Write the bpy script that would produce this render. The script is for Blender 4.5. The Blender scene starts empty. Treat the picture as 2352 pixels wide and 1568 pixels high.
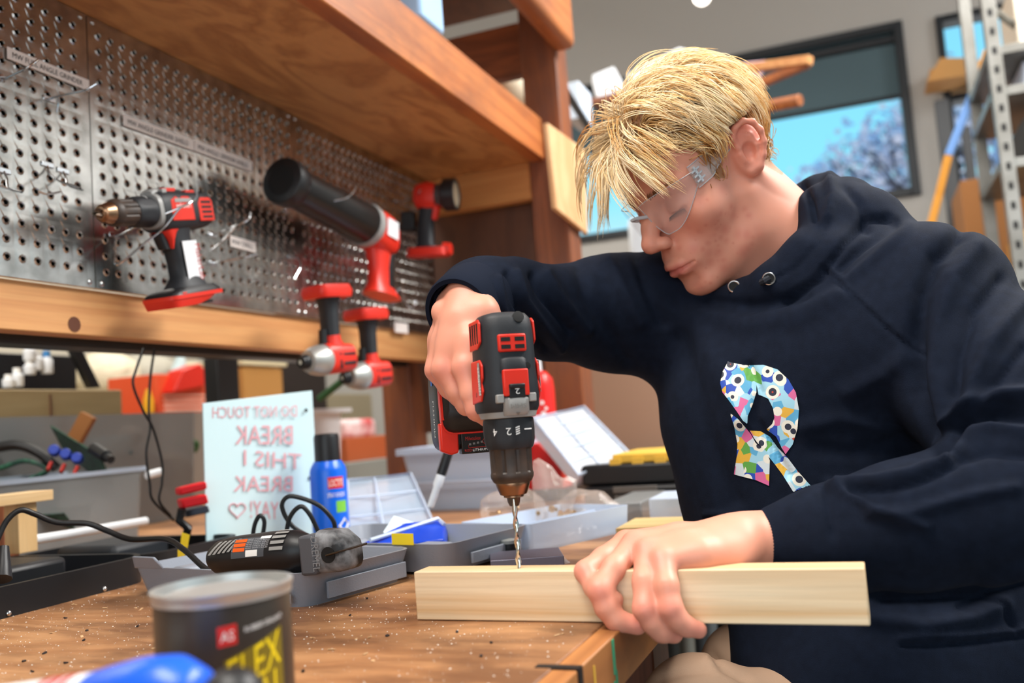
import bpy, math, random
import numpy as np
from mathutils import Vector, Matrix
from mathutils.bvhtree import BVHTree

# ------------------------------------------------------------------ camera, sky, lights, exposure
SC = bpy.context.scene
COL = SC.collection
FPX = 2100.0                                   # focal length in pixels of the 2352 x 1568 frame
CAM = np.array([0.0, 0.0, 1.10])
def cam_axes(yaw, pit, rol):
    yaw, pit, rol = (math.radians(a) for a in (yaw, pit, rol))
    F = np.array([-math.sin(yaw) * math.cos(pit), math.cos(yaw) * math.cos(pit), math.sin(pit)])
    r = np.array([math.cos(yaw), math.sin(yaw), 0.0]); u = np.cross(r, F)
    return np.array([r * math.cos(rol) + u * math.sin(rol), -r * math.sin(rol) + u * math.cos(rol), F])
AX = cam_axes(21.0, 4.87, -4.22)
cd = bpy.data.cameras.new('camera'); cam = bpy.data.objects.new('camera', cd); COL.objects.link(cam)
mw = Matrix.Identity(4)
for i in range(3):
    mw[i][0] = AX[0][i]; mw[i][1] = AX[1][i]; mw[i][2] = -AX[2][i]; mw[i][3] = CAM[i]
cam.matrix_world = mw
cd.sensor_width = 36.0; cd.lens = 36.0 * FPX / 2352; cd.clip_start = 0.02; cd.clip_end = 200
cd.dof.use_dof = True; cd.dof.focus_distance = 0.97; cd.dof.aperture_fstop = 3.6
SC.camera = cam
SC.view_settings.view_transform = 'Standard'; SC.view_settings.look = 'None'
SC.view_settings.gamma = 1.0; SC.view_settings.use_curve_mapping = False
SC.view_settings.exposure = -0.08

def lin(c):
    return tuple(((v / 255) / 12.92 if v <= 10 else (((v / 255) + 0.055) / 1.055) ** 2.4) for v in c)
W = bpy.data.worlds.new('sky'); SC.world = W; W.use_nodes = True
nt = W.node_tree; bg = nt.nodes['Background']
tcn = nt.nodes.new('ShaderNodeTexCoord'); sp = nt.nodes.new('ShaderNodeSeparateXYZ'); cr = nt.nodes.new('ShaderNodeValToRGB')
nt.links.new(tcn.outputs['Generated'], sp.inputs[0]); nt.links.new(sp.outputs['Z'], cr.inputs[0])
cr.color_ramp.elements[0].position = 0.0; cr.color_ramp.elements[0].color = (0.95, 0.98, 1.0, 1)
cr.color_ramp.elements[1].position = 0.6; cr.color_ramp.elements[1].color = (0.16, 0.52, 0.98, 1)
e = cr.color_ramp.elements.new(0.23); e.color = (0.27, 0.80, 1.0, 1)
e = cr.color_ramp.elements.new(0.12); e.color = (0.78, 0.92, 1.0, 1)
nt.links.new(cr.outputs[0], bg.inputs[0]); bg.inputs[1].default_value = 1.15

def area(name, loc, target, size, power, color, sy=None):
    l = bpy.data.lights.new(name, 'AREA'); l.energy = power; l.color = color; l.size = size
    if sy: l.shape = 'RECTANGLE'; l.size_y = sy
    o = bpy.data.objects.new(name, l); COL.objects.link(o); o.location = loc
    o.rotation_euler = (Vector(target) - Vector(loc)).to_track_quat('-Z', 'Y').to_euler()
    return o
# fluorescent ceiling rows of the shop, an added lamp washing the white door, and the daylight of the tall roll-up door behind the photographer
area('ceiling_tube_light_near', (-0.9, 0.1, 3.3), (-0.7, 0.8, 0.9), 2.4, 120, (1.0, 0.95, 0.88), 0.7)
area('ceiling_tube_light_far', (1.3, 2.2, 3.35), (0.2, 1.2, 1.0), 2.4, 190, (1.0, 0.97, 0.93), 0.9)
area('ceiling_tube_light_back', (-1.9, 3.4, 3.3), (-1.7, 2.6, 0.9), 1.8, 62, (1.0, 0.94, 0.85), 0.7)
area('added_door_wash_light', (3.0, 3.9, 3.6), (3.1, 5.0, 2.0), 2.0, 70, (1.0, 0.98, 0.95), 0.4)  # added lamp, brightens the unseen white door it faces
area('daylight_from_door', (0.6, -3.4, 1.9), (-0.3, 1.0, 1.0), 3.2, 58, (0.92, 0.97, 1.0), 2.6)

# ------------------------------------------------------------------ helpers
def ray(x, y): return (x - 1176) / FPX * AX[0] - (y - 784) / FPX * AX[1] + AX[2]
def U(x, y, d): return CAM + ray(x, y) * d
def onx(x, y, v): r = ray(x, y); return CAM + r * ((v - CAM[0]) / r[0])
def ony(x, y, v): r = ray(x, y); return CAM + r * ((v - CAM[1]) / r[1])
def onz(x, y, v): r = ray(x, y); return CAM + r * ((v - CAM[2]) / r[2])
def proj(P):
    q = (np.asarray(P) - CAM) @ AX.T
    return np.stack([1176 + FPX * q[..., 0] / q[..., 2], 784 - FPX * q[..., 1] / q[..., 2], q[..., 2]], -1)
V = lambda *a: np.array(a, float)
def nrm(v): v = np.asarray(v, float); return v / (np.linalg.norm(v) + 1e-12)
RND = random.Random(7); NPR = np.random.default_rng(7)
BZ = 0.915                                     # bench top
ORG = {}                                       # world origin of every object by name

MATS = {}
def mat(name, rgb, rough=0.5, metal=0.0, vary=None, bump=None, trans=0.0, ior=1.45, alpha=1.0, coat=0.0, emit=None, sheen=0.0, sss=0.0, attr=None, vstretch=(1, 1, 1), spec=0.5):
    if name in MATS: return MATS[name]
    m = bpy.data.materials.new(name); m.use_nodes = True; n = m.node_tree; b = n.nodes['Principled BSDF']
    c = lin(rgb) + (1,)
    b.inputs['Base Color'].default_value = c; b.inputs['Roughness'].default_value = rough; b.inputs['Metallic'].default_value = metal
    b.inputs['Transmission Weight'].default_value = trans; b.inputs['IOR'].default_value = ior; b.inputs['Alpha'].default_value = alpha
    b.inputs['Coat Weight'].default_value = coat; b.inputs['Sheen Weight'].default_value = sheen
    b.inputs['Specular IOR Level'].default_value = spec
    if sss:
        b.inputs['Subsurface Weight'].default_value = sss; b.inputs['Subsurface Radius'].default_value = (0.012, 0.005, 0.003); b.inputs['Subsurface Scale'].default_value = 1.0
    if emit:
        b.inputs['Emission Color'].default_value = lin(emit[0]) + (1,); b.inputs['Emission Strength'].default_value = emit[1]
    if vary or bump:
        tc = n.nodes.new('ShaderNodeTexCoord'); mp = n.nodes.new('ShaderNodeMapping'); mp.inputs['Scale'].default_value = vstretch
        n.links.new(tc.outputs['Object'], mp.inputs[0])
    if vary:                                    # (scale, second colour, contrast)
        nz = n.nodes.new('ShaderNodeTexNoise'); nz.inputs['Scale'].default_value = vary[0]; nz.inputs['Detail'].default_value = 6
        n.links.new(mp.outputs[0], nz.inputs['Vector'])
        rp = n.nodes.new('ShaderNodeValToRGB'); k = vary[2]
        rp.color_ramp.elements[0].position = 0.5 - k; rp.color_ramp.elements[1].position = 0.5 + k
        rp.color_ramp.elements[0].color = c; rp.color_ramp.elements[1].color = lin(vary[1]) + (1,)
        n.links.new(nz.outputs['Fac'], rp.inputs[0]); n.links.new(rp.outputs[0], b.inputs['Base Color'])
    if attr:
        at = n.nodes.new('ShaderNodeVertexColor'); at.layer_name = attr; n.links.new(at.outputs[0], b.inputs['Base Color'])
    if bump:
        nb = n.nodes.new('ShaderNodeTexNoise'); nb.inputs['Scale'].default_value = bump[0]; nb.inputs['Detail'].default_value = 4
        n.links.new(mp.outputs[0], nb.inputs['Vector'])
        bp = n.nodes.new('ShaderNodeBump'); bp.inputs['Strength'].default_value = bump[1]; bp.inputs['Distance'].default_value = bump[2] if len(bump) > 2 else 0.001
        n.links.new(nb.outputs['Fac'], bp.inputs['Height']); n.links.new(bp.outputs[0], b.inputs['Normal'])
    MATS[name] = m; return m

def wood(name, c1, c2, axis='Y', scale=9.0, rough=0.5, rings=0.35, dark=None, stretch=0.06, dist=3.0):
    """grain runs along axis"""
    if name in MATS: return MATS[name]
    m = bpy.data.materials.new(name); m.use_nodes = True; n = m.node_tree; b = n.nodes['Principled BSDF']; b.inputs['Roughness'].default_value = rough
    tc = n.nodes.new('ShaderNodeTexCoord'); mp = n.nodes.new('ShaderNodeMapping')
    s = [1, 1, 1]; s['XYZ'.index(axis)] = stretch; mp.inputs['Scale'].default_value = s
    n.links.new(tc.outputs['Object'], mp.inputs[0])
    nz = n.nodes.new('ShaderNodeTexNoise'); nz.inputs['Scale'].default_value = scale; nz.inputs['Detail'].default_value = 5; nz.inputs['Distortion'].default_value = dist * 0.3
    n.links.new(mp.outputs[0], nz.inputs['Vector'])
    mu = n.nodes.new('ShaderNodeMath'); mu.operation = 'MULTIPLY'; mu.inputs[1].default_value = 5.0
    n.links.new(nz.outputs['Fac'], mu.inputs[0])
    fr = n.nodes.new('ShaderNodeMath'); fr.operation = 'PINGPONG'; fr.inputs[1].default_value = 0.5; n.links.new(mu.outputs[0], fr.inputs[0])
    rp = n.nodes.new('ShaderNodeValToRGB'); rp.color_ramp.elements[0].color = lin(c1) + (1,); rp.color_ramp.elements[1].color = lin(c2) + (1,)
    rp.color_ramp.elements[0].position = 0.5 - rings; rp.color_ramp.elements[1].position = 0.5 + rings
    ad = n.nodes.new('ShaderNodeMath'); ad.operation = 'MULTIPLY_ADD'; ad.inputs[1].default_value = 1.2; ad.inputs[2].default_value = 0.1
    n.links.new(fr.outputs[0], ad.inputs[0]); n.links.new(ad.outputs[0], rp.inputs[0])
    fine = n.nodes.new('ShaderNodeTexNoise'); fine.inputs['Scale'].default_value = scale * 14; fine.inputs['Detail'].default_value = 3
    n.links.new(mp.outputs[0], fine.inputs['Vector'])
    mx = n.nodes.new('ShaderNodeMixRGB'); mx.blend_type = 'MULTIPLY'; mx.inputs[0].default_value = 0.22
    n.links.new(rp.outputs[0], mx.inputs[1]); n.links.new(fine.outputs['Fac'], mx.inputs[2])
    out = mx
    if dark:                                    # old stains: (colour, scale, amount)
        st = n.nodes.new('ShaderNodeTexNoise'); st.inputs['Scale'].default_value = dark[1]; st.inputs['Detail'].default_value = 7; st.inputs['Roughness'].default_value = 0.65
        mp3 = n.nodes.new('ShaderNodeMapping'); mp3.inputs['Scale'].default_value = [1 if q != axis else .4 for q in 'XYZ']; n.links.new(tc.outputs['Object'], mp3.inputs[0]); n.links.new(mp3.outputs[0], st.inputs['Vector'])
        sr = n.nodes.new('ShaderNodeValToRGB'); sr.color_ramp.elements[0].position = 0.46; sr.color_ramp.elements[1].position = 0.62
        n.links.new(st.outputs['Fac'], sr.inputs[0])
        mm = n.nodes.new('ShaderNodeMath'); mm.operation = 'MULTIPLY'; mm.inputs[1].default_value = dark[2]; n.links.new(sr.outputs[0], mm.inputs[0])
        m2 = n.nodes.new('ShaderNodeMixRGB'); m2.inputs[2].default_value = lin(dark[0]) + (1,)
        n.links.new(mm.outputs[0], m2.inputs[0]); n.links.new(mx.outputs[0], m2.inputs[1]); out = m2
    n.links.new(out.outputs[0], b.inputs['Base Color'])
    bp = n.nodes.new('ShaderNodeBump'); bp.inputs['Strength'].default_value = 0.25; bp.inputs['Distance'].default_value = 0.001
    n.links.new(fine.outputs['Fac'], bp.inputs['Height']); n.links.new(bp.outputs[0], b.inputs['Normal'])
    MATS[name] = m; return m

def basis(d):
    d = nrm(d); t = V(0, 0, 1) if abs(d[2]) < 0.9 else V(1, 0, 0)
    a = nrm(np.cross(t, d)); return a, np.cross(d, a), d

class MB:
    def __init__(s): s.v = []; s.f = []; s.n = 0
    def add(s, v, f):
        v = np.asarray(v, float).reshape(-1, 3); s.v.append(v); s.f += [tuple(int(i) + s.n for i in q) for q in f]; s.n += len(v); return s
    def obox(s, o, a, b, c):
        o, a, b, c = (np.asarray(q, float) for q in (o, a, b, c))
        if np.dot(np.cross(a, b), c) < 0: a, b = b, a
        return s.add([o, o + a, o + a + b, o + b, o + c, o + a + c, o + a + b + c, o + b + c],
                     [(0, 3, 2, 1), (4, 5, 6, 7), (0, 1, 5, 4), (1, 2, 6, 5), (2, 3, 7, 6), (3, 0, 4, 7)])
    def box(s, lo, hi):
        lo = V(*lo); hi = V(*hi); d = hi - lo
        return s.obox(lo, V(d[0], 0, 0), V(0, d[1], 0), V(0, 0, d[2]))
    def cbox(s, c, ax, sz):
        c = np.asarray(c, float); a = [np.asarray(ax[i], float) * sz[i] for i in range(3)]
        return s.obox(c - (a[0] + a[1] + a[2]) / 2, *a)
    def tube(s, pts, r, n=8, closed=False, cap=True):
        pts = np.asarray(pts, float); m = len(pts); r = np.broadcast_to(np.asarray(r, float), (m,))
        tan = np.gradient(pts, axis=0)
        if closed: tan = np.roll(pts, -1, 0) - np.roll(pts, 1, 0)
        a, b, _ = basis(tan[0]); vs = []
        for i in range(m):
            t = nrm(tan[i]); a = nrm(a - t * np.dot(a, t)); b = np.cross(t, a)
            for k in range(n):
                q = 2 * math.pi * k / n; vs.append(pts[i] + r[i] * (math.cos(q) * a + math.sin(q) * b))
        fs = []
        for i in range(m if closed else m - 1):
            j = (i + 1) % m
            for k in range(n):
                l = (k + 1) % n; fs.append((i * n + k, i * n + l, j * n + l, j * n + k))
        if cap and not closed: fs.append(tuple(range(n - 1, -1, -1))); fs.append(tuple((m - 1) * n + k for k in range(n)))
        return s.add(vs, fs)
    def cyl(s, p, q, r, r2=None, n=16): return s.tube([p, q], [r, r if r2 is None else r2], n)
    def lathe(s, prof, o, axis, n=32, a=None):
        """prof: (radius, height) pairs along axis from o"""
        A, B, D = basis(axis)
        if a is not None: A = nrm(a); B = np.cross(D, A)
        o = np.asarray(o, float); vs = []; fs = []; m = len(prof)
        for (r, h) in prof:
            for k in range(n):
                q = 2 * math.pi * k / n; vs.append(o + D * h + max(r, 1e-5) * (math.cos(q) * A + math.sin(q) * B))
        for i in range(m - 1):
            for k in range(n):
                l = (k + 1) % n; fs.append((i * n + k, i * n + l, (i + 1) * n + l, (i + 1) * n + k))
        fs.append(tuple(range(n - 1, -1, -1))); fs.append(tuple((m - 1) * n + k for k in range(n)))
        return s.add(vs, fs)
    def prism(s, poly, vec):
        poly = np.asarray(poly, float); vec = np.asarray(vec, float); n = len(poly)
        nn = sum(np.cross(poly[i] - poly[0], poly[(i + 1) % n] - poly[0]) for i in range(n))
        if np.dot(nn, vec) < 0: poly = poly[::-1]
        fs = [tuple(range(n - 1, -1, -1)), tuple(range(n, 2 * n))] + [(i, (i + 1) % n, n + (i + 1) % n, n + i) for i in range(n)]
        return s.add(np.concatenate([poly, poly + vec]), fs)
    def ball(s, c, r, n=16, ax=None):
        r = np.broadcast_to(np.asarray(r, float), (3,)); ax = np.eye(3) if ax is None else np.asarray(ax, float); m = n // 2; vs = []; fs = []
        for i in range(m + 1):
            t = math.pi * i / m
            for k in range(n):
                q = 2 * math.pi * k / n; l = V(math.sin(t) * math.cos(q), math.sin(t) * math.sin(q), math.cos(t)) * r
                vs.append(np.asarray(c) + l @ ax)
        for i in range(m):
            for k in range(n):
                l = (k + 1) % n; fs.append((i * n + k, (i + 1) * n + k, (i + 1) * n + l, i * n + l))
        return s.add(vs, fs)
    def loft(s, rings, cap=True):
        n = len(rings[0]); vs = np.concatenate([np.asarray(r, float) for r in rings]); fs = []
        for i in range(len(rings) - 1):
            for k in range(n):
                l = (k + 1) % n; fs.append((i * n + k, i * n + l, (i + 1) * n + l, (i + 1) * n + k))
        if cap: fs.append(tuple(range(n - 1, -1, -1))); fs.append(tuple((len(rings) - 1) * n + k for k in range(n)))
        return s.add(vs, fs)
    def sheet(s, fn, nu, nv):
        vs = [fn(i / nu, j / nv) for j in range(nv + 1) for i in range(nu + 1)]
        fs = [(j * (nu + 1) + i, j * (nu + 1) + i + 1, (j + 1) * (nu + 1) + i + 1, (j + 1) * (nu + 1) + i) for j in range(nv) for i in range(nu)]
        return s.add(vs, fs)
    def build(s, name, m, parent=None, bevel=0, smooth=40, solid=0, seg=2):
        v = np.concatenate(s.v)
        if parent is None: o = np.array([(v[:, 0].min() + v[:, 0].max()) / 2, (v[:, 1].min() + v[:, 1].max()) / 2, v[:, 2].min()])
        else: o = ORG[parent.name]
        me = bpy.data.meshes.new(name); me.from_pydata((v - o).tolist(), [], s.f); me.update()
        if smooth:
            me.polygons.foreach_set('use_smooth', [True] * len(me.polygons)); me.set_sharp_from_angle(angle=math.radians(smooth))
        ob = bpy.data.objects.new(name, me); COL.objects.link(ob)
        if m: me.materials.append(m)
        if parent is None: ob.location = o
        else: ob.parent = parent
        ORG[ob.name] = o
        if solid:
            md = ob.modifiers.new('thickness', 'SOLIDIFY'); md.thickness = solid; md.offset = -1
        if bevel:
            md = ob.modifiers.new('edges', 'BEVEL'); md.width = bevel; md.segments = seg; md.limit_method = 'ANGLE'; md.angle_limit = math.radians(35); md.harden_normals = False
        return ob

def tag(o, label, cat, group=None):
    o['label'] = label; o['category'] = cat
    if group: o['group'] = group
    return o
def thing(name, label, cat, loc, group=None):
    o = bpy.data.objects.new(name, None); COL.objects.link(o); o.location = loc; o.empty_display_size = 0.02
    ORG[o.name] = np.asarray(loc, float); return tag(o, label, cat, group)
def struct(o): o['kind'] = 'structure'; return o
def spline(pts, n=24, closed=False):
    """Catmull-Rom through pts"""
    P = np.asarray(pts, float); m = len(P); out = []; segs = m if closed else m - 1
    for i in range(segs):
        p0 = P[(i - 1) % m] if closed or i > 0 else 2 * P[0] - P[1]
        p1 = P[i]; p2 = P[(i + 1) % m]
        p3 = P[(i + 2) % m] if closed or i + 2 < m else 2 * P[-1] - P[-2]
        for k in range(n):
            t = k / n
            out.append(0.5 * (2 * p1 + (p2 - p0) * t + (2 * p0 - 5 * p1 + 4 * p2 - p3) * t * t + (3 * p1 - p0 - 3 * p2 + p3) * t ** 3))
    if not closed: out.append(P[-1])
    return np.array(out)
_txt = {}
def glyphs(s):
    """flat mesh of a line of text, height 1 (cap), starting at 0: verts Nx2, faces"""
    if s not in _txt:
        cu = bpy.data.curves.new('t', 'FONT'); cu.body = s; cu.size = 1.0; cu.resolution_u = 2; cu.fill_mode = 'FRONT'
        ob = bpy.data.objects.new('t', cu); COL.objects.link(ob)
        dg = bpy.context.evaluated_depsgraph_get(); me = bpy.data.meshes.new_from_object(ob.evaluated_get(dg))
        v = np.array([p.co[:2] for p in me.vertices]); f = [tuple(p.vertices) for p in me.polygons]
        v[:, 0] -= v[:, 0].min(); v /= 0.7
        bpy.data.objects.remove(ob); bpy.data.meshes.remove(me); bpy.data.curves.remove(cu)
        _txt[s] = (v, f)
    return _txt[s]
def text(mb, s, o, x, y, width, height, lift=0.0003, fn=None):
    """lettering s in a width x height field, bottom-left corner o, along unit x, up unit y; or mapped by fn(u,v)"""
    v, f = glyphs(s); w = v[:, 0].max(); q = v.copy(); q[:, 0] *= width / w; q[:, 1] *= height
    if fn: P = np.array([fn(a, b) for a, b in q])
    else:
        x = np.asarray(x, float); y = np.asarray(y, float); P = np.asarray(o) + q[:, :1] * x + q[:, 1:] * y + np.cross(x, y) * lift
    return mb.add(P, f)
EX, EY, EZ = V(1, 0, 0), V(0, 1, 0), V(0, 0, 1)

# ------------------------------------------------------------------ materials used in several places
m_black = mat('black_plastic', (20, 21, 24), 0.42, bump=(900, 0.08))
m_rubber = mat('black_rubber', (30, 33, 38), 0.55, bump=(700, 0.12))
m_red = mat('red_plastic', (214, 44, 28), 0.38)
m_grey = mat('grey_plastic', (150, 150, 148), 0.42)
m_steel = mat('bright_steel', (200, 200, 200), 0.25, 1.0)
m_wire = mat('zinc_wire', (205, 208, 212), 0.22, 1.0)
m_white = mat('white_plastic', (225, 228, 232), 0.45)
m_cord = mat('black_cord', (16, 16, 18), 0.45)
m_galv = mat('galvanised_steel', (206, 204, 200), 0.24, 1.0, vary=(28, (160, 158, 154), 0.2), bump=(60, 0.10))
m_stain = wood('stained_timber', (200, 122, 64), (168, 92, 44), 'Y', 14, 0.45, dark=((122, 74, 50), 6, 0.6))
m_stainz = wood('stained_timber_upright', (150, 86, 50), (112, 62, 36), 'Z', 14, 0.45, dark=((96, 62, 54), 7, 0.6))
m_stainx = wood('stained_timber_cross', (150, 84, 46), (108, 56, 30), 'X', 14, 0.45, dark=((60, 32, 20), 7, 0.6))
m_fir = wood('fir_beam', (224, 164, 104), (204, 138, 82), 'Y', 12, 0.55)
m_firx = wood('fir_cleat', (214, 150, 84), (196, 128, 66), 'X', 12, 0.55)
m_ply = wood('plywood_underside', (206, 148, 88), (170, 112, 60), 'Y', 6, 0.55, stretch=0.3, dist=6, rings=.25)
m_brownply = wood('dark_plywood', (104, 66, 44), (84, 52, 36), 'Z', 6, 0.6, stretch=0.3)
m_pine = wood('pine_board', (246, 222, 186), (218, 172, 116), 'X', 17, 0.5, stretch=0.03, dist=1.2)
m_pinez = wood('pine_block', (236, 200, 148), (222, 178, 120), 'Z', 14, 0.5)
m_bench = wood('worn_bench_top', (196, 144, 98), (156, 104, 64), 'X', 9, 0.45, stretch=0.2, dark=((98, 62, 38), 7, 0.85))
m_benchf = wood('bench_fascia', (178, 116, 62), (150, 92, 46), 'Y', 8, 0.5, dark=((96, 60, 34), 9, 0.6))

# ------------------------------------------------------------------ the room
m_wall = mat('grey_wall_paint', (176, 174, 170), 0.85, bump=(140, 0.1))
m_beige = mat('beige_wall_paint', (214, 206, 188), 0.85, bump=(140, 0.1))
m_frame = mat('black_window_frame', (22, 28, 34), 0.4)
m_glass = mat('window_glass', (255, 255, 255), 0.0, trans=1.0, ior=1.0, spec=0.0)
m_blind = mat('grey_roller_blind', (84, 104, 112), 0.8, bump=(900, 0.3), spec=0.1)
YB = 5.0; Z1 = 1.10
b = MB(); b.box((-4.2, -4.0, -0.1), (4.2, YB, 0.0)); struct(b.build('floor', mat('concrete_floor', (120, 118, 114), 0.6, vary=(3, (98, 96, 92), 0.2))))
b = MB(); b.box((-4.2, -4.0, 3.95), (4.2, YB + 0.2, 4.05)); struct(b.build('ceiling', mat('ceiling_paint', (205, 205, 203), 0.9)))
b = MB(); b.box((-4.3, -4.0, 0), (-4.2, YB, 3.95)); struct(b.build('wall_left', m_beige))
b = MB(); b.box((-4.2, -4.1, 0), (-1.6, -4.0, 3.95)); b.box((2.4, -4.1, 0), (4.2, -4.0, 3.95)); b.box((-1.6, -4.1, 3.0), (2.4, -4.0, 3.95)); struct(b.build('wall_front', m_wall))
b = MB(); b.box((4.2, -4.0, 0), (4.3, YB, .75)); b.box((4.2, -4.0, 3.3), (4.3, YB, 3.95)); b.box((4.2, -4.0, .75), (4.3, -1.0, 3.3)); b.box((4.2, 4.7, .75), (4.3, YB, 3.3)); struct(b.build('wall_right', m_wall))
b = MB()
for y in np.linspace(-1.0, 4.66, 5): b.box((4.2, y, .75), (4.28, y + .04, 3.3))
for z in (.75, 2.0, 3.26): b.box((4.2, -1.0, z), (4.28, 4.7, z + .04))
struct(b.build('added_window', m_frame))  # unseen window band, added to let sky light in from the right
b = MB(); b.box((1.9, YB + .06, 0), (4.2, YB + .1, 3.3)); reflector = struct(b.build('reflector_door', mat('reflector_white', (238, 240, 242), .5)))  # unseen white door, added as a bright reflector for the pegboard
for k in range(11): b = MB(); b.box((1.93, YB + .03, .02 + k * .3), (4.17, YB + .06, .29 + k * .3)); b.build('slat', mat('reflector_white', (238, 240, 242), .5), reflector, bevel=.008)
# back wall with two window openings
wx0, wx1, wz0, wz1 = -1.55, 0.345, Z1 + 0.975, Z1 + 1.885
vx0, vx1, vz0, vz1 = 0.495, 1.15, Z1 + 0.66, Z1 + 1.865
b = MB()
b.box((-4.2, YB, 0), (wx0, YB + 0.18, 3.95)); b.box((wx1, YB, 0), (vx0, YB + 0.18, 3.95)); b.box((vx1, YB, 0), (1.9, YB + 0.18, 3.95)); b.box((1.9, YB, 3.3), (4.2, YB + 0.18, 3.95))
b.box((wx0, YB, 0), (wx1, YB + 0.18, wz0)); b.box((wx0, YB, wz1), (wx1, YB + 0.18, 3.95))
b.box((vx0, YB, 0), (vx1, YB + 0.18, vz0)); b.box((vx0, YB, vz1), (vx1, YB + 0.18, 3.95))
struct(b.build('wall_back', m_wall))
def window(name, x0, x1, z0, z1, t, blind=None, rail=None):
    b = MB(); y0, y1 = YB - 0.02, YB + 0.1
    b.box((x0, y0, z0), (x0 + t, y1, z1)); b.box((x1 - t, y0, z0), (x1, y1, z1)); b.box((x0 + t, y0, z0), (x1 - t, y1, z0 + t)); b.box((x0 + t, y0, z1 - t), (x1 - t, y1, z1))
    if rail: b.box((x0 + t, y0, rail), (x1 - t, y1, rail + t))
    w = struct(b.build(name, m_frame, bevel=0.004))
    b = MB(); b.box((x0 + t, YB + 0.06, z0 + t), (x1 - t, YB + 0.066, z1 - t)); b.build('pane', m_glass, w)
    if blind:
        q = MB(); q.box((x0 + t, YB + 0.012, blind), (x1 - t, YB + 0.016, z1 - t)); bo = q.build('roller_blind', m_blind, w)
        q = MB(); q.cyl((x0 + t, YB + 0.014, blind), (x1 - t, YB + 0.014, blind), 0.012, n=10); q.build('hem_bar', m_frame, bo)
        q = MB(); q.cyl((x0 + t, YB + 0.022, z1 - t - 0.035), (x1 - t, YB + 0.022, z1 - t - 0.035), 0.03, n=14); q.build('blind_roll', m_frame, bo)
    return w
window('window_1', wx0, wx1, wz0, wz1, 0.045, blind=Z1 + 1.50)
window('window_2', vx0, vx1, vz0, vz1, 0.035, rail=Z1 + 1.42)
# tree in bloom outside
tr = thing('tree', 'pale blossoming tree outside the big black framed window', 'tree', (1.05, 11.5, 0))
b = MB(); rr = random.Random(3); tips = []
def branch(p, d, r, lv):
    L = (1.9, 1.15, 0.8, 0.55, 0.36)[lv]; q = p + nrm(d) * L
    b.tube([p, (p + q) / 2 + V(rr.uniform(-.05, .05), 0, rr.uniform(-.05, .05)), q], [r, r * 0.85, r * 0.7], 6)
    tips.append(q); tips.append((p + q) / 2)
    if lv < 4:
        for _ in range(4 if lv else 5):
            branch(q, nrm(d) + V(rr.uniform(-.8, .8), rr.uniform(-.8, .8), rr.uniform(-.35, .6)), r * 0.62, lv + 1)
branch(V(1.05, 11.5, 0), V(0, 0, 1), 0.07, 0)
b.build('trunk_and_branches', mat('bark', (86, 84, 92), 0.9), tr)
b = MB(); tp = np.array(tips[6:])
for i in range(4200):
    c = tp[rr.randrange(len(tp))] + V(rr.gauss(0, .13), rr.gauss(0, .13), rr.gauss(0, .13)); s = rr.uniform(.03, .07)
    a, e2, n2 = basis(V(rr.gauss(0, 1), rr.gauss(0, 1), rr.gauss(0, 1)))
    b.add([c - a * s, c + e2 * s * .8, c + a * s, c - e2 * s * .8], [(0, 1, 2, 3)])
o = b.build('blossom', mat('blossom', (214, 218, 236), 0.8), tr, smooth=0); o['kind'] = 'stuff'
# round pendant lamp glowing high in the room
lp = U(1612, -8, 3.6); pend = thing('pendant_lamp', 'small round white lamp glowing high above the boy', 'lamp', lp - V(0, 0, 0.05))
b = MB(); b.ball(lp, 0.035, 18); b.build('globe', mat('lamp_globe', (255, 250, 240), 0.3, emit=((255, 248, 235), 4.0)), pend)
b = MB(); b.lathe([(0.006, 0.03), (0.022, 0.032), (0.03, 0.05), (0.012, 0.075)], lp, EZ, 16); b.build('lamp_cap', m_grey, pend)
b = MB(); b.cyl(lp + V(0, 0, .07), V(lp[0], lp[1], 3.95), 0.003, n=6); b.build('cable', m_cord, pend)

# ------------------------------------------------------------------ the timber shelving and workbench
YE = 2.28
wb = thing('workbench', 'long wooden workbench with a worn, stained, dusty top', 'workbench', (-0.9, 1.1, 0))
b = MB(); b.box((-2.40, -0.6, BZ - 0.045), (-0.218 - 0.02, 3.30, BZ)); b.build('tabletop', m_bench, wb, bevel=0.002)
b = MB(); b.box((-0.238, 0.662, BZ - 0.046), (-0.218, 3.30, BZ - 0.0005)); b.build('fascia_board', m_benchf, wb, bevel=0.0015)
b = MB(); b.box((-0.238, -0.6, BZ - 0.046), (-0.218, 0.652, BZ - 0.0005)); b.build('fascia_board', m_benchf, wb, bevel=0.0015)
b = MB(); b.box((-0.252, 0.653, BZ - 0.046), (-0.217, 0.6615, BZ + 0.0006)); b.build('joint_strip', m_black, wb)
b = MB()
for (yy, w0, z0, z1) in ((0.748, 0.003, -0.03, -0.002), (0.752, 0.002, -0.046, -0.028), (0.745, 0.0022, -0.044, -0.035)):
    b.box((-0.2182, yy - w0, BZ + z0), (-0.2172, yy + w0, BZ + z1))
b.build('paint_drip', mat('green_paint', (60, 150, 110), 0.5), wb)
b = MB(); b.box((-0.2182, 0.690, BZ - 0.04), (-0.2174, 0.693, BZ - 0.008)); b.build('paint_drip', mat('yellow_paint', (214, 170, 60), 0.5), wb)
for x in (-0.33, -2.3):
    for y in (-0.5, 1.2, 3.2):
        b = MB(); b.box((x - .045, y - .045, 0), (x + .045, y + .045, BZ - .045)); b.build('leg', m_stainz, wb, bevel=0.003)
b = MB(); b.box((-1.9, -0.45, 0.25), (-0.55, 3.2, 0.275)); b.build('lower_shelf', m_brownply, wb, bevel=0.002)

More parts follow.
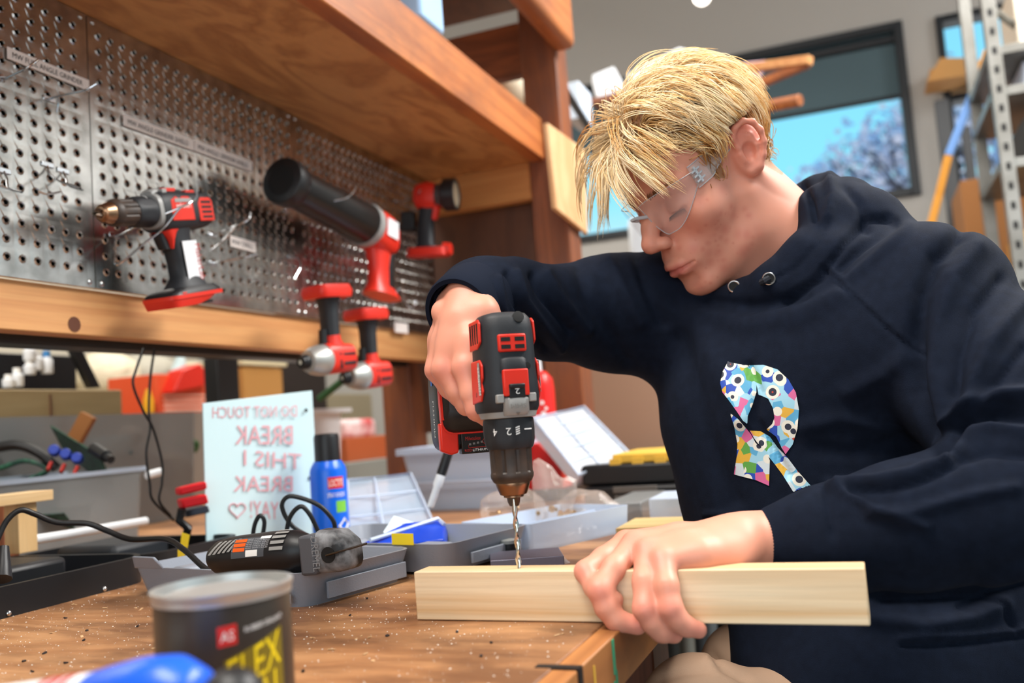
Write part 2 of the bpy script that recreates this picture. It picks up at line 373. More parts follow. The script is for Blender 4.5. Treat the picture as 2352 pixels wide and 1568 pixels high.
su = thing('storage_shelf', 'stained timber shelf unit standing over the workbench', 'shelf unit', (-0.95, 1.4, BZ))
b = MB(); b.box((-1.13, -0.4, Z1 + .685), (-0.782, YE + .02, Z1 + .703)); b.build('shelf_panel', m_ply, su)
b = MB(); b.box((-0.782, -0.4, Z1 + .683), (-0.744, YE + .03, Z1 + .797)); b.build('shelf_front', m_stain, su, bevel=0.003)
b = MB(); b.box((-1.09, YE, Z1 + .585), (-0.79, YE + .038, Z1 + .6845)); b.build('cleat', m_firx, su, bevel=0.002)
b = MB(); b.box((-0.79, YE + .001, BZ), (-0.69, YE + .10, Z1 + 1.6)); b.build('post', m_stainz, su, bevel=0.004)
b = MB(); b.box((-1.28, YE + .0, BZ), (-1.19, YE + .09, Z1 + 1.6)); b.build('post', m_stainz, su, bevel=0.004)
b = MB(); b.box((-1.13, -0.45, BZ), (-1.04 - .045, -0.36, Z1 + 1.6)); b.build('post', m_stainz, su, bevel=0.004)
b = MB(); b.box((-1.185, YE + .075, Z1 - .02), (-0.79, YE + .087, Z1 + .6845)); b.build('end_panel', m_brownply, su)
b = MB(); b.box((-1.137, -0.4, Z1 + .175), (-1.099, YE + .02, Z1 + .2465)); b.build('lower_rail', m_fir, su, bevel=0.002)
b = MB(); b.lathe([(0.001, 0), (0.012, .0004), (0.012, .001)], onx(170, 745, -1.0995), EX, 12); b.build('knot', mat('wood_knot', (92, 48, 24), .6), su)
b = MB(); b.box((-1.14, -0.4, Z1 + .64), (-1.108, YE + .0, Z1 + .6845)); b.build('upper_rail', m_fir, su, bevel=0.002)
# upper tier
b = MB(); b.box((-1.13, 0.9, Z1 + 1.17), (-0.70, YE + .12, Z1 + 1.188)); b.build('shelf_panel', m_brownply, su)
b = MB(); b.box((-0.70, 0.9, Z1 + 0.975), (-0.64, YE + .03, Z1 + 1.20)); o = b.build('shelf_front', m_stain, su, bevel=0.02, seg=4)
b = MB(); b.box((-1.10, YE + .05, Z1 + 0.95), (-0.79, YE + .09, Z1 + 1.10)); b.build('cross_rail', m_stainx, su, bevel=0.003)
# plywood tag hanging from the shelf front
q = [U(1260, 285, 2.15), U(1320, 330, 2.15), U(1348, 538, 2.12), U(1283, 478, 2.12)]
q = [V(-0.684, p[1], p[2]) for p in (onx(1258, 282, -.672), onx(1345, 345, -.672), onx(1350, 537, -.672), onx(1278, 478, -.672))]
b = MB(); b.prism(q, V(.012, 0, 0))
tag(b.build('plywood_offcut', wood('pale_plywood', (232, 190, 140), (216, 160, 108), 'Z', 8, .55, stretch=.3), bevel=.001), 'pale plywood offcut hanging at the end of the shelf', 'panel')
# ------------------------------------------------------------------ pegboard panels (real holes, dimples and raised bars)
XP = -1.088; PIT = 0.0254
PZ0, PZ1 = Z1 + .2475, Z1 + .684
m_hole = mat('dark_backing', (18, 16, 14), 0.9)
def pegboard(y0, y1, label):
    nc = int((y1 - y0 - .012) // PIT); nr = int((PZ1 - PZ0 - .010) // PIT)
    oy = (y0 + y1) / 2 - (nc - 1) * PIT / 2; oz = (PZ0 + PZ1) / 2 - (nr - 1) * PIT / 2
    pt = thing('pegboard_panel', label, 'pegboard', (XP, (y0 + y1) / 2, PZ0), 'perforated metal panels above the bench')
    ang = [math.pi * 2 * k / 8 for k in range(8)]
    sq = [(1, 0), (1, 1), (0, 1), (-1, 1), (-1, 0), (-1, -1), (0, -1), (1, -1)]
    b = MB(); vs = []; fs = []; n = 0; bars = MB()
    for i in range(nc):
        for j in range(nr):
            cy, cz = oy + i * PIT, oz + j * PIT
            if i and j and j < nr - 1 and i < nc - 1:
                # raised bar beside the hole
                p, q = V(XP, cy - .0105, cz + .0185), V(XP, cy - .0032, cz + .0062); w = V(0, .0013, .0007); up = V(.0014, 0, 0)
                bars.add([p, q - w, q + V(0, .001, -.0016), q + w, (p + q) / 2 + up * .8, q + up], [(0, 1, 4), (1, 5, 4), (1, 2, 5), (2, 3, 5), (3, 0, 4), (3, 4, 5)])
            ring0 = [V(XP, cy + a * PIT / 2, cz + c * PIT / 2) for a, c in sq]
            ring1 = [V(XP + .0002, cy + .0068 * math.cos(t), cz + .0068 * math.sin(t)) for t in ang]
            ring2 = [V(XP + .0022, cy + .0050 * math.cos(t), cz + .0050 * math.sin(t)) for t in ang]
            ring3 = [V(XP + .0012, cy + .0036 * math.cos(t), cz + .0036 * math.sin(t)) for t in ang]
            ring4 = [V(XP - .006, cy + .0036 * math.cos(t), cz + .0036 * math.sin(t)) for t in ang]
            vs += ring0 + ring1 + ring2 + ring3 + ring4
            for r in range(4):
                for k in range(8):
                    l = (k + 1) % 8; fs.append((n + r * 8 + k, n + r * 8 + l, n + (r + 1) * 8 + l, n + (r + 1) * 8 + k))
            n += 40
    b.add(vs, fs)
    # margins and the turned edges
    a0, a1, c0, c1 = oy - PIT / 2, oy + (nc - .5) * PIT, oz - PIT / 2, oz + (nr - .5) * PIT
    for (p0, p1, q0, q1) in ((y0 + .001, a0, PZ0, PZ1), (a1, y1 - .001, PZ0, PZ1), (a0, a1, PZ0, c0), (a0, a1, c1, PZ1)):
        b.add([(XP, p0, q0), (XP, p1, q0), (XP, p1, q1), (XP, p0, q1)], [(0, 1, 2, 3)])
    for (p, q) in (((y0 + .001, PZ0), (y1 - .001, PZ0)), ((y1 - .001, PZ0), (y1 - .001, PZ1)), ((y1 - .001, PZ1), (y0 + .001, PZ1)), ((y0 + .001, PZ1), (y0 + .001, PZ0))):
        b.add([(XP, *p), (XP - .009, *p), (XP - .009, *q), (XP, *q)], [(0, 1, 2, 3)])
    b.build('perforated_sheet', m_galv, pt, smooth=25)
    bars.build('raised_bars', m_galv, pt, smooth=0)['kind'] = 'stuff'
    b = MB(); b.box((XP - .0105, y0 + .002, PZ0 + .001), (XP - .0095, y1 - .002, PZ1 - .001)); b.build('backing', m_hole, pt)
    for (y, z) in ((y0 + .012, PZ1 - .008), (y1 - .012, PZ1 - .008), (y0 + .012, PZ0 + .008), (y1 - .012, PZ0 + .008)):
        b = MB(); b.lathe([(.0045, 0), (.0045, .001), (.003, .0022), (.0005, .0025)], V(XP, y, z), EX, 10); b.build('screw', m_steel, pt)
pegboard(0.43, 1.0705, 'bare perforated metal panel nearest the camera, holding only empty hooks')
pegboard(1.0705, 1.622, 'middle perforated metal panel behind the red and black hanging drill')
pegboard(1.622, 2.276, 'perforated metal panel at the far end, behind the impact drivers')

# ------------------------------------------------------------------ wire hooks and label strips
def wpt(p): return onx(p[0], p[1], XP + p[2])
def hook(label, *wires, r=.0016):
    base = wpt(wires[0][0]); t = thing('peg_hook', label, 'hook', base, 'wire hooks on the pegboard')
    for w in wires:
        b = MB(); b.tube(spline([wpt(p) for p in w], 6), r, 8); b.build('wire', m_wire, t)
    b = MB(); b.cbox(base + V(.0012, 0, 0), (EX, EY, EZ), (.0024, .022, .008)); b.build('clip_plate', m_wire, t, bevel=.001)
    return t
hook('empty wire hook cut by the left edge beside the first label', ((-20, 192, 0), (0, 186, .02), (30, 172, .06), (62, 156, .10), (88, 137, .11)), ((-10, 176, .0), (25, 178, .02), (-8, 186, .03)))
hook('empty wire hook below the end of the angle grinder label', ((112, 228, 0), (130, 222, .015), (165, 214, .05), (198, 206, .09), (222, 193, .105)), ((134, 224, .012), (133, 240, .012), (130, 257, .01)))
hook('lowest of the small empty hooks at the left edge', ((8, 392, 0), (16, 410, .012), (20, 432, .03), (50, 441, .06)), ((0, 427, .02), (20, 433, .03)))
hook('small empty hook left of the panel seam, nearest the left edge', ((108, 378, 0), (114, 398, .01), (135, 415, .04), (165, 425, .07), (184, 432, .09)), ((88, 440, .02), (110, 446, .03), (140, 440, .05)))
hook('small empty hook touching the panel seam', ((144, 392, 0), (152, 410, .012), (158, 426, .03), (190, 436, .06)))
hook('double wire hook carrying the hanging drill', ((262, 540, .004), (275, 540, .02), (330, 512, .075), (415, 476, .125), (443, 461, .135), (451, 452, .138), (452, 438, .138)), ((268, 543, .012), (265, 575, .03), (269, 608, .05), (330, 560, .085), (375, 524, .11), (405, 487, .122), (414, 477, .125)))
hook('double wire hook with upturned tip behind the drill handle', ((486, 540, .0), (510, 532, .02), (545, 517, .07), (568, 506, .09), (574, 498, .092), (575, 488, .092)), ((484, 575, .01), (510, 555, .04), (540, 522, .07)))
hook('flat wire hook right of the drill grip', ((488, 605, .0), (510, 600, .03), (555, 592, .06), (590, 584, .07)))
hook('tall wire hook standing in front of the vacuum mouth', ((640, 466, .0), (672, 457, .09), (673, 420, .105), (671, 374, .105)))
hook('wire hook with bent tip across the black vacuum canister', ((700, 472, .0), (730, 468, .10), (790, 456, .145), (806, 446, .15), (816, 433, .15)))
hook('thin straight wire hook below the vacuum', ((660, 485, .0), (664, 495, .015), (662, 512, .03)))
hook('wire hook above the first impact driver', ((668, 590, .0), (685, 594, .03), (690, 612, .05), (676, 640, .05)))
hook('white coated S shaped hook at the far end of the pegboard', ((905, 700, .01), (910, 672, .02), (922, 664, .03), (930, 690, .04), (940, 706, .05), (952, 702, .055), (954, 692, .055)), r=.0028)
hook('bent wire hook carrying the red flashlight', ((912, 462, .0), (940, 458, .05), (958, 448, .1), (966, 436, .12)))
m_lab = mat('label_tape', (246, 236, 230), 0.5); m_ink = mat('black_ink', (20, 18, 18), 0.6); m_rink = mat('red_ink', (196, 40, 40), 0.6)
def strip(c0, c1, c2, txt, label, lift=.0045, name='label_strip'):
    """corners: bottom-left, bottom-right, top-left in pixels on the panel"""
    p, q, r = (onx(*c, XP + lift) for c in (c0, c1, c2)); x = nrm(q - p); W_ = np.linalg.norm(q - p); H_ = np.dot(r - p, EZ); y = nrm(np.cross(EX, x))
    t = thing(name, label, 'label', p, 'printed labels on the pegboard')
    b = MB(); b.obox(p - V(.0015, 0, 0), x * W_, y * H_, V(.0015, 0, 0)); b.build('tape', m_lab, t)
    if txt:
        b = MB(); text(b, txt, p + x * W_ * .05 + y * H_ * .24, x, y, W_ * .86, H_ * .46, .0004); b.build('lettering', m_ink, t, smooth=0)
strip((18, 134), (205, 209), (20, 108), 'MW FUEL ANGLE GRINDER', 'label strip lettered angle grinder across the panel seam')
strip((285, 288), (446, 346), (287, 263), 'MW ANGLE GRINDER SHIELD', 'label strip on the middle panel left of its twin')
strip((448, 346), (580, 395), (450, 322), 'MW ANGLE GRINDER SHIELD', 'label strip ending just left of the vacuum')
strip((530, 565), (588, 580), (531, 541), 'MW DRILL', 'small white label right of the hanging drill')
strip((908, 762), (938, 766), (909, 739), '', 'tiny blank white sticker low on the far panel')

# ------------------------------------------------------------------ pistol-shaped power tools
class Fr:
    """local frame: t along the bit axis, h along the handle, s to the side"""
    def __init__(s, O, A, H, ka=1.0):
        s.O = np.asarray(O, float); s.A = nrm(A); H = np.asarray(H, float); s.H = nrm(H - s.A * np.dot(H, s.A)); s.S = np.cross(s.A, s.H); s.A = s.A * ka; s.ka = ka
    def P(s, t, h, q): return s.O + t * s.A + h * s.H + q * s.S
    def ring(s, t, h0, h1, w, n=28, e=3.0, q0=0):
        out = []
        for k in range(n):
            a = 2 * math.pi * k / n; c, d = math.cos(a), math.sin(a)
            out.append(s.P(t, (h0 + h1) / 2 + (h1 - h0) / 2 * math.copysign(abs(c) ** (2 / e), c), q0 + w * math.copysign(abs(d) ** (2 / e), d)))
        return out
    def hring(s, h, t0, t1, w, n=24, e=2.6):
        out = []
        for k in range(n):
            a = 2 * math.pi * k / n; c, d = math.cos(a), math.sin(a)
            out.append(s.P((t0 + t1) / 2 + (t1 - t0) / 2 * math.copysign(abs(c) ** (2 / e), c), h, w * math.copysign(abs(d) ** (2 / e), d)))
        return out
m_bronze = mat('chuck_bronze', (150, 118, 92), 0.32, 1.0)
m_bit = mat('drill_bit_steel', (212, 210, 200), 0.22, 1.0)
m_mark = mat('white_print', (238, 238, 236), 0.5)
m_slot = mat('slot_black', (8, 8, 9), 0.7)
m_chuck = mat('chuck_sleeve', (34, 31, 30), 0.5, vary=(60, (70, 54, 44), 0.25))
m_redprint = mat('red_print', (168, 34, 26), 0.5)

def drill(name, label, cat, fr, base, battery=True, bit=True):
    T = thing(name, label, cat, base); P = fr.P
    # motor housing
    b = MB(); b.loft([fr.ring(0.0, -.016, .016, .014), fr.ring(.002, -.024, .024, .0215), fr.ring(.007, -.028, .028, .0255), fr.ring(.018, -.0295, .031, .0272), fr.ring(.05, -.030, .033, .0278),
                      fr.ring(.066, -.031, .034, .0285), fr.ring(.078, -.0315, .034, .029), fr.ring(.090, -.030, .033, .0285), fr.ring(.094, -.028, .031, .027)])
    hs = b.build('housing', m_rubber, T, smooth=50)
    # top vent
    b = MB(); b.obox(P(.0225, -.0322, -.0135), fr.A * .0165, fr.S * .027, fr.H * .006); tv = b.build('top_vent', m_red, hs, bevel=.0015)
    b = MB()
    for a in (-.0112, .0022):
        for t in (.0255, .0325): b.obox(P(t, -.0326, a), fr.A * .0038, fr.S * .009, fr.H * .004)
    b.build('vent_slots', m_slot, hs)
    # side vents and side panels
    for sg in (1, -1):
        b = MB(); b.prism([P(.006, -.012, sg * .0253), P(.010, -.018, sg * .0253), P(.028, -.018, sg * .0256), P(.034, -.008, sg * .0256), P(.034, .02, sg * .0256), P(.006, .02, sg * .0253)], fr.S * sg * .0022); b.build('side_vent', m_red, hs, bevel=.001)
        b = MB()
        for k in range(4): b.obox(P(.0095, -.0125 + k * .008, sg * .0275), fr.A * .019, fr.H * .0042, fr.S * sg * .0003)
        b.build('vent_slots', m_slot, hs)
        b = MB(); b.prism([P(.044, -.012, sg * .0260), P(.050, -.020, sg * .0260), P(.062, -.020, sg * .0263), P(.066, -.016, sg * .0263), P(.074, -.020, sg * .0266), P(.083, -.014, sg * .0270), P(.085, .018, sg * .0270), P(.044, .018, sg * .0260)], fr.S * sg * .0022); b.build('side_panel', m_red, hs, bevel=.001)
        b = MB(); b.obox(P(.047, -.0165, sg * .0293), fr.A * .030, fr.H * .006, fr.S * sg * .0004); b.build('model_strip', m_grey, hs)
    b = MB(); x = fr.A; y = fr.H
    text(b, 'Milwaukee', P(.050, -.0015, .0300), x, -y, .026, .0085, .0002); text(b, 'Milwaukee', P(.077, -.0105, -.0300), -x, -y, .026, .0085, .0002); b.build('lettering', m_mark, hs, smooth=0)
    # hump, screw recess and mode switch
    b = MB(); b.loft([fr.ring(.044, -.0325, -.02, .010), fr.ring(.046, -.0342, -.02, .0125), fr.ring(.056, -.0345, -.02, .0135), fr.ring(.058, -.034, -.02, .0135)]); b.build('switch_hump', m_rubber, hs, smooth=50)
    b = MB(); b.lathe([(.0036, 0), (.0036, .0004), (.001, .0006)], P(.053, -.0316, .0125), -fr.H, 12); b.build('screw', m_slot, hs)
    b = MB(); b.lathe([(.0055, -.001), (.0055, .0012), (.0042, .0014)], P(.0065, -.0265, .009), -fr.H - fr.A * .3, 14); b.build('recess', m_slot, hs)
    b = MB(); b.obox(P(.0555, -.0356, -.0122), fr.A * .0245, fr.S * .0244, fr.H * .006); sw = b.build('speed_switch', m_red, T, bevel=.0012)
    b = MB(); b.obox(P(.0695, -.0362, -.0078), fr.A * .0125, fr.S * .0156, fr.H * .004); b.build('window', m_black, sw, bevel=.0008)
    b = MB(); b.obox(P(.0690, -.0385, -.0075), fr.A * .0042, fr.S * .015, fr.H * .004); b.build('slider', m_black, sw, bevel=.0012)
    b = MB(); text(b, '2', P(.0735, -.0364, .0022), -fr.S, fr.A, .0044, .0052, .0002); b.build('digit', m_mark, sw, smooth=0)
    # gearbox
    b = MB(); b.loft([fr.ring(.072, -.028, .028, .0265), fr.ring(.094, -.0278, .028, .0262), fr.ring(.0995, -.0265, .0265, .0245), fr.ring(.1, -.022, .022, .022)]); gb = b.build('gearbox', m_grey, T, smooth=50)
    b = MB(); b.loft([fr.ring(.0812, -.0352, -.02, .0112), fr.ring(.083, -.0362, -.02, .0125), fr.ring(.094, -.0345, -.02, .0125), fr.ring(.0975, -.031, -.02, .0115)]); b.build('switch_plate', m_grey, gb, smooth=40)
    b = MB()
    for sg in (1, -1): b.obox(P(.078, -.0335, sg * .0155 - .0035), fr.A * .008, fr.S * .007, fr.H * .01)
    b.build('lug', m_grey, gb, bevel=.001)
    b = MB(); text(b, 'SHM', P(.0875, -.0362, .0075), -fr.S, fr.A, .015, .004, .0006); b.build('lettering', mat('embossed_grey', (118, 116, 112), .5), gb, smooth=0)
    b = MB(); q = [P(.0955, -.0343, -.002), P(.0955, -.0343, .002), P(.098, -.0322, 0)]; b.prism(q, -fr.H * .0003); b.build('arrow', mat('embossed_grey', (118, 116, 112), .5), gb)
    # torque ring
    n = 48; rings = []
    for (t, r, dep) in ((.0998, .021, 0), (.1005, .0238, .0), (.104, .0244, .0006), (.112, .0245, .0010), (.121, .0240, .0010), (.126, .0228, .0003), (.1285, .0215, 0), (.129, .0190, 0)):
        rings.append([P(t, (r - dep * (1 if (k // 3) % 2 else 0)) * math.cos(2 * math.pi * k / n), (r - dep * (1 if (k // 3) % 2 else 0)) * math.sin(2 * math.pi * k / n)) for k in range(n)])
    b = MB(); b.loft(rings); tr_ = b.build('torque_ring', m_rubber, T, smooth=30)
    b = MB()
    def onring(t0, ang0, r=.0248):
        return lambda u, v: P(t0 + v, -r * math.cos(ang0 + u / r), -r * math.sin(ang0 + u / r))
    for (txt, an, w) in (('4', .92, .0042), ('2', .40, .0048)): text(b, txt, None, None, None, w, .0068, fn=onring(.1090, -an if False else an - w / .0248, .0251))
    for k in range(4):
        fn = onring(.1135 - k * .002, -.12, .0251); b.add([fn(0, 0), fn(.004, .0012), fn(.004, .0024), fn(0, .0012)], [(0, 1, 2, 3)])
    fn = onring(.1105, -.72, .0251)
    for k in range(5): b.add([fn(k * .002, 0), fn(k * .002 + .002, 0), fn(k * .002 + .002, .0011), fn(k * .002, .0011)], [(0, 1, 2, 3)])
    b.build('dial_marks', m_mark, tr_, smooth=0)
    # keyless chuck
    n = 60; rings = []
    for (t, r, dep) in ((.128, .0205, 0), (.1285, .0208, .0), (.1295, .0205, .0016), (.150, .0201, .0016), (.1515, .0203, 0)):
        rings.append([P(t, (r - dep * (1 if k % 6 == 0 else 0.15 * (k % 2))) * math.cos(2 * math.pi * k / n), (r - dep * (1 if k % 6 == 0 else 0.15 * (k % 2))) * math.sin(2 * math.pi * k / n)) for k in range(n)])
    b = MB(); b.loft(rings); ck = b.build('chuck_sleeve', m_chuck, T, smooth=30)
    b = MB(); b.lathe([(r_, h_ * fr.ka) for r_, h_ in [(.0203, .1515), (.0206, .153), (.0203, .1555), (.0185, .159), (.0170, .1605), (.012, .1608)]], fr.O, fr.A, 40); b.build('chuck_collar', m_chuck, ck, smooth=40)
    b = MB(); b.lathe([(r_, h_ * fr.ka) for r_, h_ in [(.0163, .1600), (.0166, .1612), (.0158, .164), (.0128, .1715), (.0095, .1728), (.0095, .1742), (.0075, .1746)]], fr.O, fr.A, 40); b.build('chuck_nose', m_bronze, ck, smooth=35)
    b = MB()
    for k in range(3):
        a = 2 * math.pi * k / 3 + .5; d = math.cos(a) * fr.H + math.sin(a) * fr.S; e = np.cross(fr.A, d)
        b.loft([[P(t, 0, 0) + d * r0 - e * w, P(t, 0, 0) + d * r0 + e * w, P(t, 0, 0) + d * r1 + e * w, P(t, 0, 0) + d * r1 - e * w] for (t, r0, r1, w) in ((.172, .0012, .0068, .0024), (.179, .0020, .0058, .0018), (.1825, .0024, .0042, .0014))])
    b.build('jaws', mat('jaw_steel', (110, 96, 84), .4, 1.0), ck)
    if bit:
        rings = []; n = 16
        for i in range(61):
            t = .176 + (.246 - .176) * i / 60; tw = max(0, (t - .190)) / .0165 * math.pi; fl = min(1, max(0, (t - .188) / .006)); tip = min(1, max(.15, (.246 - t) / .003 + .15)) if t > .2435 else 1
            rr_ = [.00275 * tip * (1 - fl * .48 * abs(math.sin(2 * math.pi * k / n)) ** 1.5) for k in range(n)]
            rings.append([P(t, rr_[k] * math.cos(2 * math.pi * k / n + tw), rr_[k] * math.sin(2 * math.pi * k / n + tw)) for k in range(n)])
        b = MB(); b.loft(rings); b.build('drill_bit', m_bit, T, smooth=45)
    # handle, trigger, foot
    b = MB(); b.loft([fr.hring(.020, .030, .088, .021), fr.hring(.034, .040, .084, .019), fr.hring(.05, .042, .080, .0175), fr.hring(.08, .040, .076, .0178), fr.hring(.105, .036, .076, .019), fr.hring(.118, .030, .086, .023), fr.hring(.126, .028, .092, .027)]); hd = b.build('grip', m_rubber, T, smooth=50)
    b = MB(); b.loft([fr.hring(.026, .050, .095, .0205), fr.hring(.034, .066, .090, .0188), fr.hring(.046, .074, .083, .0165), fr.hring(.060, .077, .080, .0130)]); b.build('red_yoke', m_red, hd, smooth=50)
    b = MB(); b.loft([fr.hring(.034, .082, .096, .009), fr.hring(.045, .078, .094, .0088), fr.hring(.060, .074, .090, .0085)]); b.build('trigger', m_black, T, smooth=50)
    b = MB()
    for k in range(12): b.obox(P(.039, .058 + k * .005, -.0182), fr.A * .012, fr.H * .0022, fr.S * .0364)
    b.build('grip_ribs', m_black, hd)
    b = MB(); b.loft([fr.hring(.122, .026, .096, .029, e=5), fr.hring(.128, .020, .108, .033, e=6), fr.hring(.134, .018, .112, .035, e=6), fr.hring(.137, .018, .112, .035, e=6)]); ft = b.build('foot', m_black, T, smooth=40)
    b = MB(); b.loft([fr.hring(.1335, .0165, .1135, .0362, e=6), fr.hring(.1395, .0165, .1135, .0362, e=6)]); b.build('foot_band', m_red, ft, smooth=40)
    b = MB(); b.prism([P(.026, .1325, -.0295), P(.060, .1325, -.0295), P(.085, .1325, -.0320), P(.090, .1325, .034), P(.097, .1325, .034), P(.097, .1325, -.036), P(.0165, .1325, -.036), P(.02, .1325, -.0295)], fr.H * -.0025); b.build('red_edge', m_red, ft)
    b = MB(); b.lathe([(.0045, 0), (.0045, .0006), (.002, .0007)], P(.070, .1300, -.022), -fr.H, 12); b.build('bit_hole', m_slot, ft)
    if battery:
        bt = thing_part('battery', T)
        b = MB(); b.loft([fr.hring(.1395, .020, .124, .0352, e=7), fr.hring(.146, .019, .130, .0365, e=7), fr.hring(.182, .019, .132, .0370, e=7), fr.hring(.187, .022, .129, .0345, e=7)]); bo = b.build('battery_pack', m_black, T, smooth=40)
        b = MB(); b.prism([P(.100, .1345, -.0372), P(.130, .1345, -.0372), P(.135, .1345, -.0260), P(.133, .1345, -.0175), P(.100, .1345, -.0165)], fr.H * .012); b.build('release_latch', m_red, bo, bevel=.002)
        b = MB(); b.obox(P(.112, .1335, -.0145), fr.A * .023, fr.S * .048, fr.H * .014); lp_ = b.build('gauge_panel', mat('gauge_black', (26, 22, 20), .35), bo, bevel=.001)
        b = MB(); text(b, 'Milwaukee', P(.1205, .1332, -.010), fr.S, -fr.A, .017, .0042, .0003); text(b, 'RED', P(.1325, .1332, -.0115), fr.S, -fr.A, .0085, .0026, .0003)
        b.tube([P(.1225 + .0032 * math.sin(a), .1330, .0135 + .0042 * math.cos(a)) for a in np.linspace(0, 2 * math.pi, 20, endpoint=False)], .0003, 4, closed=True)
        b.tube([P(.1255, .1330, -.007), P(.1285, .1330, -.007), P(.1285, .1330, .0132), P(.1258, .1330, .0134)], .0003, 4); b.build('red_lettering', m_redprint, lp_, smooth=0)
        b = MB()
        for k in range(4): b.obox(P(.1238 - k * .0006, .1333, -.0065 + k * .0045), fr.A * .0022, fr.S * .0026, -fr.H * .0002)
        b.build('gauge_bars', mat('gauge_grey', (110, 108, 106), .5), lp_)
        b = MB(); text(b, 'LITHIUM', P(.1325, .1332, -.0025), fr.S, -fr.A, .0165, .0026, .0003); text(b, '0', P(.1245, .1330, .0124), fr.S, -fr.A, .0022, .0038, .0003); b.build('white_lettering', m_mark, lp_, smooth=0)
        b = MB(); b.obox(P(.030, .160, -.0372), fr.A * .028, fr.H * .006, -fr.S * .0003); b.build('blue_strip', mat('blue_print', (40, 110, 200), .5), bo)
        b = MB(); text(b, 'LITHIUM', P(.075, .160, -.0372), fr.A, fr.H, .040, .005, .0003); b.build('side_lettering', m_mark, bo, smooth=0)
    else:
        b = MB(); b.loft([fr.hring(.1395, .030, .1135, .034, e=6), fr.hring(.146, .040, .1120, .033, e=6), fr.hring(.152, .060, .110, .031, e=6)]); b.build('battery_socket', m_red, ft, smooth=40)
        b = MB(); b.obox(P(.034, .1525, -.022), fr.A * .060, fr.S * .044, -fr.H * .004); b.build('socket_recess', m_slot, ft)
    return T
def thing_part(n, p): return None

# the drill in his hand: vertical, bit in the board
bt_ = ony(1192, 1303, .812)
FD = Fr(V(bt_[0], bt_[1], bt_[2] + .240), V(0, 0, -1), V(-.62, .785, 0))
drill('cordless_drill', 'red and black cordless drill held upright with its bit in the pine board', 'drill', FD, V(bt_[0], bt_[1], bt_[2]))
# the drill on the pegboard
p0, p1 = onx(216, 490, XP + .085), onx(508, 482, XP + .075)
A_ = nrm(p0 - p1); Lh = np.linalg.norm(p0 - p1); hb = onx(478, 690, XP + .07) - onx(452, 520, XP + .07)
ka = min(1.35, Lh / .183); FH = Fr(p0 - A_ * .183 * ka, A_, hb, ka)
hd_ = drill('cordless_drill', 'red and black drill without battery hanging on the pegboard', 'drill', FH, p1, battery=False, bit=False)
sgn = 1 if np.dot(FH.S, EX) > 0 else -1
b = MB(); b.obox(FH.P(.042, .050, sgn * .0188), FH.A * .026, FH.H * .070, FH.S * sgn * .0008); stk = b.build('sticker', m_white, hd_)
b = MB(); text(b, 'MakerLab', FH.P(.047, .056, sgn * .0197), FH.H, -FH.A if sgn > 0 else FH.A, .058, .010, .0002); b.build('lettering', m_redprint, stk, smooth=0)

def impact(label, nose, rear, foot, grp):
    """nose, rear of the body, battery foot: world points; body length .13, handle .14"""
    A = nrm(nose - rear); fr = Fr(nose - A * .128, A, foot - rear); P = fr.P
    T = thing('impact_driver', label, 'impact driver', nose - V(0, 0, .03), grp)
    b = MB(); b.loft([fr.ring(0, -.018, .018, .018), fr.ring(.004, -.027, .027, .026), fr.ring(.04, -.029, .03, .028), fr.ring(.062, -.029, .031, .028), fr.ring(.070, -.028, .03, .027)]); bd = b.build('housing', m_red, T, smooth=50)
    for sg in (1, -1):
        b = MB(); b.obox(P(.008, -.014, sg * .0263), fr.A * .034, fr.H * .006, fr.S * sg * .0015); b.obox(P(.046, -.02, sg * .0263), fr.A * .006, fr.H * .03, fr.S * sg * .0015); b.obox(P(.008, .004, sg * .0263), fr.A * .034, fr.H * .005, fr.S * sg * .0015); b.build('side_trim', m_black, bd, bevel=.0005)
    b = MB(); b.lathe([(.0285, .066), (.0300, .070), (.0295, .082), (.026, .098), (.021, .109), (.014, .112)], fr.O, A, 32); b.build('nose_cone', mat('cast_grey', (176, 176, 172), .38, .6), T)
    b = MB(); b.lathe([(.0135, .109), (.0135, .121), (.0115, .123), (.0115, .127), (.0085, .128), (.0045, .128)], fr.O, A, 24); b.build('bit_collar', m_black, T)
    b = MB(); b.lathe([(.0048, .1275), (.0048, .1285), (.003, .1285)], fr.O, A, 6); b.build('hex_socket', m_steel, T)
    b = MB(); b.loft([fr.hring(.020, .014, .066, .022), fr.hring(.036, .026, .060, .019), fr.hring(.052, .027, .056, .0175)]); b.build('red_neck', m_red, T, smooth=50)
    b = MB(); b.loft([fr.hring(.045, .027, .058, .0182), fr.hring(.09, .024, .056, .0185), fr.hring(.112, .018, .058, .0205), fr.hring(.122, .012, .064, .025)]); b.build('grip', m_rubber, T, smooth=50)
    b = MB(); b.loft([fr.hring(.030, .058, .072, .009), fr.hring(.058, .054, .068, .0085)]); b.build('trigger', m_black, T, smooth=50)
    b = MB(); b.loft([fr.hring(.118, -.004, .080, .033, e=5), fr.hring(.130, -.006, .084, .036, e=5), fr.hring(.142, .0, .080, .034, e=5)]); ft = b.build('battery_foot', m_red, T, smooth=40)
    b = MB(); b.obox(P(.004, .1425, -.022), fr.A * .066, fr.S * .044, -fr.H * .012); b.build('socket_recess', mat('deep_red', (90, 18, 14), .6), ft)
    b = MB(); b.obox(P(.030, .1432, -.012), fr.A * .014, fr.S * .024, -fr.H * .008); b.build('terminal_block', m_slot, ft)
    b = MB(); b.loft([fr.ring(-.004, .116, .142, .017), fr.ring(-.014, .120, .142, .016)]); b.build('foot_tab', m_red, ft, smooth=40)
    return T
g = 'impact drivers hanging upside down'
impact('impact driver hanging nearer the drill, nose down and handle up', U(690, 832, 1.70), U(785, 822, 1.79), U(792, 648, 1.82), g)
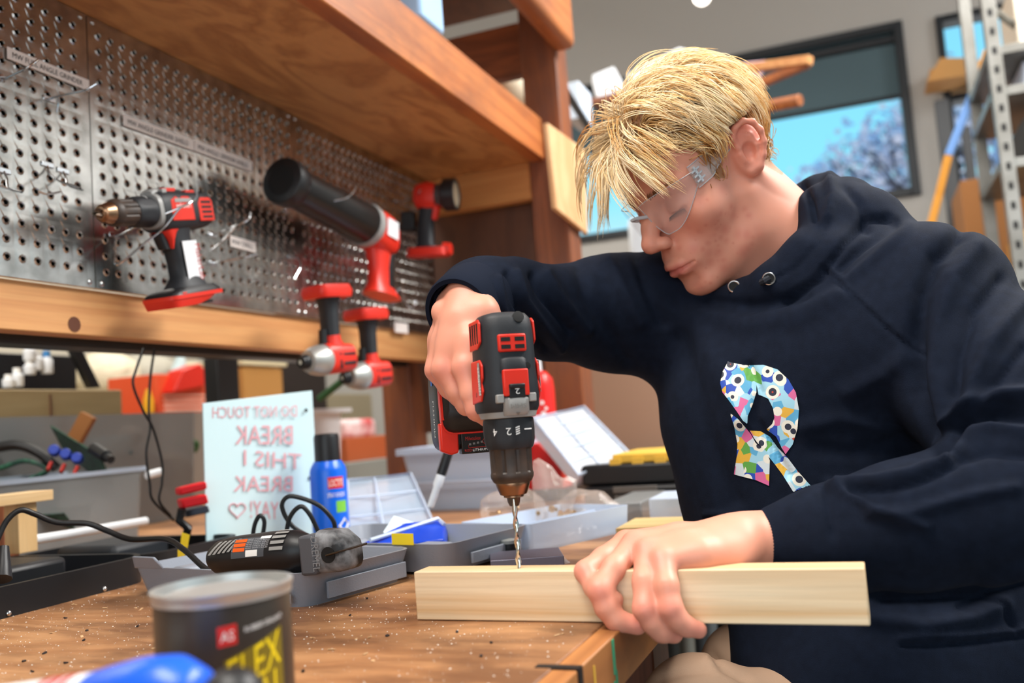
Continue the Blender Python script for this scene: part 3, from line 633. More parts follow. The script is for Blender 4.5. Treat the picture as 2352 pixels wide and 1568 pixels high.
impact('impact driver hanging lower and farther along the pegboard', U(786, 868, 1.90), U(872, 858, 1.99), U(880, 700, 2.02), g)

# hand vacuum: black canister with a flared mouth, red pistol body
vt = thing('hand_vacuum', 'black and red cordless hand vacuum hanging under the shelf', 'vacuum', onx(740, 560, XP + .08))
a0, a1 = onx(655, 418, XP + .09), onx(850, 522, XP + .10); A_ = nrm(a1 - a0); L_ = np.linalg.norm(a1 - a0)
b = MB(); b.lathe([(.034, 0), (.038, .0), (.040, .02), (.040, .06), (.0405, .10), (.0430, L_ - .12), (.0460, L_ - .02), (.042, L_)], a0, A_, 36); b.build('canister', mat('vacuum_black', (18, 18, 19), .35), vt)
b = MB(); b.lathe([(.042, -.012), (.045, -.010), (.047, .0), (.045, .022), (.041, .028)], a0, A_, 36); b.build('mouth_ring', m_black, vt)
b = MB(); b.lathe([(.030, -.0125), (.024, -.0135), (.012, -.013)], a0, A_, 24); b.build('inlet', m_slot, vt)
b = MB(); b.lathe([(.0475, L_ - .030), (.0490, L_ - .02), (.0475, L_ - .008)], a0, A_, 36); b.build('band', m_grey, vt)
fv = Fr(a1, A_, onx(905, 605, XP + .09) - onx(868, 470, XP + .09)); P_ = fv.P
b = MB(); b.loft([fv.ring(-.01, -.040, .045, .040), fv.ring(.02, -.044, .05, .040), fv.ring(.06, -.042, .052, .036), fv.ring(.085, -.030, .04, .026)]); b.build('motor_body', m_red, vt, smooth=50)
b = MB(); b.loft([fv.hring(.035, -.005, .075, .024), fv.hring(.08, .010, .075, .019), fv.hring(.12, .010, .085, .02), fv.hring(.145, -.004, .115, .03)]); b.build('handle', m_red, vt, smooth=50)
b = MB(); b.obox(P_(.052, .03, -.0215), fv.A * .018, fv.H * .10, fv.S * .043); b.build('grip_strip', m_black, vt, bevel=.003)
sg = 1 if np.dot(fv.S, EX) > 0 else -1
b = MB(); b.obox(P_(.008, -.02, sg * .0405), fv.A * .045, fv.H * .04, fv.S * sg * .001); b.build('sticker', m_white, vt)
# red flashlight
ft_ = thing('flashlight', 'red pistol-grip flashlight with black lens ring hanging at the pegboard end', 'flashlight', onx(965, 600, XP + .1))
f0, f1 = onx(968, 452, XP + .10), U(1048, 446, 2.26); A_ = nrm(f1 - f0); L_ = np.linalg.norm(f1 - f0)
fl = Fr(f0, A_, U(968, 585, 2.32) - U(985, 450, 2.32)); P_ = fl.P
b = MB(); b.loft([fl.ring(-.02, -.012, .014, .012), fl.ring(-.01, -.03, .03, .026), fl.ring(.02, -.036, .036, .03), fl.ring(.04, -.03, .034, .028)]); b.build('head', m_red, ft_, smooth=50)
b = MB(); b.lathe([(.026, .03), (.028, .045), (.028, L_ - .032)], f0, A_, 24); b.build('neck', mat('dark_grey_plastic', (66, 60, 60), .5), ft_)
b = MB(); b.lathe([(.034, L_ - .034), (.040, L_ - .028), (.040, L_), (.034, L_ + .002), (.032, L_ - .004)], f0, A_, 28); b.build('lens_ring', m_black, ft_)
b = MB(); b.lathe([(.033, L_ - .002), (.01, L_ - .001)], f0, A_, 24); b.build('lens', mat('lens', (150, 140, 120), .1), ft_)
b = MB(); b.loft([fl.hring(.03, -.005, .04, .019), fl.hring(.06, -.01, .03, .017), fl.hring(.12, -.014, .03, .02), fl.hring(.135, -.03, .05, .026)]); b.build('grip', m_rubber, ft_, smooth=50)
b = MB(); b.loft([fl.hring(.025, .028, .05, .015), fl.hring(.06, .026, .038, .012)]); b.build('trigger_guard', m_red, ft_, smooth=50)
b = MB(); b.loft([fl.hring(.130, -.035, .062, .030, e=5), fl.hring(.150, -.038, .066, .032, e=5)]); b.build('foot', m_red, ft_, smooth=40)
b = MB(); b.loft([fl.ring(.056, .118, .150, .02), fl.ring(.072, .120, .148, .018)]); b.build('foot_knob', m_red, ft_, smooth=50)
b = MB(); b.cbox(P_(-.035, .06, 0), (fl.A, fl.H, fl.S), (.035, .05, .03)); b.build('belt_clip', m_black, ft_, bevel=.004)
# ------------------------------------------------------------------ things on the bench
def clear_mat(name, rgb, alpha, rough=.25):
    return mat(name, rgb, rough, alpha=alpha, spec=.5)
m_clear = clear_mat('clear_plastic', (200, 222, 244), .42)
m_milky = clear_mat('milky_plastic', (206, 220, 240), .72, .35)
m_cleargrey = clear_mat('smoky_plastic', (150, 152, 152), .62, .3)
m_bagm = clear_mat('plastic_film', (222, 206, 196), .26, .10)

# pine board under the drill
b = MB(); bl = ony(957, 1421, .798); b_r = ony(2000, 1440, .798)
b.obox(V(bl[0], .798, BZ + .0005), V(b_r[0] - bl[0], -.004, 0), V(0, .032, 0), V(0, 0, .0455))
tag(b.build('pine_board', m_pine, bevel=.0012), 'pale pine board held under the drill, overhanging the bench edge', 'board')

# paint can in the foreground
cc = onz(526, 1682, BZ); can = thing('sealant_can', 'dark sealant can with metal rim and yellow lettering, nearest the camera', 'can', cc)
R_ = .0425; Hc = .092
b = MB(); b.lathe([(R_ - .001, 0), (R_, .002), (R_, Hc - .006)], cc, EZ, 56); b.build('label_body', mat('can_label', (46, 42, 40), .35, vary=(30, (60, 56, 50), .2)), can)
b = MB(); b.lathe([(R_, Hc - .0065), (R_ + .001, Hc - .006), (R_ + .001, Hc - .002), (R_ + .002, Hc - .001), (R_ + .002, Hc + .0015), (R_ - .001, Hc + .002), (R_ - .0025, Hc - .004), (R_ - .008, Hc - .0045), (R_ - .009, Hc - .002), (.002, Hc - .0018)], cc, EZ, 56); b.build('tin_rim', mat('tin', (176, 176, 174), .35, .55), can, smooth=50)
tocam = nrm((CAM - cc) * V(1, 1, 0)); side = np.cross(EZ, tocam)
def oncan(a0, z0, sl=0.0, r=R_ + .0004):
    return lambda u, v: cc + r * (math.cos(a0 + u / r) * tocam + math.sin(a0 + u / r) * side) + V(0, 0, z0 + v + sl * u)
b = MB()
text(b, 'FLEX', None, None, None, .036, .020, fn=oncan(.02, .034, .35)); text(b, 'SEAL', None, None, None, .036, .020, fn=oncan(.04, .013, .35)); b.build('lettering', mat('yellow_print', (240, 214, 24), .4), can, smooth=0)
b = MB(); b.sheet(lambda u, v: oncan(-.02, .012, .35, R_ + .0002)(u * .040, v * .042), 16, 4); b.build('lettering_ground', mat('yellow_dark', (120, 104, 20), .4), can)
b = MB(); b.sheet(lambda u, v: oncan(-.10, .062, .1, R_ + .0003)(u * .0115, v * .012), 6, 3); b.build('red_badge', mat('badge_red', (206, 44, 40), .4), can)
b = MB(); text(b, 'AS', None, None, None, .008, .006, fn=oncan(-.06, .065, .1, R_ + .0006)); text(b, 'RUBBER SEALANT', None, None, None, .028, .003, fn=oncan(.28, .069, .12)); text(b, 'COATING', None, None, None, .022, .003, fn=oncan(.3, .006, .6)); b.build('white_lettering', m_mark, can, smooth=0)
b = MB(); b.sheet(lambda u, v: oncan(.78, .002, 0, R_ + .0003)(u * .012, v * .022), 5, 3); b.build('blue_patch', mat('patch_blue', (40, 104, 190), .4), can)
b = MB(); b.sheet(lambda u, v: oncan(.62, -.0, 0, R_ + .0005)(u * .014, v * .010), 5, 3); b.build('orange_patch', mat('patch_orange', (226, 70, 30), .4), can)

# blue spray bottle lying at the very front
p, q = U(40, 1650, .50), U(430, 1608, .455); A_ = nrm(q - p)
sp_ = thing('glue_bottle', 'blurred blue bottle lying in front of the sealant can', 'bottle', V((p[0] + q[0]) / 2, (p[1] + q[1]) / 2, BZ))
b = MB(); b.lathe([(.014, -.06), (.018, -.05), (.0185, 0), (.019, .04), (.0195, .06)], p, A_, 28); b.build('label_sleeve', m_white, sp_)
b = MB(); b.lathe([(.0192, .058), (.0215, .075), (.0235, .095), (.0225, .115), (.016, .128), (.010, .132)], p, A_, 28); b.build('shoulder', mat('bottle_blue', (20, 90, 214), .3), sp_)
b = MB()
for k in range(3): b.lathe([(.0192, .026 + k * .009), (.0196, .029 + k * .009), (.0194, .032 + k * .009)], p, A_, 28)
b.build('red_band', m_redprint, sp_)
c0 = U(536, 1612, .44); b = MB(); b.ball(c0, .0165, 20); b.build('cap', m_black, sp_)

# black tool case, open
bc = thing('tool_case', 'open black plastic tool case at the left end of the bench', 'case', (-1.1, .8, BZ))
X0, X1, Y0, Y1, Hk = -1.25, -.953, .52, 1.03, .036
def rrect(x0, x1, y0, y1, r, z, n=6):
    out = []
    for (cx, cy, a) in ((x1 - r, y1 - r, 0), (x0 + r, y1 - r, 90), (x0 + r, y0 + r, 180), (x1 - r, y0 + r, 270)):
        for k in range(n + 1): t = math.radians(a + 90 * k / n); out.append(V(cx + r * math.cos(t), cy + r * math.sin(t), z))
    return out
def tray(b, x0, x1, y0, y1, z0, h, r, wall, taper=0.0, floor=.004, xf=None):
    R = [rrect(x0 + taper, x1 - taper, y0 + taper, y1 - taper, r, z0), rrect(x0, x1, y0, y1, r, z0 + h), rrect(x0 + wall, x1 - wall, y0 + wall, y1 - wall, max(r - wall, .001), z0 + h),
         rrect(x0 + wall + taper, x1 - wall - taper, y0 + wall + taper, y1 - wall - taper, max(r - wall, .001), z0 + floor)]
    if xf: R = [[xf(p) for p in q] for q in R]
    return b.loft(R)
b = MB(); tray(b, X0, X1, Y0, Y1, BZ, Hk, .05, .008, floor=.006); b.build('shell', m_black, bc, smooth=40)
b = MB(); b.loft([rrect(X0 + .009, X1 - .009, Y0 + .009, Y1 - .009, .04, BZ + .006), rrect(X0 + .009, X1 - .009, Y0 + .009, Y1 - .009, .04, BZ + .010)]); b.build('liner', mat('blue_grey_liner', (70, 78, 94), .5), bc)
for (px, py) in ((20, 1408), (240, 1352)):
    r_ = onx(px, py, X1); b = MB(); b.ball(r_, (.003, .0035, .0035), 10); b.build('rivet', m_steel, bc)
b = MB(); b.box((-1.13, .83, BZ + .010), (-1.02, .94, BZ + .048)); b.build('adapter', m_black, bc, bevel=.008)
b = MB(); b.tube(spline([V(-1.03, .83, BZ + .03), V(-1.0, .80, BZ + .02), V(-1.01, .76, BZ + .014)], 6), .002, 6); b.build('adapter_lead', m_cord, bc)
b = MB(); b.obox(V(-1.245, .56, BZ + .036), V(.03, 0, 0), V(0, .44, 0), V(-.03, 0, .03)); b.build('hinge_edge', m_black, bc, bevel=.004)
lc = thing('tool_case', 'black plastic case lying beyond the open black one', 'case', (-1.12, 1.16, BZ))
b = MB(); tray(b, -1.27, -.985, 1.05, 1.27, BZ, .03, .04, .008); b.build('shell', m_black, lc, smooth=40)
b = MB(); b.box((-1.2, 1.08, BZ + .006), (-1.08, 1.20, BZ + .04)); b.build('insert', m_rubber, lc, bevel=.01)

# pine stand: plank on a leg
ps = U(48, 1268, 1.42); st = thing('wooden_stand', 'small pine stand of a plank on a short block', 'stand', ps)
b = MB(); b.cbox(U(48, 1212, 1.42), (EX, EY, EZ), (.03, .034, .075)); b.build('block', m_pinez, st, bevel=.001)
b = MB(); b.cbox(U(46, 1143, 1.42) + V(0, -.03, 0), (EX, EY, EZ), (.05, .14, .016)); b.build('plank', wood('pine_plank', (238, 206, 158), (222, 180, 124), 'Y', 16, .5, stretch=.04), st, bevel=.001)
b = MB(); b.cbox(U(10, 1215, 1.5), (EX, EY, EZ), (.03, .03, .10)); b.build('block', m_stainz, st)

# clear bin of circuit boards
XB = -1.36
g0, g1 = onx(30, 1092, XB), onx(335, 1070, XB)
cb = thing('parts_bin', 'clear plastic bin full of circuit boards behind the pine stand', 'bin', V(XB - .1, (g0[1] + g1[1]) / 2, BZ))
zt = Z1 - .0 + (g1[2] - Z1); y0b, y1b = g0[1] - .25, g1[1]
b = MB(); tray(b, XB - .22, XB, y0b, y1b, BZ, zt - BZ, .02, .003, taper=.008); b.build('tub', m_cleargrey, cb, smooth=40)
b = MB(); b.loft([rrect(XB - .222, XB + .006, y0b - .004, y1b + .006, .02, zt - .008), rrect(XB - .222, XB + .006, y0b - .004, y1b + .006, .02, zt), rrect(XB - .216, XB - .002, y0b + .004, y1b - .002, .02, zt), rrect(XB - .216, XB - .002, y0b + .004, y1b - .002, .02, zt - .008)], cap=False); b.build('rim', m_milky, cb)
b = MB(); b.cyl(V(XB + .012, y1b - .01, zt - .018), V(XB + .012, y1b + .025, zt - .014), .008, n=10); b.build('handle_lug', m_white, cb)
m_pcb = mat('circuit_board_green', (40, 92, 70), .4, vary=(90, (20, 50, 44), .1))
rr = random.Random(5)
for k in range(7):
    c = V(XB - .04 - rr.random() * .12, y0b + .1 + k * .055, BZ + .05 + rr.random() * .05); a, e2, n2 = basis(V(rr.uniform(-.6, .6), rr.uniform(-.5, .5), 1))
    b = MB(); b.cbox(c, (a, e2, n2), (.13, .09, .002)); ob = tag(b.build('circuit_board', m_pcb), 'green circuit board lying inside the clear bin', 'circuit board', 'circuit boards in the clear bin')
pc = U(190, 1048, 1.85); a, e2 = nrm(U(270, 1080, 1.8) - U(140, 1000, 1.9)), None
cbd = thing('circuit_board', 'circuit board with blue capacitors sticking out of the clear bin', 'circuit board', pc - V(0, 0, .05))
n2 = nrm(np.cross(a, V(.6, -.5, .3))); e2 = np.cross(n2, a)
b = MB(); b.cbox(pc, (a, e2, n2), (.17, .09, .002)); b.build('board', m_pcb, cbd)
for k in range(3):
    c = U(128 + 26 * k, 1038 + 9 * k, 1.78); b = MB(); b.lathe([(.010, 0), (.0105, .002), (.0105, .016), (.009, .018)], c, V(.5, -.7, .3), 14); b.build('capacitor', mat('capacitor_blue', (24, 56, 160), .35), cbd)
    c = U(118 + 30 * k, 1062 + 5 * k, 1.76); b = MB(); b.lathe([(.004, 0), (.004, .02)], c, V(.2, -.5, -.5), 10); b.build('resistor', m_redprint, cbd)
b = MB(); b.lathe([(.012, 0), (.012, .05), (.008, .052), (.008, .07)], U(215, 1030, 1.8), U(262, 1060, 1.75) - U(215, 1030, 1.8), 14); b.build('jack', m_black, cbd)
for i, (pts, lb) in enumerate((([(-20, 1030), (40, 1022), (90, 1040), (130, 1075)], 'thick black cable arching out of the clear bin'), ([(0, 1075), (60, 1058), (110, 1078), (70, 1100)], 'green ribbon of board edge curving over the bin rim'))):
    b = MB(); b.tube(spline([U(x, y, 1.80) for x, y in pts], 8), .010 if i == 0 else .005, 8); tag(b.build('cable', m_cord if i == 0 else m_pcb), lb, 'cable')
b = MB(); b.prism([U(150, 1010, 1.95), U(185, 945, 1.95), U(214, 960, 1.95), U(180, 1020, 1.95)], V(-.02, .03, 0)); tag(b.build('cardboard_strip', mat('brown_card', (150, 96, 50), .8)), 'brown cardboard strip standing up out of the clear bin', 'cardboard')
b = MB(); b.tube([onx(72, 1240, XB + .06), onx(150, 1228, XB + .06), onx(335, 1196, XB + .06)], .0075, 12); tag(b.build('plastic_tube', m_white), 'white plastic tube lying along the foot of the clear bin', 'tube')

# second smoky bin, drawer, rack and clutter behind
X2 = -1.62
def wallbox(name, label, cat, x, c0, c1, depth, m, bevel=.003, grp=None, floor=False):
    """box whose bench-facing side spans pixel corners c0 (top-left) to c1 (bottom-right) on plane x"""
    p, q = onx(*c0, x), onx(*c1, x); b = MB(); b.box((x - depth, p[1], BZ if floor else q[2]), (x, q[1], p[2])); return tag(b.build(name, m, bevel=bevel), label, cat, grp)
gb2 = thing('storage_bin', 'smoky translucent storage bin behind the clear bin', 'bin', onx(330, 1180, X2))
p, q = onx(-60, 960, X2), onx(462, 1100, X2); b = MB(); tray(b, X2 - .12, X2, p[1], q[1], BZ, onx(462, 945, X2)[2] - BZ, .02, .004, .01); b.build('tub', m_cleargrey, gb2, smooth=40)
for k, (x, y, w, col) in enumerate(((250, 1040, .10, (70, 96, 104)), (330, 1080, .12, (52, 56, 64)), (430, 1020, .06, (60, 110, 54)), (400, 1070, .09, (150, 136, 118)), (300, 1000, .07, (120, 108, 100)))):
    c = onx(x, y, X2 - .06); b = MB(); b.cbox(V(c[0], c[1], max(c[2], BZ + w * .55)), basis(V(.3 * k - .5, .4, 1)), (w, w * .7, w * .6)); tag(b.build('bundle', mat('bundle_%d' % k, col, .7), bevel=.012), ('grey blue', 'dark slate', 'green', 'tan', 'brown grey')[k] + ' bundle seen through the smoky bin', 'bundle', 'bundles in the smoky bin')
dr = thing('drawer_box', 'long tan wooden drawer box on the far side of the bench', 'drawer', onx(140, 975, -1.75))
p, q = onx(-80, 905, -1.75), onx(282, 965, -1.75); zf = p[2]
b = MB(); b.box((-2.0, p[1] - .2, q[2]), (-1.75, q[1], onx(282, 895, -1.75)[2])); b.build('body', wood('tan_drawer', (176, 154, 112), (158, 134, 92), 'Y', 8, .6), dr, bevel=.003)
b = MB(); b.box((-1.76, q[1] - .22, q[2]), (-1.745, q[1] - .218, zf)); b.build('joint', m_brownply, dr)
for zz in (BZ,):
    b = MB(); b.box((-1.99, p[1], BZ), (-1.77, q[1] - .05, q[2])); b.build('plinth', m_brownply, dr)
rk = thing('parts_rack', 'black rack of small white and blue topped bottles', 'rack', onx(90, 900, -1.9))
p, q = onx(10, 800, -1.9), onx(160, 900, -1.9); b = MB(); b.box((-2.0, p[1] - .05, q[2] - .02), (-1.88, q[1] + .1, q[2])); b.box((-2.0, p[1] - .05, q[2]), (-1.98, q[1] + .1, p[2])); b.build('frame', m_black, rk, bevel=.003)
m_cap = mat('cap_blue', (60, 130, 190), .4)
for k, (x, y0, y1) in enumerate(((20, 860, 890), (40, 845, 888), (68, 790, 828), (68, 828, 860), (85, 806, 850), (108, 806, 858))):
    t_ = onx(x, y0, -1.9); u_ = onx(x, y1, -1.9); h_ = t_[2] - u_[2]
    bt = thing('small_bottle', ('white bottle at the left end of the black rack', 'slim white bottle second from the left in the black rack', 'upper white bottle in the black rack', 'short white bottle below another in the black rack', 'white bottle right of the stacked pair in the rack', 'blue topped bottle at the right of the black rack')[k], 'bottle', u_, 'bottles in the black rack')
    b = MB(); b.lathe([(.013, 0), (.0145, .003), (.0145, h_ * .6), (.008, h_ * .75)], u_, EZ, 14); b.build('body', m_white, bt)
    b = MB(); b.lathe([(.009, h_ * .72), (.009, h_)], u_, EZ, 12); b.build('cap', m_cap if k == 5 else m_mark, bt)
b = MB(); b.obox(onx(148, 795, -1.85), V(.02, 0, 0), onx(172, 795, -1.85) - onx(148, 795, -1.85), onx(196, 892, -1.85) - onx(148, 795, -1.85)); tag(b.build('steel_strut', m_black, bevel=.002), 'slanting black strut below the timber rail', 'strut')
for k, (x, c0, c1, lab) in enumerate(((-2.6, (175, 790), (300, 885), 'large pale sack left of the grey one beyond the bench'), (-2.6, (265, 800), (400, 890), 'pale grey sack sagging beyond the bench'), (-2.7, (380, 792), (500, 870), 'cream sack behind the red orange box'))):
    p, q = onx(*c0, x), onx(*c1, x); c = (p + q) / 2; c[2] = onx(300, 905, -2.42)[2] + (p[2] - q[2]) * .57; b = MB(); b.ball(c, (.12, (q[1] - p[1]) * .52, (p[2] - q[2]) * .6), 20)
    tag(b.build('sack', mat('sack_%d' % k, ((226, 214, 186), (170, 166, 152), (220, 212, 186))[k], .8, bump=(9, .8, .05))), lab, 'sack', 'sacks beyond the bench')
b = MB(); b.box((-2.9, .9, .0), (-2.42, 4.2, onx(300, 905, -2.42)[2])); tag(b.build('back_counter', mat('counter_tan', (150, 138, 112), .7), bevel=.004), 'tan counter beyond the bench carrying the pale sacks', 'counter')
ob_ = thing('carton', 'red orange carton with pale stripes beyond the bench', 'box', onx(425, 948, -2.1))
p, q = onx(358, 868, -2.1), onx(495, 948, -2.1); b = MB(); b.box((-2.3, p[1], q[2]), (-2.1, q[1], onx(490, 862, -2.1)[2])); b.build('box', mat('carton_orange', (226, 84, 40), .6), ob_, bevel=.003)
for k in range(4):
    z = q[2] + (.01 + k * .016); b = MB(); b.box((-2.1, p[1] + .03, z), (-2.098, q[1], z + .006)); b.build('stripe', mat('carton_stripe', (250, 214, 190), .6), ob_)
b = MB(); b.prism([onx(420, 850, -2.05), onx(460, 835, -2.05), onx(495, 880, -2.05), onx(400, 900, -2.05)], V(-.06, 0, 0)); b.build('flap', m_red, ob_, bevel=.003)
b = MB(); b.tube(spline([onx(415, 815, -2.13), onx(410, 845, -2.13), onx(392, 884, -2.12)], 8), [.012 + .01 * math.sin(k / 16 * 3.14) for k in range(17)], 10); tag(b.build('rag', mat('pale_blue_rag', (190, 214, 216), .8)), 'pale blue rag hanging over the red orange carton', 'rag')
wallbox('storage_crate', 'grey crate carrying the red orange carton', 'crate', -2.08, (330, 949), (520, 1010), .26, mat('crate_grey', (128, 118, 108), .7), floor=True)
b = MB(); p = onx(342, 948, -2.095); b.lathe([(.016, 0), (.016, .04), (.006, .075)], p, EZ, 12); tag(b.build('glue_tube', mat('tube_yellow', (240, 176, 20), .5)), 'small yellow tube beside the red orange carton', 'tube')
b = MB(); p, q = onx(497, 790, -1.72), onx(556, 1000, -1.72); b.box((-1.77, p[1], BZ), (-1.72, q[1], Z1 + .24)); o = tag(b.build('steel_post', m_black, bevel=.003), 'black steel post behind the white sign', 'post')
b = MB(); b.box((-1.24, .3, onx(0, 786, -1.18)[2]), (-1.18, 2.26, Z1 + .23)); tag(b.build('black_strip', m_black, bevel=.003), 'long black strip running just below the timber rail', 'beam')  # solid black strip along the underside of the rail
wallbox('cardboard_box', 'cardboard box behind the impact drivers, left of the dark gap', 'box', -2.1, (560, 842), (655, 990), .25, mat('box_kraft', (176, 128, 66), .8), floor=True)
wallbox('cream_lid', 'cream lid on the cardboard box behind the impact drivers', 'lid', -2.09, (558, 822), (660, 842), .28, mat('lid_cream', (206, 196, 160), .7))
wt = thing('storage_tub', 'white plastic tub with a flared rim behind the spray can', 'tub', onx(755, 1100, -1.5))
p, q = onx(690, 945, -1.5), onx(796, 1090, -1.5); b = MB(); tray(b, -1.75, -1.5, p[1], q[1], BZ, p[2] - BZ, .015, .004, .012); b.build('tub', m_white, wt, smooth=40)
p2, q2 = onx(690, 918, -1.49), onx(803, 936, -1.49); b = MB(); tray(b, -1.77, -1.48, p2[1], q2[1] + .01, p[2] - .006, .012, .02, .02); b.build('rim', m_white, wt)
b = MB(); b.tube([U(735, 915, 2.45), U(795, 868, 2.35)], .010, 8); tag(b.build('garden_stake', mat('stake_green', (38, 88, 50), .6)), 'green stick poking out behind the impact drivers', 'stick')
wallbox('red_bag', 'crumpled red and white bag in the dark gap under the pegboard', 'bag', -1.75, (800, 962), (868, 1003), .16, mat('bag_red', (190, 60, 60), .6, vary=(12, (220, 196, 196), .1)), .02)
wallbox('storage_box', 'orange brown box in the dark gap under the pegboard', 'box', -1.7, (797, 1006), (905, 1062), .2, mat('drawer_orange', (168, 82, 40), .6))
wallbox('grey_toolbox', 'grey flat toolbox below the orange brown box', 'toolbox', -1.65, (797, 1064), (905, 1120), .2, mat('toolbox_grey', (120, 126, 122), .6), floor=True)
b = MB(); b.box((-2.2, onx(640, 900, -2.2)[1], BZ), (-2.18, 3.4, Z1 + .6)); tag(b.build('shade_sheet', mat('recess_shade', (34, 24, 18), .8)), 'dark sheet standing in for the shade in the gap under the pegboard', 'shade_sheet')  # dark sheet put in for the shade of the recess

# thin cords hanging under the rail
for k, (pts, lb) in enumerate((([(330, 800), (312, 850), (306, 885), (330, 945), (352, 985), (372, 1060), (372, 1110), (366, 1150), (392, 1185)], 'thin black cord with the wider swing under the rail'), ([(355, 800), (345, 870), (342, 940), (345, 985), (336, 1040), (344, 1110), (352, 1150), (400, 1195)], 'thin black cord crossing behind the other under the rail'))):
    b = MB(); b.tube(spline([onx(x, y, -1.17 + (.012 if k == 0 else 0)) for x, y in pts], 8), .0022, 8); tag(b.build('thin_cord', m_cord), lb, 'cord')
# red clamp
rc = thing('spring_clamp', 'red jawed clamp with black stem left of the white sign', 'clamp', onz(440, 1240, BZ))
c = U(444, 1125, 1.50)
b = MB(); b.obox(U(413, 1120, 1.5), U(475, 1105, 1.5) - U(413, 1120, 1.5), V(-.02, .01, 0), U(415, 1138, 1.5) - U(413, 1120, 1.5)); b.build('jaw', mat('clamp_red', (226, 24, 36), .45), rc, bevel=.003)
b = MB(); b.obox(U(416, 1146, 1.5), U(475, 1134, 1.5) - U(416, 1146, 1.5), V(-.02, .01, 0), U(422, 1168, 1.5) - U(416, 1146, 1.5)); b.build('jaw', mat('clamp_red', (226, 24, 36), .45), rc, bevel=.003)
b = MB(); b.tube([U(418, 1168, 1.5), U(412, 1195, 1.5), U(432, 1212, 1.5), U(425, 1240, 1.52)], .007, 10); b.build('stem', m_black, rc)
b = MB(); b.obox(U(425, 1172, 1.52), U(478, 1160, 1.52) - U(425, 1172, 1.52), V(-.03, .02, 0), U(430, 1188, 1.52) - U(425, 1172, 1.52)); b.build('bar', mat('steel_dark', (90, 96, 108), .4, .6), rc, bevel=.002)

# translucent sign, written on the far side so it reads backwards
sl, sr = onz(475, 1272, BZ), onz(737, 1226, BZ)
tl, trr = U(466, 926, np.dot(sl - CAM, AX[2]) + .01), U(717, 897, np.dot(sr - CAM, AX[2]) + .01)
sg_ = thing('sign_board', 'pale translucent sign board with backward red marker writing', 'sign', (sl + sr) / 2)
nsg = nrm(np.cross(sr - sl, tl - sl)); nsg = nsg if np.dot(nsg, CAM - sl) > 0 else -nsg
b = MB(); b.prism([sl, sr, trr, tl], -nsg * .003); b.build('sheet', mat('sign_sheet', (204, 232, 238), .4), sg_, bevel=.0008)
m_marker = mat('red_marker', (222, 164, 172), .6)
def onsign(x, y, lift=.0002):
    # pixel on the sign plane
    r = ray(x, y); d = np.dot(sl - CAM, nsg) / np.dot(r, nsg); return CAM + r * d + nsg * lift
def signline(s, xr, xl, yb, yt, slope):
    """mirrored writing from the right edge xr to the left edge xl"""
    v, f = glyphs(s); w = v[:, 0].max(); b = MB()
    P_ = np.array([onsign(xr + (xl - xr) * a / w, yb + slope * (a / w) + (yt - yb) * c) for a, c in v]); b.add(P_, f); b.build('handwriting', m_marker, sg_, smooth=0)
signline('DO NOT TOUCH', 682, 488, 956, 930, 4); signline('BREAK', 672, 540, 1020, 976, 0); signline('THIS I', 692, 560, 1078, 1042, -10); signline('BREAK', 672, 536, 1128, 1092, 0); signline('YAY!', 640, 575, 1192, 1152, -4)
b = MB(); hp = [onsign(545 + 15 * math.sin(t) ** 3 * 1.25, 1170 - (13 * math.cos(t) - 5 * math.cos(2 * t) - 2 * math.cos(3 * t) - math.cos(4 * t)) * 1.2) for t in np.linspace(0, 2 * math.pi, 30, endpoint=False)]
b.tube(hp, .0011, 5, closed=True); b.build('heart', m_marker, sg_)
for (x, y) in ((703, 942), (712, 1097)): b = MB(); b.lathe([(.0035, -.0005), (.0035, .0003), (.001, .0003)], onsign(x, y, 0), nsg, 14); b.build('hole', m_slot, sg_)

# grey clamshell case of the rotary tool
K = np.append(onz(700, 1400, BZ)[:2], BZ); cu_ = nrm(V(-.295, .066, 0)); cv_ = nrm(V(.048, .17, 0)); cv_ = nrm(cv_ - cu_ * np.dot(cu_, cv_))
m_case = mat('case_grey', (142, 148, 160), .42, bump=(500, .25))
def cf(p): return K + cu_ * p[0] + cv_ * p[1] + V(0, 0, p[2])
gc = thing('rotary_tool_case', 'open grey clamshell case of the rotary tool', 'case', cf((.15, .18, 0)))
b = MB(); tray(b, -.004, .305, -.004, .180, 0, .038, .022, .004, taper=.010, floor=.006, xf=cf); sh = b.build('base_shell', m_case, gc, smooth=40)
for (u0, w) in ((.055, .060), (.235, .060)):
    b = MB(); b.prism([cf((u0, -.004, .036)), cf((u0 + w, -.004, .036)), cf((u0 + w * .85, -.013, .052)), cf((u0 + w * .15, -.013, .052))], cv_ * .004); b.build('latch', m_case, sh, bevel=.0015)
b = MB(); b.obox(cf((.016, -.0045, .006)), cu_ * 0 + cv_ * .001, cu_ * .02, V(0, 0, .01)); b.obox(cf((-.0062, .03, .006)), cu_ * .003, cv_ * .13, V(0, 0, .018)); b.build('side_panel', m_case, sh, bevel=.001)
for (u0, v0, du, dv, h_) in ((.02, .03, .05, .05, .026), (.23, .02, .03, .05, .028), (.26, .09, .03, .06, .022), (.10, .13, .10, .03, .026), (.02, .10, .04, .06, .020)):
    b = MB(); b.obox(cf((u0, v0, .006)), cu_ * du, cv_ * dv, V(0, 0, h_)); b.build('moulded_rib', m_case, sh, bevel=.006)
b = MB(); tray(b, -.048, .262, .190, .378, .004, .036, .022, .004, taper=.010, floor=.006, xf=cf); ld = b.build('lid_shell', m_case, gc, smooth=40)
b = MB(); b.obox(cf((-.0515, .235, .010)), cu_ * .004, cv_ * .11, V(0, 0, .014)); b.build('side_panel', m_case, ld, bevel=.001)
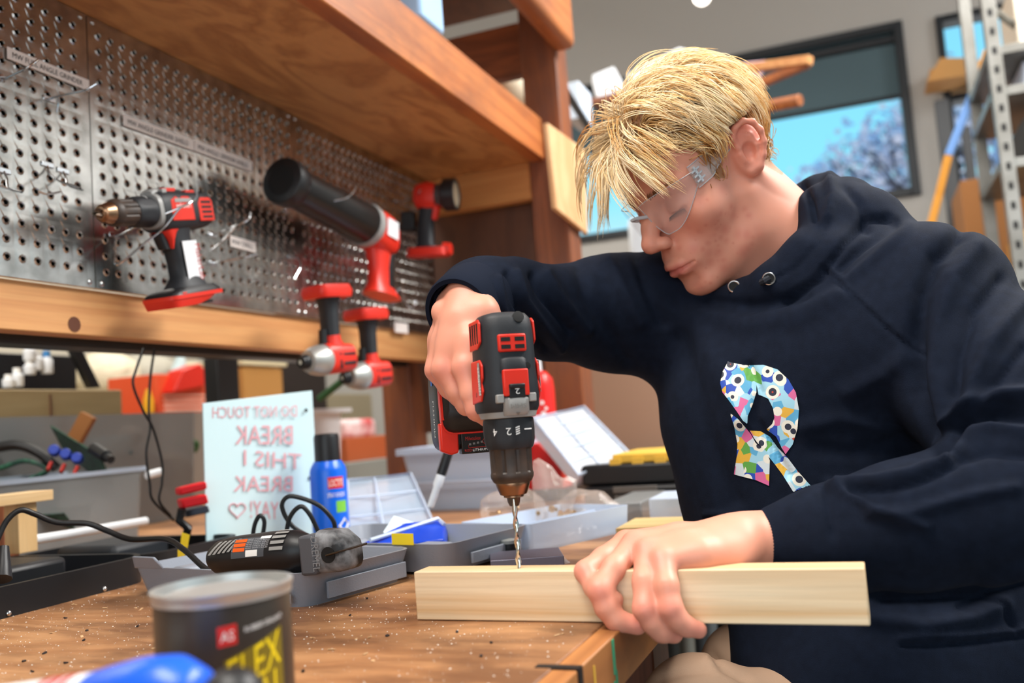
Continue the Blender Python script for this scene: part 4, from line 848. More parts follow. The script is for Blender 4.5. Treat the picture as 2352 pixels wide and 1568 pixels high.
for (u0, v0, du, dv, h_) in ((.0, .22, .05, .05, .022), (.08, .30, .05, .05, .024), (.18, .22, .05, .08, .02)):
    b = MB(); b.obox(cf((u0, v0, .010)), cu_ * du, cv_ * dv, V(0, 0, h_)); b.build('moulded_rib', m_case, ld, bevel=.006)
b = MB(); b.cyl(cf((.02, .186, .034)), cf((.20, .186, .034)), .004, n=10); b.build('hinge', m_case, gc)

# rotary tool
e0, e1 = onz(488, 1282, BZ + .052), onz(735, 1262, BZ + .060); A_ = nrm(e1 - e0); L_ = np.linalg.norm(e1 - e0)
rt = thing('rotary_tool', 'black corded rotary tool lying across its grey case', 'rotary tool', e0 - V(0, 0, .03))
b = MB(); b.lathe([(.004, 0), (.013, .002), (.019, .012), (.0225, .03), (.0235, L_ * .35), (.0245, L_ * .62), (.0235, L_ * .8), (.018, L_ * .9), (.0135, L_ * .93)], e0, A_, 40); b.build('body', m_black, rt)
fr = Fr(e0, A_, V(0, 0, -1)); tc_ = CAM - e0
sgn = 1 if np.dot(fr.S, tc_) > 0 else -1
def onrt(t0, a0, r):
    # u along the axis, v around upward on the camera side
    return lambda u, v: e0 + A_ * (t0 + u) + (r) * (sgn * fr.S * math.cos(a0 + v / r) - fr.H * math.sin(a0 + v / r))
b = MB(); b.sheet(lambda u, v: onrt(L_ * .32, .02, .0246)(u * L_ * .30, v * .024), 6, 10); b.build('rating_label', mat('label_grey', (72, 76, 82), .5), rt)
for k in range(3):
    b = MB(); b.sheet(lambda u, v: onrt(L_ * .335, .30 + k * .22, .0249)(u * .016, v * .0042), 4, 3); b.build('orange_field', mat('label_orange', (236, 96, 24), .5), rt)
b = MB(); b.sheet(lambda u, v: onrt(L_ * .455, .06, .0249)(u * .016, v * .007), 4, 3); b.build('bar_code', m_mark, rt)
b = MB(); b.sheet(lambda u, v: onrt(L_ * .56, .86, .0249)(u * .014, v * .004), 4, 3); b.build('white_field', m_mark, rt)
b = MB()
for k in range(6): text(b, 'READ SAFETY RULES', None, None, None, .030, .0014, fn=onrt(L_ * .45, .40 + k * .09, .0249))
b.build('small_print', mat('print_pale', (190, 192, 196), .5), rt, smooth=0)
for k in range(6):
    b = MB(); b.sheet(lambda u, v: onrt(L_ * .10 + k * .0065, .25 + k * .02, .0246)(u * .0035 + v * .012, v * .016), 2, 6); b.build('grip_rib', m_grey, rt)
for k in range(5):
    b = MB(); b.sheet(lambda u, v: onrt(L_ * .67 + u * 0, .25 + k * .28, .0252)(u * .018, v * .0038), 4, 3); b.build('vent_rib', m_grey, rt)
b = MB(); b.lathe([(.0135, L_ * .90), (.0165, L_ * .92), (.0170, L_ * .985), (.0135, L_)], e0, A_, 24); b.build('collar', m_rubber, rt)
cB = e0 + A_ * (L_ + .010); zx = nrm(sgn * fr.S)
b = MB(); b.cbox(e0 + A_ * (L_ - .002) + zx * .002 + V(0, 0, -.003), (A_, zx, -fr.H), (.020, .040, .042)); br = b.build('guide_bracket', mat('bracket_grey', (82, 84, 90), .45), rt, bevel=.003)
b = MB(); o_ = e0 + A_ * (L_ + .0045) + zx * .0222 + V(0, 0, .016); text(b, 'DREMEL', o_, fr.H, A_, .036, .009, .0004); b.build('lettering', mat('bracket_pale', (128, 130, 134), .4), br, smooth=0)
b = MB(); b.loft([fr.ring(L_ + .008, -.022, .024, .020, e=4), fr.ring(L_ + .030, -.020, .024, .020, e=4), fr.ring(L_ + .042, -.010, .022, .018, e=4), fr.ring(L_ + .045, .0, .018, .014, e=4)]); b.build('guide_block', mat('dusty_black', (30, 31, 34), .5, vary=(40, (150, 152, 156), .12)), rt, smooth=50)
b = MB(); b.lathe([(.0085, 0), (.0085, .0012), (.004, .0013)], fr.P(L_ + .024, .004, sgn * .0196), zx, 18); b.build('guide_hole', m_slot, rt)
b = MB(); b.tube([fr.P(L_ + .022, .004, sgn * .021), fr.P(L_ + .040, .001, sgn * .024), U(842, 1248, np.dot(e1 - CAM, AX[2]) - .01)], .0012, 8); b.build('thin_bit', mat('bit_dark', (90, 84, 78), .35, 1.0), rt)
for k, (pts, dd) in enumerate((([(655, 1245), (665, 1190), (690, 1163), (712, 1182), (733, 1225)], 1.20), ([(725, 1240), (672, 1208), (648, 1165), (660, 1141), (690, 1143), (735, 1162), (765, 1195), (768, 1222), (758, 1240)], 1.24), ([(578, 1250), (585, 1205), (597, 1184), (607, 1196), (604, 1225), (597, 1250)], 1.26))):
    b = MB(); b.tube(spline([U(x, y, dd) for x, y in pts], 10), .0031, 10); b.build('cord_loop', m_cord, rt)
pts = [(-30, 1300, 1.10), (0, 1225, 1.12), (20, 1190, 1.13), (48, 1171, 1.14), (80, 1180, 1.15), (130, 1199, 1.16), (200, 1202, 1.17), (245, 1218, 1.17), (300, 1238, 1.16), (380, 1238, 1.13), (425, 1264, 1.10), (470, 1304, 1.075), (512, 1325, 1.06)]
b = MB(); b.tube(spline([U(*q) for q in pts], 8), .0036, 10); pcord = tag(b.build('power_cord', m_cord), 'black power cord snaking from the left edge to the rotary tool', 'cord')
b = MB(); b.tube([U(8, 1255, 1.06), U(6, 1300, 1.05), U(4, 1330, 1.04)], [.006, .009, .011], 10); tag(b.build('cord_plug', m_black, smooth=60), 'black ribbed plug at the left edge of the picture', 'plug')
for k, q in enumerate((((418, 1222), (436, 1228), (431, 1258), (414, 1252)), ((408, 1262), (428, 1268), (418, 1288), (408, 1286)))):
    b = MB(); b.prism([U(x, y, 1.32) for x, y in q], V(-.001, .001, 0)); tag(b.build('yellow_tag', mat('tag_yellow', (246, 216, 40), .5)), ('upper', 'lower')[k] + ' yellow warning tag on a cord left of the sign', 'tag', 'yellow cord tags')
b = MB(); b.obox(cf((.035, .183, .040)), cu_ * -.035, V(0, 0, .014), cv_ * .001); stt = tag(b.build('warning_sticker', mat('tag_yellow', (246, 216, 40), .5)), 'yellow warning sticker standing in the grey case beside the bit guide', 'sticker')

# spray can
sc_ = onz(762, 1235, BZ); spc = thing('spray_can', 'blue spray adhesive can with black cap beside the sign', 'spray can', sc_)
Rs = .0325
b = MB(); b.lathe([(Rs - .002, 0), (Rs, .002), (Rs, .118), (Rs - .002, .125), (.024, .136)], sc_, EZ, 40); b.build('can_body', mat('can_blue', (14, 98, 222), .28), spc)
b = MB(); b.lathe([(.0225, .134), (.0225, .178), (.0205, .184), (.008, .185)], sc_, EZ, 36); b.build('cap', m_black, spc)
tocam2 = nrm((CAM - sc_) * V(1, 1, 0)); side2 = np.cross(EZ, tocam2)
def onsp(a0, z0, r=Rs + .0003): return lambda u, v: sc_ + r * (math.cos(a0 + u / r) * tocam2 + math.sin(a0 + u / r) * side2) + V(0, 0, z0 + v)
b = MB(); b.sheet(lambda u, v: onsp(-.05, .088)(u * .030, v * .020), 8, 3); rb = b.build('red_field', mat('badge_red', (206, 44, 40), .4), spc)
b = MB(); text(b, 'LOCTITE', None, None, None, .028, .012, fn=onsp(.0, .092, Rs + .0006)); text(b, 'SPRAY ADHESIVE', None, None, None, .034, .008, fn=onsp(-.1, .073, Rs + .0006)); b.build('lettering', m_mark, spc, smooth=0)
b = MB(); b.sheet(lambda u, v: onsp(.35, .046)(u * .022, v * .020), 8, 3); b.build('green_field', mat('field_green', (120, 196, 70), .4), spc)
b = MB(); b.tube([onsp(.45, .012)(u, v) for u, v in ((0, .01), (.012, .022), (.022, .012), (.010, 0))], .0022, 6, closed=True); b.build('white_frame', m_mark, spc)
b = MB(); b.sheet(lambda u, v: onsp(-1.0, .002)(u * .040, v * .012 * (1 - u * .6)), 8, 3); b.build('green_band', mat('band_green', (110, 206, 50), .4), spc)

# clear containers
def panelbox(name, label, cat, corners, d, thick, m, parent_rim=None, ribs=2):
    P4 = [U(x, y, dd) for (x, y), dd in zip(corners, d)]; n_ = nrm(np.cross(P4[1] - P4[0], P4[3] - P4[0])); n_ = n_ if np.dot(n_, CAM - P4[0]) > 0 else -n_
    t = thing(name, label, cat, np.append(np.mean(P4, 0)[:2], min(p[2] for p in P4)))
    b = MB(); b.prism(P4, -n_ * thick); b.build('shell', m, t, bevel=.004)
    b = MB(); b.tube(np.array(P4) + n_ * .002, .004, 6, closed=True); b.build('rim', m_milky, t)
    for k in range(ribs):
        u = (k + 1) / (ribs + 1); b = MB(); b.tube([P4[0] * (1 - u) + P4[3] * u + n_ * .001, P4[1] * (1 - u) + P4[2] * u + n_ * .001], .0022, 6); b.build('divider', m_milky, t)
    u = .42; b = MB(); b.tube([P4[0] * (1 - u) + P4[1] * u + n_ * .001, P4[3] * (1 - u) + P4[2] * u + n_ * .001], .0022, 6); b.build('divider', m_milky, t)
    return t
panelbox('organiser_case', 'pale blue translucent organiser case standing beside the spray can', 'organiser', ((796, 1104), (942, 1090), (1000, 1215), (800, 1236)), (1.75, 1.85, 1.60, 1.60), .02, m_clear)
bn = thing('storage_bin', 'clear white storage bin below the drill battery', 'bin', onz(1060, 1190, BZ))
p, q = ony(918, 1040, 1.80), ony(1172, 1178, 1.80); b = MB(); tray(b, p[0], q[0], 1.80, 2.12, BZ, p[2] - BZ, .015, .003, taper=.02); b.build('tub', m_milky, bn, smooth=40)
b = MB(); tray(b, p[0] - .012, q[0] + .012, 1.788, 2.13, p[2] - .006, .014, .02, .016, floor=.013); b.build('rim', m_milky, bn, smooth=40)
b = MB(); b.tube([ony(930, 1112, 1.797), ony(1165, 1100, 1.797)], .003, 6); b.build('rib', m_milky, bn)
pen = thing('paint_marker', 'black and white pen leaning below the drill battery', 'pen', U(990, 1160, 1.42))
p, q = U(1036, 1020, 1.42), U(990, 1160, 1.40); A_ = nrm(q - p)
b = MB(); b.lathe([(.006, 0), (.0075, .004), (.0078, .045), (.0072, .05)], p, A_, 18); b.build('cap', m_black, pen)
b = MB(); b.lathe([(.0072, .0495), (.0074, .066), (.0055, .070), (.0055, .098), (.004, .101)], p, A_, 18); b.build('barrel', m_white, pen)
po = thing('plastic_pouch', 'blue plastic pouch lying in the grey case lid', 'pouch', cf((.1, .28, .03)))
q = [U(830, 1246, 1.24), U(930, 1205, 1.3), U(1002, 1192, 1.36), U(1022, 1205, 1.34), U(1020, 1238, 1.26), U(930, 1248, 1.24)]
b = MB(); b.prism(q, V(0, .01, -.012)); b.build('film', mat('pouch_blue', (24, 70, 200), .25, alpha=.9), po, bevel=.003)
b = MB(); b.tube([U(850, 1240, 1.235), U(940, 1212, 1.285), U(1005, 1190, 1.34), U(1020, 1204, 1.33)], .003, 6); b.build('seal', m_milky, po)
b = MB(); b.prism([U(880, 1222, 1.36), U(905, 1184, 1.42), U(968, 1205, 1.40), U(905, 1235, 1.33)], V(0, .002, -.002)); tag(b.build('paper_slip', mat('paper', (216, 234, 244), .7)), 'pale folded paper in the grey case lid', 'paper')
# red bottle, red bin
rbp = onz(1255, 1120, BZ + .0); rbp = np.append(U(1255, 1100, 2.15)[:2], BZ)
rbo = thing('squeeze_bottle', 'red round shouldered bottle with white nozzle right of the drill', 'bottle', rbp)
zt_ = U(1240, 850, 2.15)[2] - BZ
b = MB(); b.lathe([(.033, 0), (.035, .004), (.035, zt_ - .045), (.032, zt_ - .02), (.020, zt_ - .004), (.008, zt_)], rbp, EZ, 32); b.build('body', mat('bottle_red', (222, 34, 28), .3), rbo)
b = MB(); b.lathe([(.009, zt_ - .003), (.008, zt_ + .02), (.005, zt_ + .035)], rbp, EZ, 16); b.build('nozzle', m_white, rbo)
zl = U(1240, 925, 2.15)[2] - BZ
b = MB()
for k, (a, z, s_) in enumerate(((.1, zl, .005), (.35, zl - .014, .004), (.15, zl - .026, .006))):
    tcm = nrm((CAM - rbp) * V(1, 1, 0)); sd = np.cross(EZ, tcm); o_ = rbp + .0352 * (math.cos(a) * tcm + math.sin(a) * sd) + V(0, 0, z); b.lathe([(s_, 0), (s_, .0004), (.001, .0005)], o_, math.cos(a) * tcm + math.sin(a) * sd, 12)
b.build('white_dots', m_mark, rbo)
rbn = thing('stacking_bin', 'red stacking bin behind the drill chuck', 'bin', U(1258, 1125, 2.0))
p, q = ony(1196, 1020, 1.93), ony(1292, 1122, 1.93); b = MB(); b.prism([V(p[0], 1.93, q[2]), V(q[0], 1.93, q[2]), V(q[0], 1.93, ony(1290, 1068, 1.93)[2]), V(ony(1236, 1012, 1.93)[0], 1.93, p[2]), V(p[0], 1.93, p[2])], V(0, .2, 0)); b.build('body', mat('bin_red', (206, 26, 20), .4), rbn, bevel=.002)
b = MB(); b.box((p[0] - .005, 1.925, BZ), (q[0] + .012, 2.13, q[2])); b.build('plinth', m_black, rbn, bevel=.002)
# leaning white organiser and black organisers
panelbox('organiser_case', 'white translucent organiser case leaning between drill and black boxes', 'organiser', ((1222, 962), (1340, 936), (1448, 1046), (1330, 1092)), (1.95, 2.05, 1.9, 1.8), .03, mat('organiser_white', (204, 210, 218), .4, alpha=.75), ribs=4)
bx1 = thing('tool_organiser', 'black organiser box with yellow lid edge, top of the stack by his chest', 'organiser', U(1450, 1105, 1.85))
p, q = ony(1333, 1070, 1.75), ony(1560, 1108, 1.75); b = MB(); b.box((p[0], 1.75, q[2]), (q[0], 1.98, p[2])); b.build('box', m_black, bx1, bevel=.006)
p2, q2 = ony(1405, 1044, 1.76), ony(1560, 1070, 1.76); b = MB(); b.box((p2[0], 1.76, p[2]), (q2[0], 1.97, p2[2])); b.build('lid', mat('lid_yellow', (220, 178, 66), .5), bx1, bevel=.003)
for k in range(4): b = MB(); b.box((p2[0] - .004 + k * .045, 1.752, p[2] - .006), (p2[0] + .018 + k * .045, 1.765, p[2] + .010)); b.build('lid_tooth', mat('lid_yellow', (220, 178, 66), .5), bx1)
bx2 = thing('tool_organiser', 'black organiser box with grey latch, bottom of the stack by his chest', 'organiser', U(1450, 1160, 1.85))
p3 = ony(1338, 1110, 1.735); b = MB(); b.box((p3[0], 1.735, BZ), (q[0] + .03, 1.985, q[2] - .001)); b.build('box', m_black, bx2, bevel=.006)
for (x0, x1, y0, y1) in ((1408, 1510, 1118, 1128), (1412, 1500, 1138, 1148)):
    p4, q4 = ony(x0, y0, 1.734), ony(x1, y1, 1.734); b = MB(); b.box((p4[0], 1.731, q4[2]), (q4[0], 1.736, p4[2])); b.build('latch', mat('latch_grey', (96, 92, 88), .5), bx2, bevel=.001)
# screw tray
t0, t1 = onz(1222, 1272, BZ), onz(1450, 1218, BZ); tx = nrm(t1 - t0); ty = np.cross(EZ, tx); tl_ = np.linalg.norm(t1 - t0)
def tf(p): return t0 + tx * p[0] + ty * p[1] + V(0, 0, p[2])
ty_ = thing('screw_tray', 'clear plastic tray of small screws behind the held board', 'tray', tf((tl_ / 2, .06, 0)))
b = MB(); tray(b, 0, tl_, 0, .14, 0, .040, .006, .0025, taper=.003, floor=.003, xf=tf); b.build('tray', m_milky, ty_, smooth=40)
b = MB(); b.obox(tf((.01, .06, .003)), tx * (tl_ - .02), ty * .002, V(0, 0, .03)); b.build('divider', m_milky, ty_)
b = MB(); rr = random.Random(11)
for k in range(160):
    c = tf((rr.uniform(.08, tl_ - .05), rr.uniform(.012, .055), rr.uniform(.005, .012))); d_ = nrm(V(rr.gauss(0, 1), rr.gauss(0, 1), rr.gauss(0, .4))); b.tube([c - d_ * .006, c + d_ * .004, c + d_ * .0041, c + d_ * .006], [.0012, .0012, .003, .0026], 6)
sw_ = tag(b.build('loose_screws', m_steel, smooth=0), 'loose bright screws in the bottom of the clear tray', 'screws'); sw_['kind'] = 'stuff'
# bags of fittings: crumpled film
def crumple(name, label, c, rad, seed, m, squash=.75):
    rr = np.random.default_rng(seed); b = MB(); n = 26; mm = 13
    dirs = rr.normal(size=(26, 3)); dirs /= np.linalg.norm(dirs, axis=1)[:, None]; amp = rr.uniform(-.38, .45, 26)
    vs = []
    for i in range(mm + 1):
        t = math.pi * i / mm
        for k in range(n):
            a = 2 * math.pi * k / n; d = V(math.sin(t) * math.cos(a), math.sin(t) * math.sin(a), math.cos(t)); w = np.exp(14 * (dirs @ d - 1)); r = 1 + float(np.dot(w, amp))
            vs.append(np.asarray(c) + d * r * np.asarray(rad) * V(1, 1, squash))
    vs = np.array(vs); vs[:, 2] = np.maximum(vs[:, 2], BZ + .001)
    fs = [(i * n + k, (i + 1) * n + k, (i + 1) * n + (k + 1) % n, i * n + (k + 1) % n) for i in range(mm) for k in range(n)]
    b.add(vs, fs); return tag(b.build(name, m, smooth=0), label, 'bag', 'crumpled plastic bags')
crumple('plastic_bag', 'crumpled clear bag of reddish fittings left of the tall one', U(1165, 1172, 1.50), (.055, .05, .045), 1, m_bagm)
crumple('plastic_bag', 'tall pointed clear bag behind the screw tray', U(1270, 1150, 1.48), (.032, .03, .085), 2, m_bagm)
crumple('plastic_bag', 'clear bag leaning at the right end of the bag heap', U(1345, 1170, 1.52), (.045, .04, .045), 3, m_bagm)
crumple('plastic_bag', 'small flat clear bag lying beside the metal block', U(1240, 1288, 1.17), (.035, .03, .018), 4, m_bagm, .5)
for k in range(9):
    c = U((1150, 1185, 1265, 1282, 1340, 1352, 1205, 1300, 1230)[k], (1180, 1168, 1168, 1180, 1176, 1186, 1182, 1178, 1176)[k], 1.49); b = MB(); A3, _, _ = basis(V(math.sin(k * 2.1), math.cos(k * 1.3), .4 * math.sin(k)))
    b.lathe([(.004, 0), (.006, .002), (.006, .006), (.0035, .007), (.0035, .02)], c, A3, 8); tag(b.build('brass_fitting', mat('fitting_brass', (206, 168, 120), .3, .9)), 'small shiny fitting inside the crumpled plastic bags', 'fitting', 'fittings in the plastic bags')
b = MB(); p = onz(1128, 1318, BZ); b.obox(V(p[0], p[1], BZ), V(.085, .030, 0), V(-.03, .07, 0), V(0, 0, .016)); tag(b.build('metal_block', mat('block_alu', (128, 124, 140), .4, .7), bevel=.001), 'flat grey metal block behind the board at the bit', 'metal block')
cp = onz(1135, 1312, BZ); cp = V(cp[0] - .01, cp[1] + .08, BZ); cpo = thing('small_cup', 'small black cup with grey lid behind the metal block', 'cup', cp)
b = MB(); b.lathe([(.010, 0), (.011, .002), (.0115, .024)], cp, EZ, 20); b.build('cup', m_black, cpo)
b = MB(); b.lathe([(.0122, .023), (.0124, .027), (.010, .028)], cp, EZ, 20); b.build('lid', mat('lid_grey', (140, 142, 140), .5), cpo)
# far pale boxes by his chest
p, q = ony(1455, 1160, 1.70), ony(1535, 1192, 1.70); b = MB(); b.box((p[0], 1.5, BZ), (q[0], 1.70, BZ + .034)); tag(b.build('clear_box', m_cleargrey, bevel=.003), 'low smoky box left of the small white box near his chest', 'box')
p, q = ony(1515, 1150, 1.52), ony(1600, 1200, 1.52); b = MB(); b.box((p[0], 1.44, BZ), (q[0] + .02, 1.56, BZ + .045)); tag(b.build('clear_box', m_milky, bevel=.003), 'small white translucent box against his chest', 'box')
for k in range(3):
    p, q = onz(1450, 1228, BZ), onz(1600, 1222, BZ); b = MB(); b.box((-.36, 1.30, BZ + k * .006), (-.245 - .01 * k, 1.42, BZ + .0055 + k * .006)); tag(b.build('wood_slat', wood('slat_pale', (214, 186, 128), (196, 164, 104), 'X', 10, .6)), ('bottom', 'middle', 'top')[k] + ' slat of the thin wood stack behind his hand', 'slat', 'stack of thin wood slats')

# chips and dust on the bench
b = MB(); rr = random.Random(21)
for k in range(3200):
    c = V(rr.uniform(-1.0, -.25), rr.uniform(.5, 1.15), BZ); s = rr.choice((.0003, .0004, .0005, .0007, .0010)); a_ = rr.uniform(0, 6.3); u_ = V(math.cos(a_), math.sin(a_), 0) * s; v_ = V(-math.sin(a_), math.cos(a_), 0) * s * rr.uniform(.4, 1)
    b.add([c - u_ + V(0, 0, .0002), c + v_ + V(0, 0, .0002), c + u_ + V(0, 0, .0003), c - v_ + V(0, 0, .0002), c + V(0, 0, s * .8 + .0002)], [(0, 1, 4), (1, 2, 4), (2, 3, 4), (3, 0, 4)])
o = tag(b.build('sawdust', mat('sawdust', (226, 214, 200), .9), smooth=0), 'white dust and crumbs scattered over the bench top', 'dust'); o['kind'] = 'stuff'
b = MB()
for k in range(70):
    c = V(rr.uniform(-1.0, -.25), rr.uniform(.52, 1.1), BZ + .0005); a, e2, n2 = basis(V(rr.gauss(0, .3), rr.gauss(0, .3), 1)); b.cbox(c, (a, e2, n2), (rr.uniform(.002, .007), rr.uniform(.0015, .003), .001))
o = tag(b.build('wood_chips', mat('chips', (196, 158, 116), .8), smooth=0), 'small wood chips scattered on the bench top', 'chips'); o['kind'] = 'stuff'
b = MB()
for k in range(40):
    c = V(rr.uniform(-.9, -.3), rr.uniform(.55, 1.05), BZ + .0008); a, e2, n2 = basis(V(rr.gauss(0, .4), rr.gauss(0, .4), 1)); b.cbox(c, (a, e2, n2), (rr.uniform(.0015, .0045), rr.uniform(.0015, .0025), .0015))
o = tag(b.build('dark_crumbs', mat('crumbs', (46, 38, 36), .8), smooth=0), 'dark crumbs scattered on the bench top', 'crumbs'); o['kind'] = 'stuff'

# ------------------------------------------------------------------ on the shelves and in the room behind
sb = thing('spray_bottle', 'pale blue bottle on the shelf at the top edge', 'bottle', onz(984, 62, Z1 + .7975))
bp_ = V(-.80, 1.60, Z1 + .704); bp_ = onz(984, 62, Z1 + .7975) + V(-.012, .0, 0)
b = MB(); b.loft([[bp_ + V(x * .024 * k, y * .055 * k, z) for x, y in ((-1, -1), (1, -1), (1, 1), (-1, 1))] for z, k in ((0, 1), (.13, 1), (.18, .9), (.21, .5))]); b.build('bottle', mat('bottle_paleblue', (170, 206, 244), .3), sb, bevel=.008)
b = MB(); b.cyl(bp_ + V(0, 0, .2), bp_ + V(0, 0, .26), .014); b.build('neck', m_white, sb)
rt2 = onx(940, 5, -.86); rt2 = V(-.88, rt2[1] - .08, Z1 + .7035); b = MB(); b.lathe([(.02, 0), (.026, .004), (.026, .13), (.018, .135)], rt2, V(.1, .1, 1), 18); o = b.build('tool_end', m_black); tag(o, 'black and red tool end lying on the shelf at the top edge', 'tool')
lq = U(1178, 215, 2.75); dl = thing('desk_lamp', 'cream round lamp peeping over the shelf left of the post', 'lamp', V(lq[0], lq[1], BZ))
b = MB(); b.ball(lq, (.07, .07, .06), 20); b.build('shade', mat('shade_cream', (226, 216, 190), .6), dl)
b = MB(); b.cyl(V(lq[0], lq[1], BZ), lq, .008, n=10); b.lathe([(.06, 0), (.06, .012), (.01, .02)], V(lq[0], lq[1], BZ), EZ, 20); b.build('stand', m_black, dl)
bxp = ony(1296, 192, 2.9); bxq = ony(1345, 268, 2.9); wbx = thing('white_box', 'small white box beside the post above the hanging panel', 'box', V(bxp[0], 2.9, bxq[2]))
b = MB(); b.box((bxp[0], 2.9, bxq[2]), (bxq[0] - .015, 3.05, bxp[2])); b.build('box', mat('box_bluewhite', (212, 228, 246), .5), wbx, bevel=.002)
b = MB(); rz = bxq[2] - .013; b.cyl(V(-.74, YE + .1, rz), V(bxq[0] - .02, 3.04, rz), .012, n=12); tag(b.build('black_rod', m_black), 'black rod pointing across the post toward the boy\'s hair', 'rod')
lr = thing('lumber_rack', 'wooden rack behind the boy carrying offcuts under the window', 'rack', np.append(U(1560, 900, 3.6)[:2], 0))
pp = V(U(1600, 278, 3.35)[0], 4.35, 0); b = MB(); b.box((pp[0] - .05, pp[1] - .04, 0), (pp[0] + .05, pp[1] + .04, U(1600, 278, 3.35)[2])); b.build('post', m_stainz, lr, bevel=.003)
xb = U(1600, 278, 3.35); zr = xb[2] - .022; b = MB(); b.box((xb[0] - .1, 3.02, zr - .03), (xb[0] + .08, pp[1], zr)); b.build('arm', m_stain, lr, bevel=.003); w0 = U(1372, 225, 3.3); b = MB(); b.box((w0[0] - .02, w0[1] - .02, w0[2] - .025), (xb[0], w0[1] + .12, w0[2] - .002)); b.build('bracket', m_stainx, lr, bevel=.003)
for k, (x0, y0, d0, x1, y1, d1, r_, m, lab) in enumerate(((1560, 178, 3.5, 1862, 138, 3.1, .022, m_fir, 'upper of two wooden bars meeting in front of the window'), (1580, 262, 3.45, 1856, 146, 3.12, .020, m_stain, 'lower slanting wooden bar meeting the upper one'), (1560, 285, 3.4, 1838, 230, 3.0, .020, m_stain, 'round wooden rod with pale end below the slanting bars'))):
    p, q = U(x0, y0, d0), U(x1, y1, d1); b = MB()
    if k < 2: b.cbox((p + q) / 2, basis(q - p), (r_ * 1.6, r_ * 1.3, np.linalg.norm(q - p)))
    else: b.cyl(p, q, r_, n=16)
    tag(b.build('timber_bar', m, bevel=.002), lab, 'timber', 'timber offcuts behind the boy')
for k, q in enumerate((((1360, 172), (1410, 152), (1440, 205), (1372, 225)), ((1440, 170), (1560, 108), (1600, 118), (1470, 200)))):
    b = MB(); b.prism([U(x, y, 3.3) for x, y in q], V(-.02, .06, .0)); tag(b.build('white_offcut', mat('offcut_white', (226, 232, 238), .6), bevel=.003), ('short white board end left of the boy\'s hair', 'long white board sticking up behind the boy\'s hair')[k], 'board', 'white offcuts behind the boy')
b = MB(); b.prism([U(1640, 150, 3.4), U(1760, 138, 3.3), U(1740, 175, 3.3), U(1650, 185, 3.4)], V(0, .05, 0)); tag(b.build('pink_cloth', mat('cloth_pink', (216, 186, 210), .8), bevel=.003), 'pinkish cloth scrap between the wooden bars', 'cloth')
# taupe cabinet behind the bench end
cp0, cp1 = ony(1285, 690, 3.4), ony(1760, 1400, 3.4); cab = thing('cabinet', 'plain taupe cabinet standing behind the end of the bench', 'cabinet', V((cp0[0] + cp1[0]) / 2, 3.6, 0))
b = MB(); b.box((cp0[0], 3.4, 0), (cp1[0] + .6, 3.9, cp0[2])); b.build('body', mat('taupe_paint', (158, 128, 108), .6), cab, bevel=.004)
b = MB(); b.box((cp0[0] + .62, 3.392, .08), (cp0[0] + .626, 3.4, cp0[2] - .03)); b.build('door_gap', m_slot, cab)
b = MB(); k0, k1 = U(1292, 872, 2.6), U(1400, 752, 2.6); k0 = k1 + (k0 - k1) * ((k1[2] - BZ) / (k1[2] - k0[2])); b.cyl(k0, k1, .006, n=8); tag(b.build('cane_end', m_black), 'thin black bar behind the red bottle', 'bar')
p, q = ony(1438, 500, 3.42), ony(1492, 590, 3.42); b = MB(); b.box((p[0], 3.42, cp0[2] + .0005), (q[0], 3.5, p[2])); tag(b.build('white_canister', mat('canister_white', (216, 226, 236), .5), bevel=.02), 'white canister standing on the taupe cabinet behind his nose', 'canister')

# metal shelving, ladder and boxes at the right
sh_ = thing('metal_rack', 'galvanised metal shelving rack at the right edge', 'rack', np.append(U(2310, 700, 3.0)[:2], 0))
pr0 = np.append(U(2290, 300, 3.0)[:2], 0); m_rack = mat('rack_steel', (150, 150, 146), .45, .7, vary=(8, (120, 118, 112), .2))
prx = V(pr0[0], pr0[1], 0)
for dx, dy in ((0, 0), (0, .55), (1.2, 0), (1.2, .55)):
    b = MB(); b.box((prx[0] + dx, prx[1] + dy, 0), (prx[0] + dx + .042, prx[1] + dy + .042, 3.3)); b.build('upright', m_rack, sh_, bevel=.002)
b = MB()
for k in range(48): b.box((prx[0] + .014, prx[1] - .0006, .1 + k * .065), (prx[0] + .028, prx[1] + .0005, .125 + k * .065))
b.build('upright_slots', m_slot, sh_)['kind'] = 'stuff'
for k, (py) in enumerate((120, 215, 380, 700)):
    z = U(2330, py, 3.1)[2]; b = MB(); b.box((prx[0], prx[1] + .02, z - .03), (prx[0] + 1.24, prx[1] + .6, z)); b.build('shelf', m_rack, sh_, bevel=.002)
b = MB(); b.tube([U(2285, 25, 3.05), U(2380, 95, 3.2)], .012, 8); b.build('brace', m_rack, sh_)
for k, (px, py, w, h, col, lab) in enumerate(((2322, 90, .22, .24, (226, 214, 196), 'cream carton on the top rack shelf'), (2335, 190, .14, .10, (196, 206, 226), 'pale blue tub on the second rack shelf'), (2340, 350, .2, .15, (60, 58, 56), 'dark crate on the third rack shelf'), (2335, 640, .22, .24, (214, 160, 70), 'yellow orange crate on the lower rack shelf'))):
    c = U(px, py, 3.2); z = U(2330, (120, 215, 380, 700)[k], 3.1)[2]; b = MB(); b.box((max(c[0], prx[0] + .045), prx[1] + .1, z + .001), (c[0] + w, prx[1] + .4, z + h)); tag(b.build('carton', mat('rack_carton_%d' % k, col, .7), bevel=.006), lab, 'box', 'boxes on the metal rack')
lad = thing('step_ladder', 'orange step ladder, reflections painted blue, leaning before the small window', 'ladder', np.append(U(2180, 800, 3.7)[:2], 0))
m_lad = mat('ladder_orange', (232, 160, 50), .5); m_lad_reflect = mat('ladder_reflection', (120, 170, 240), .45)  # blue rail segments are a reflection painted onto the orange ladder
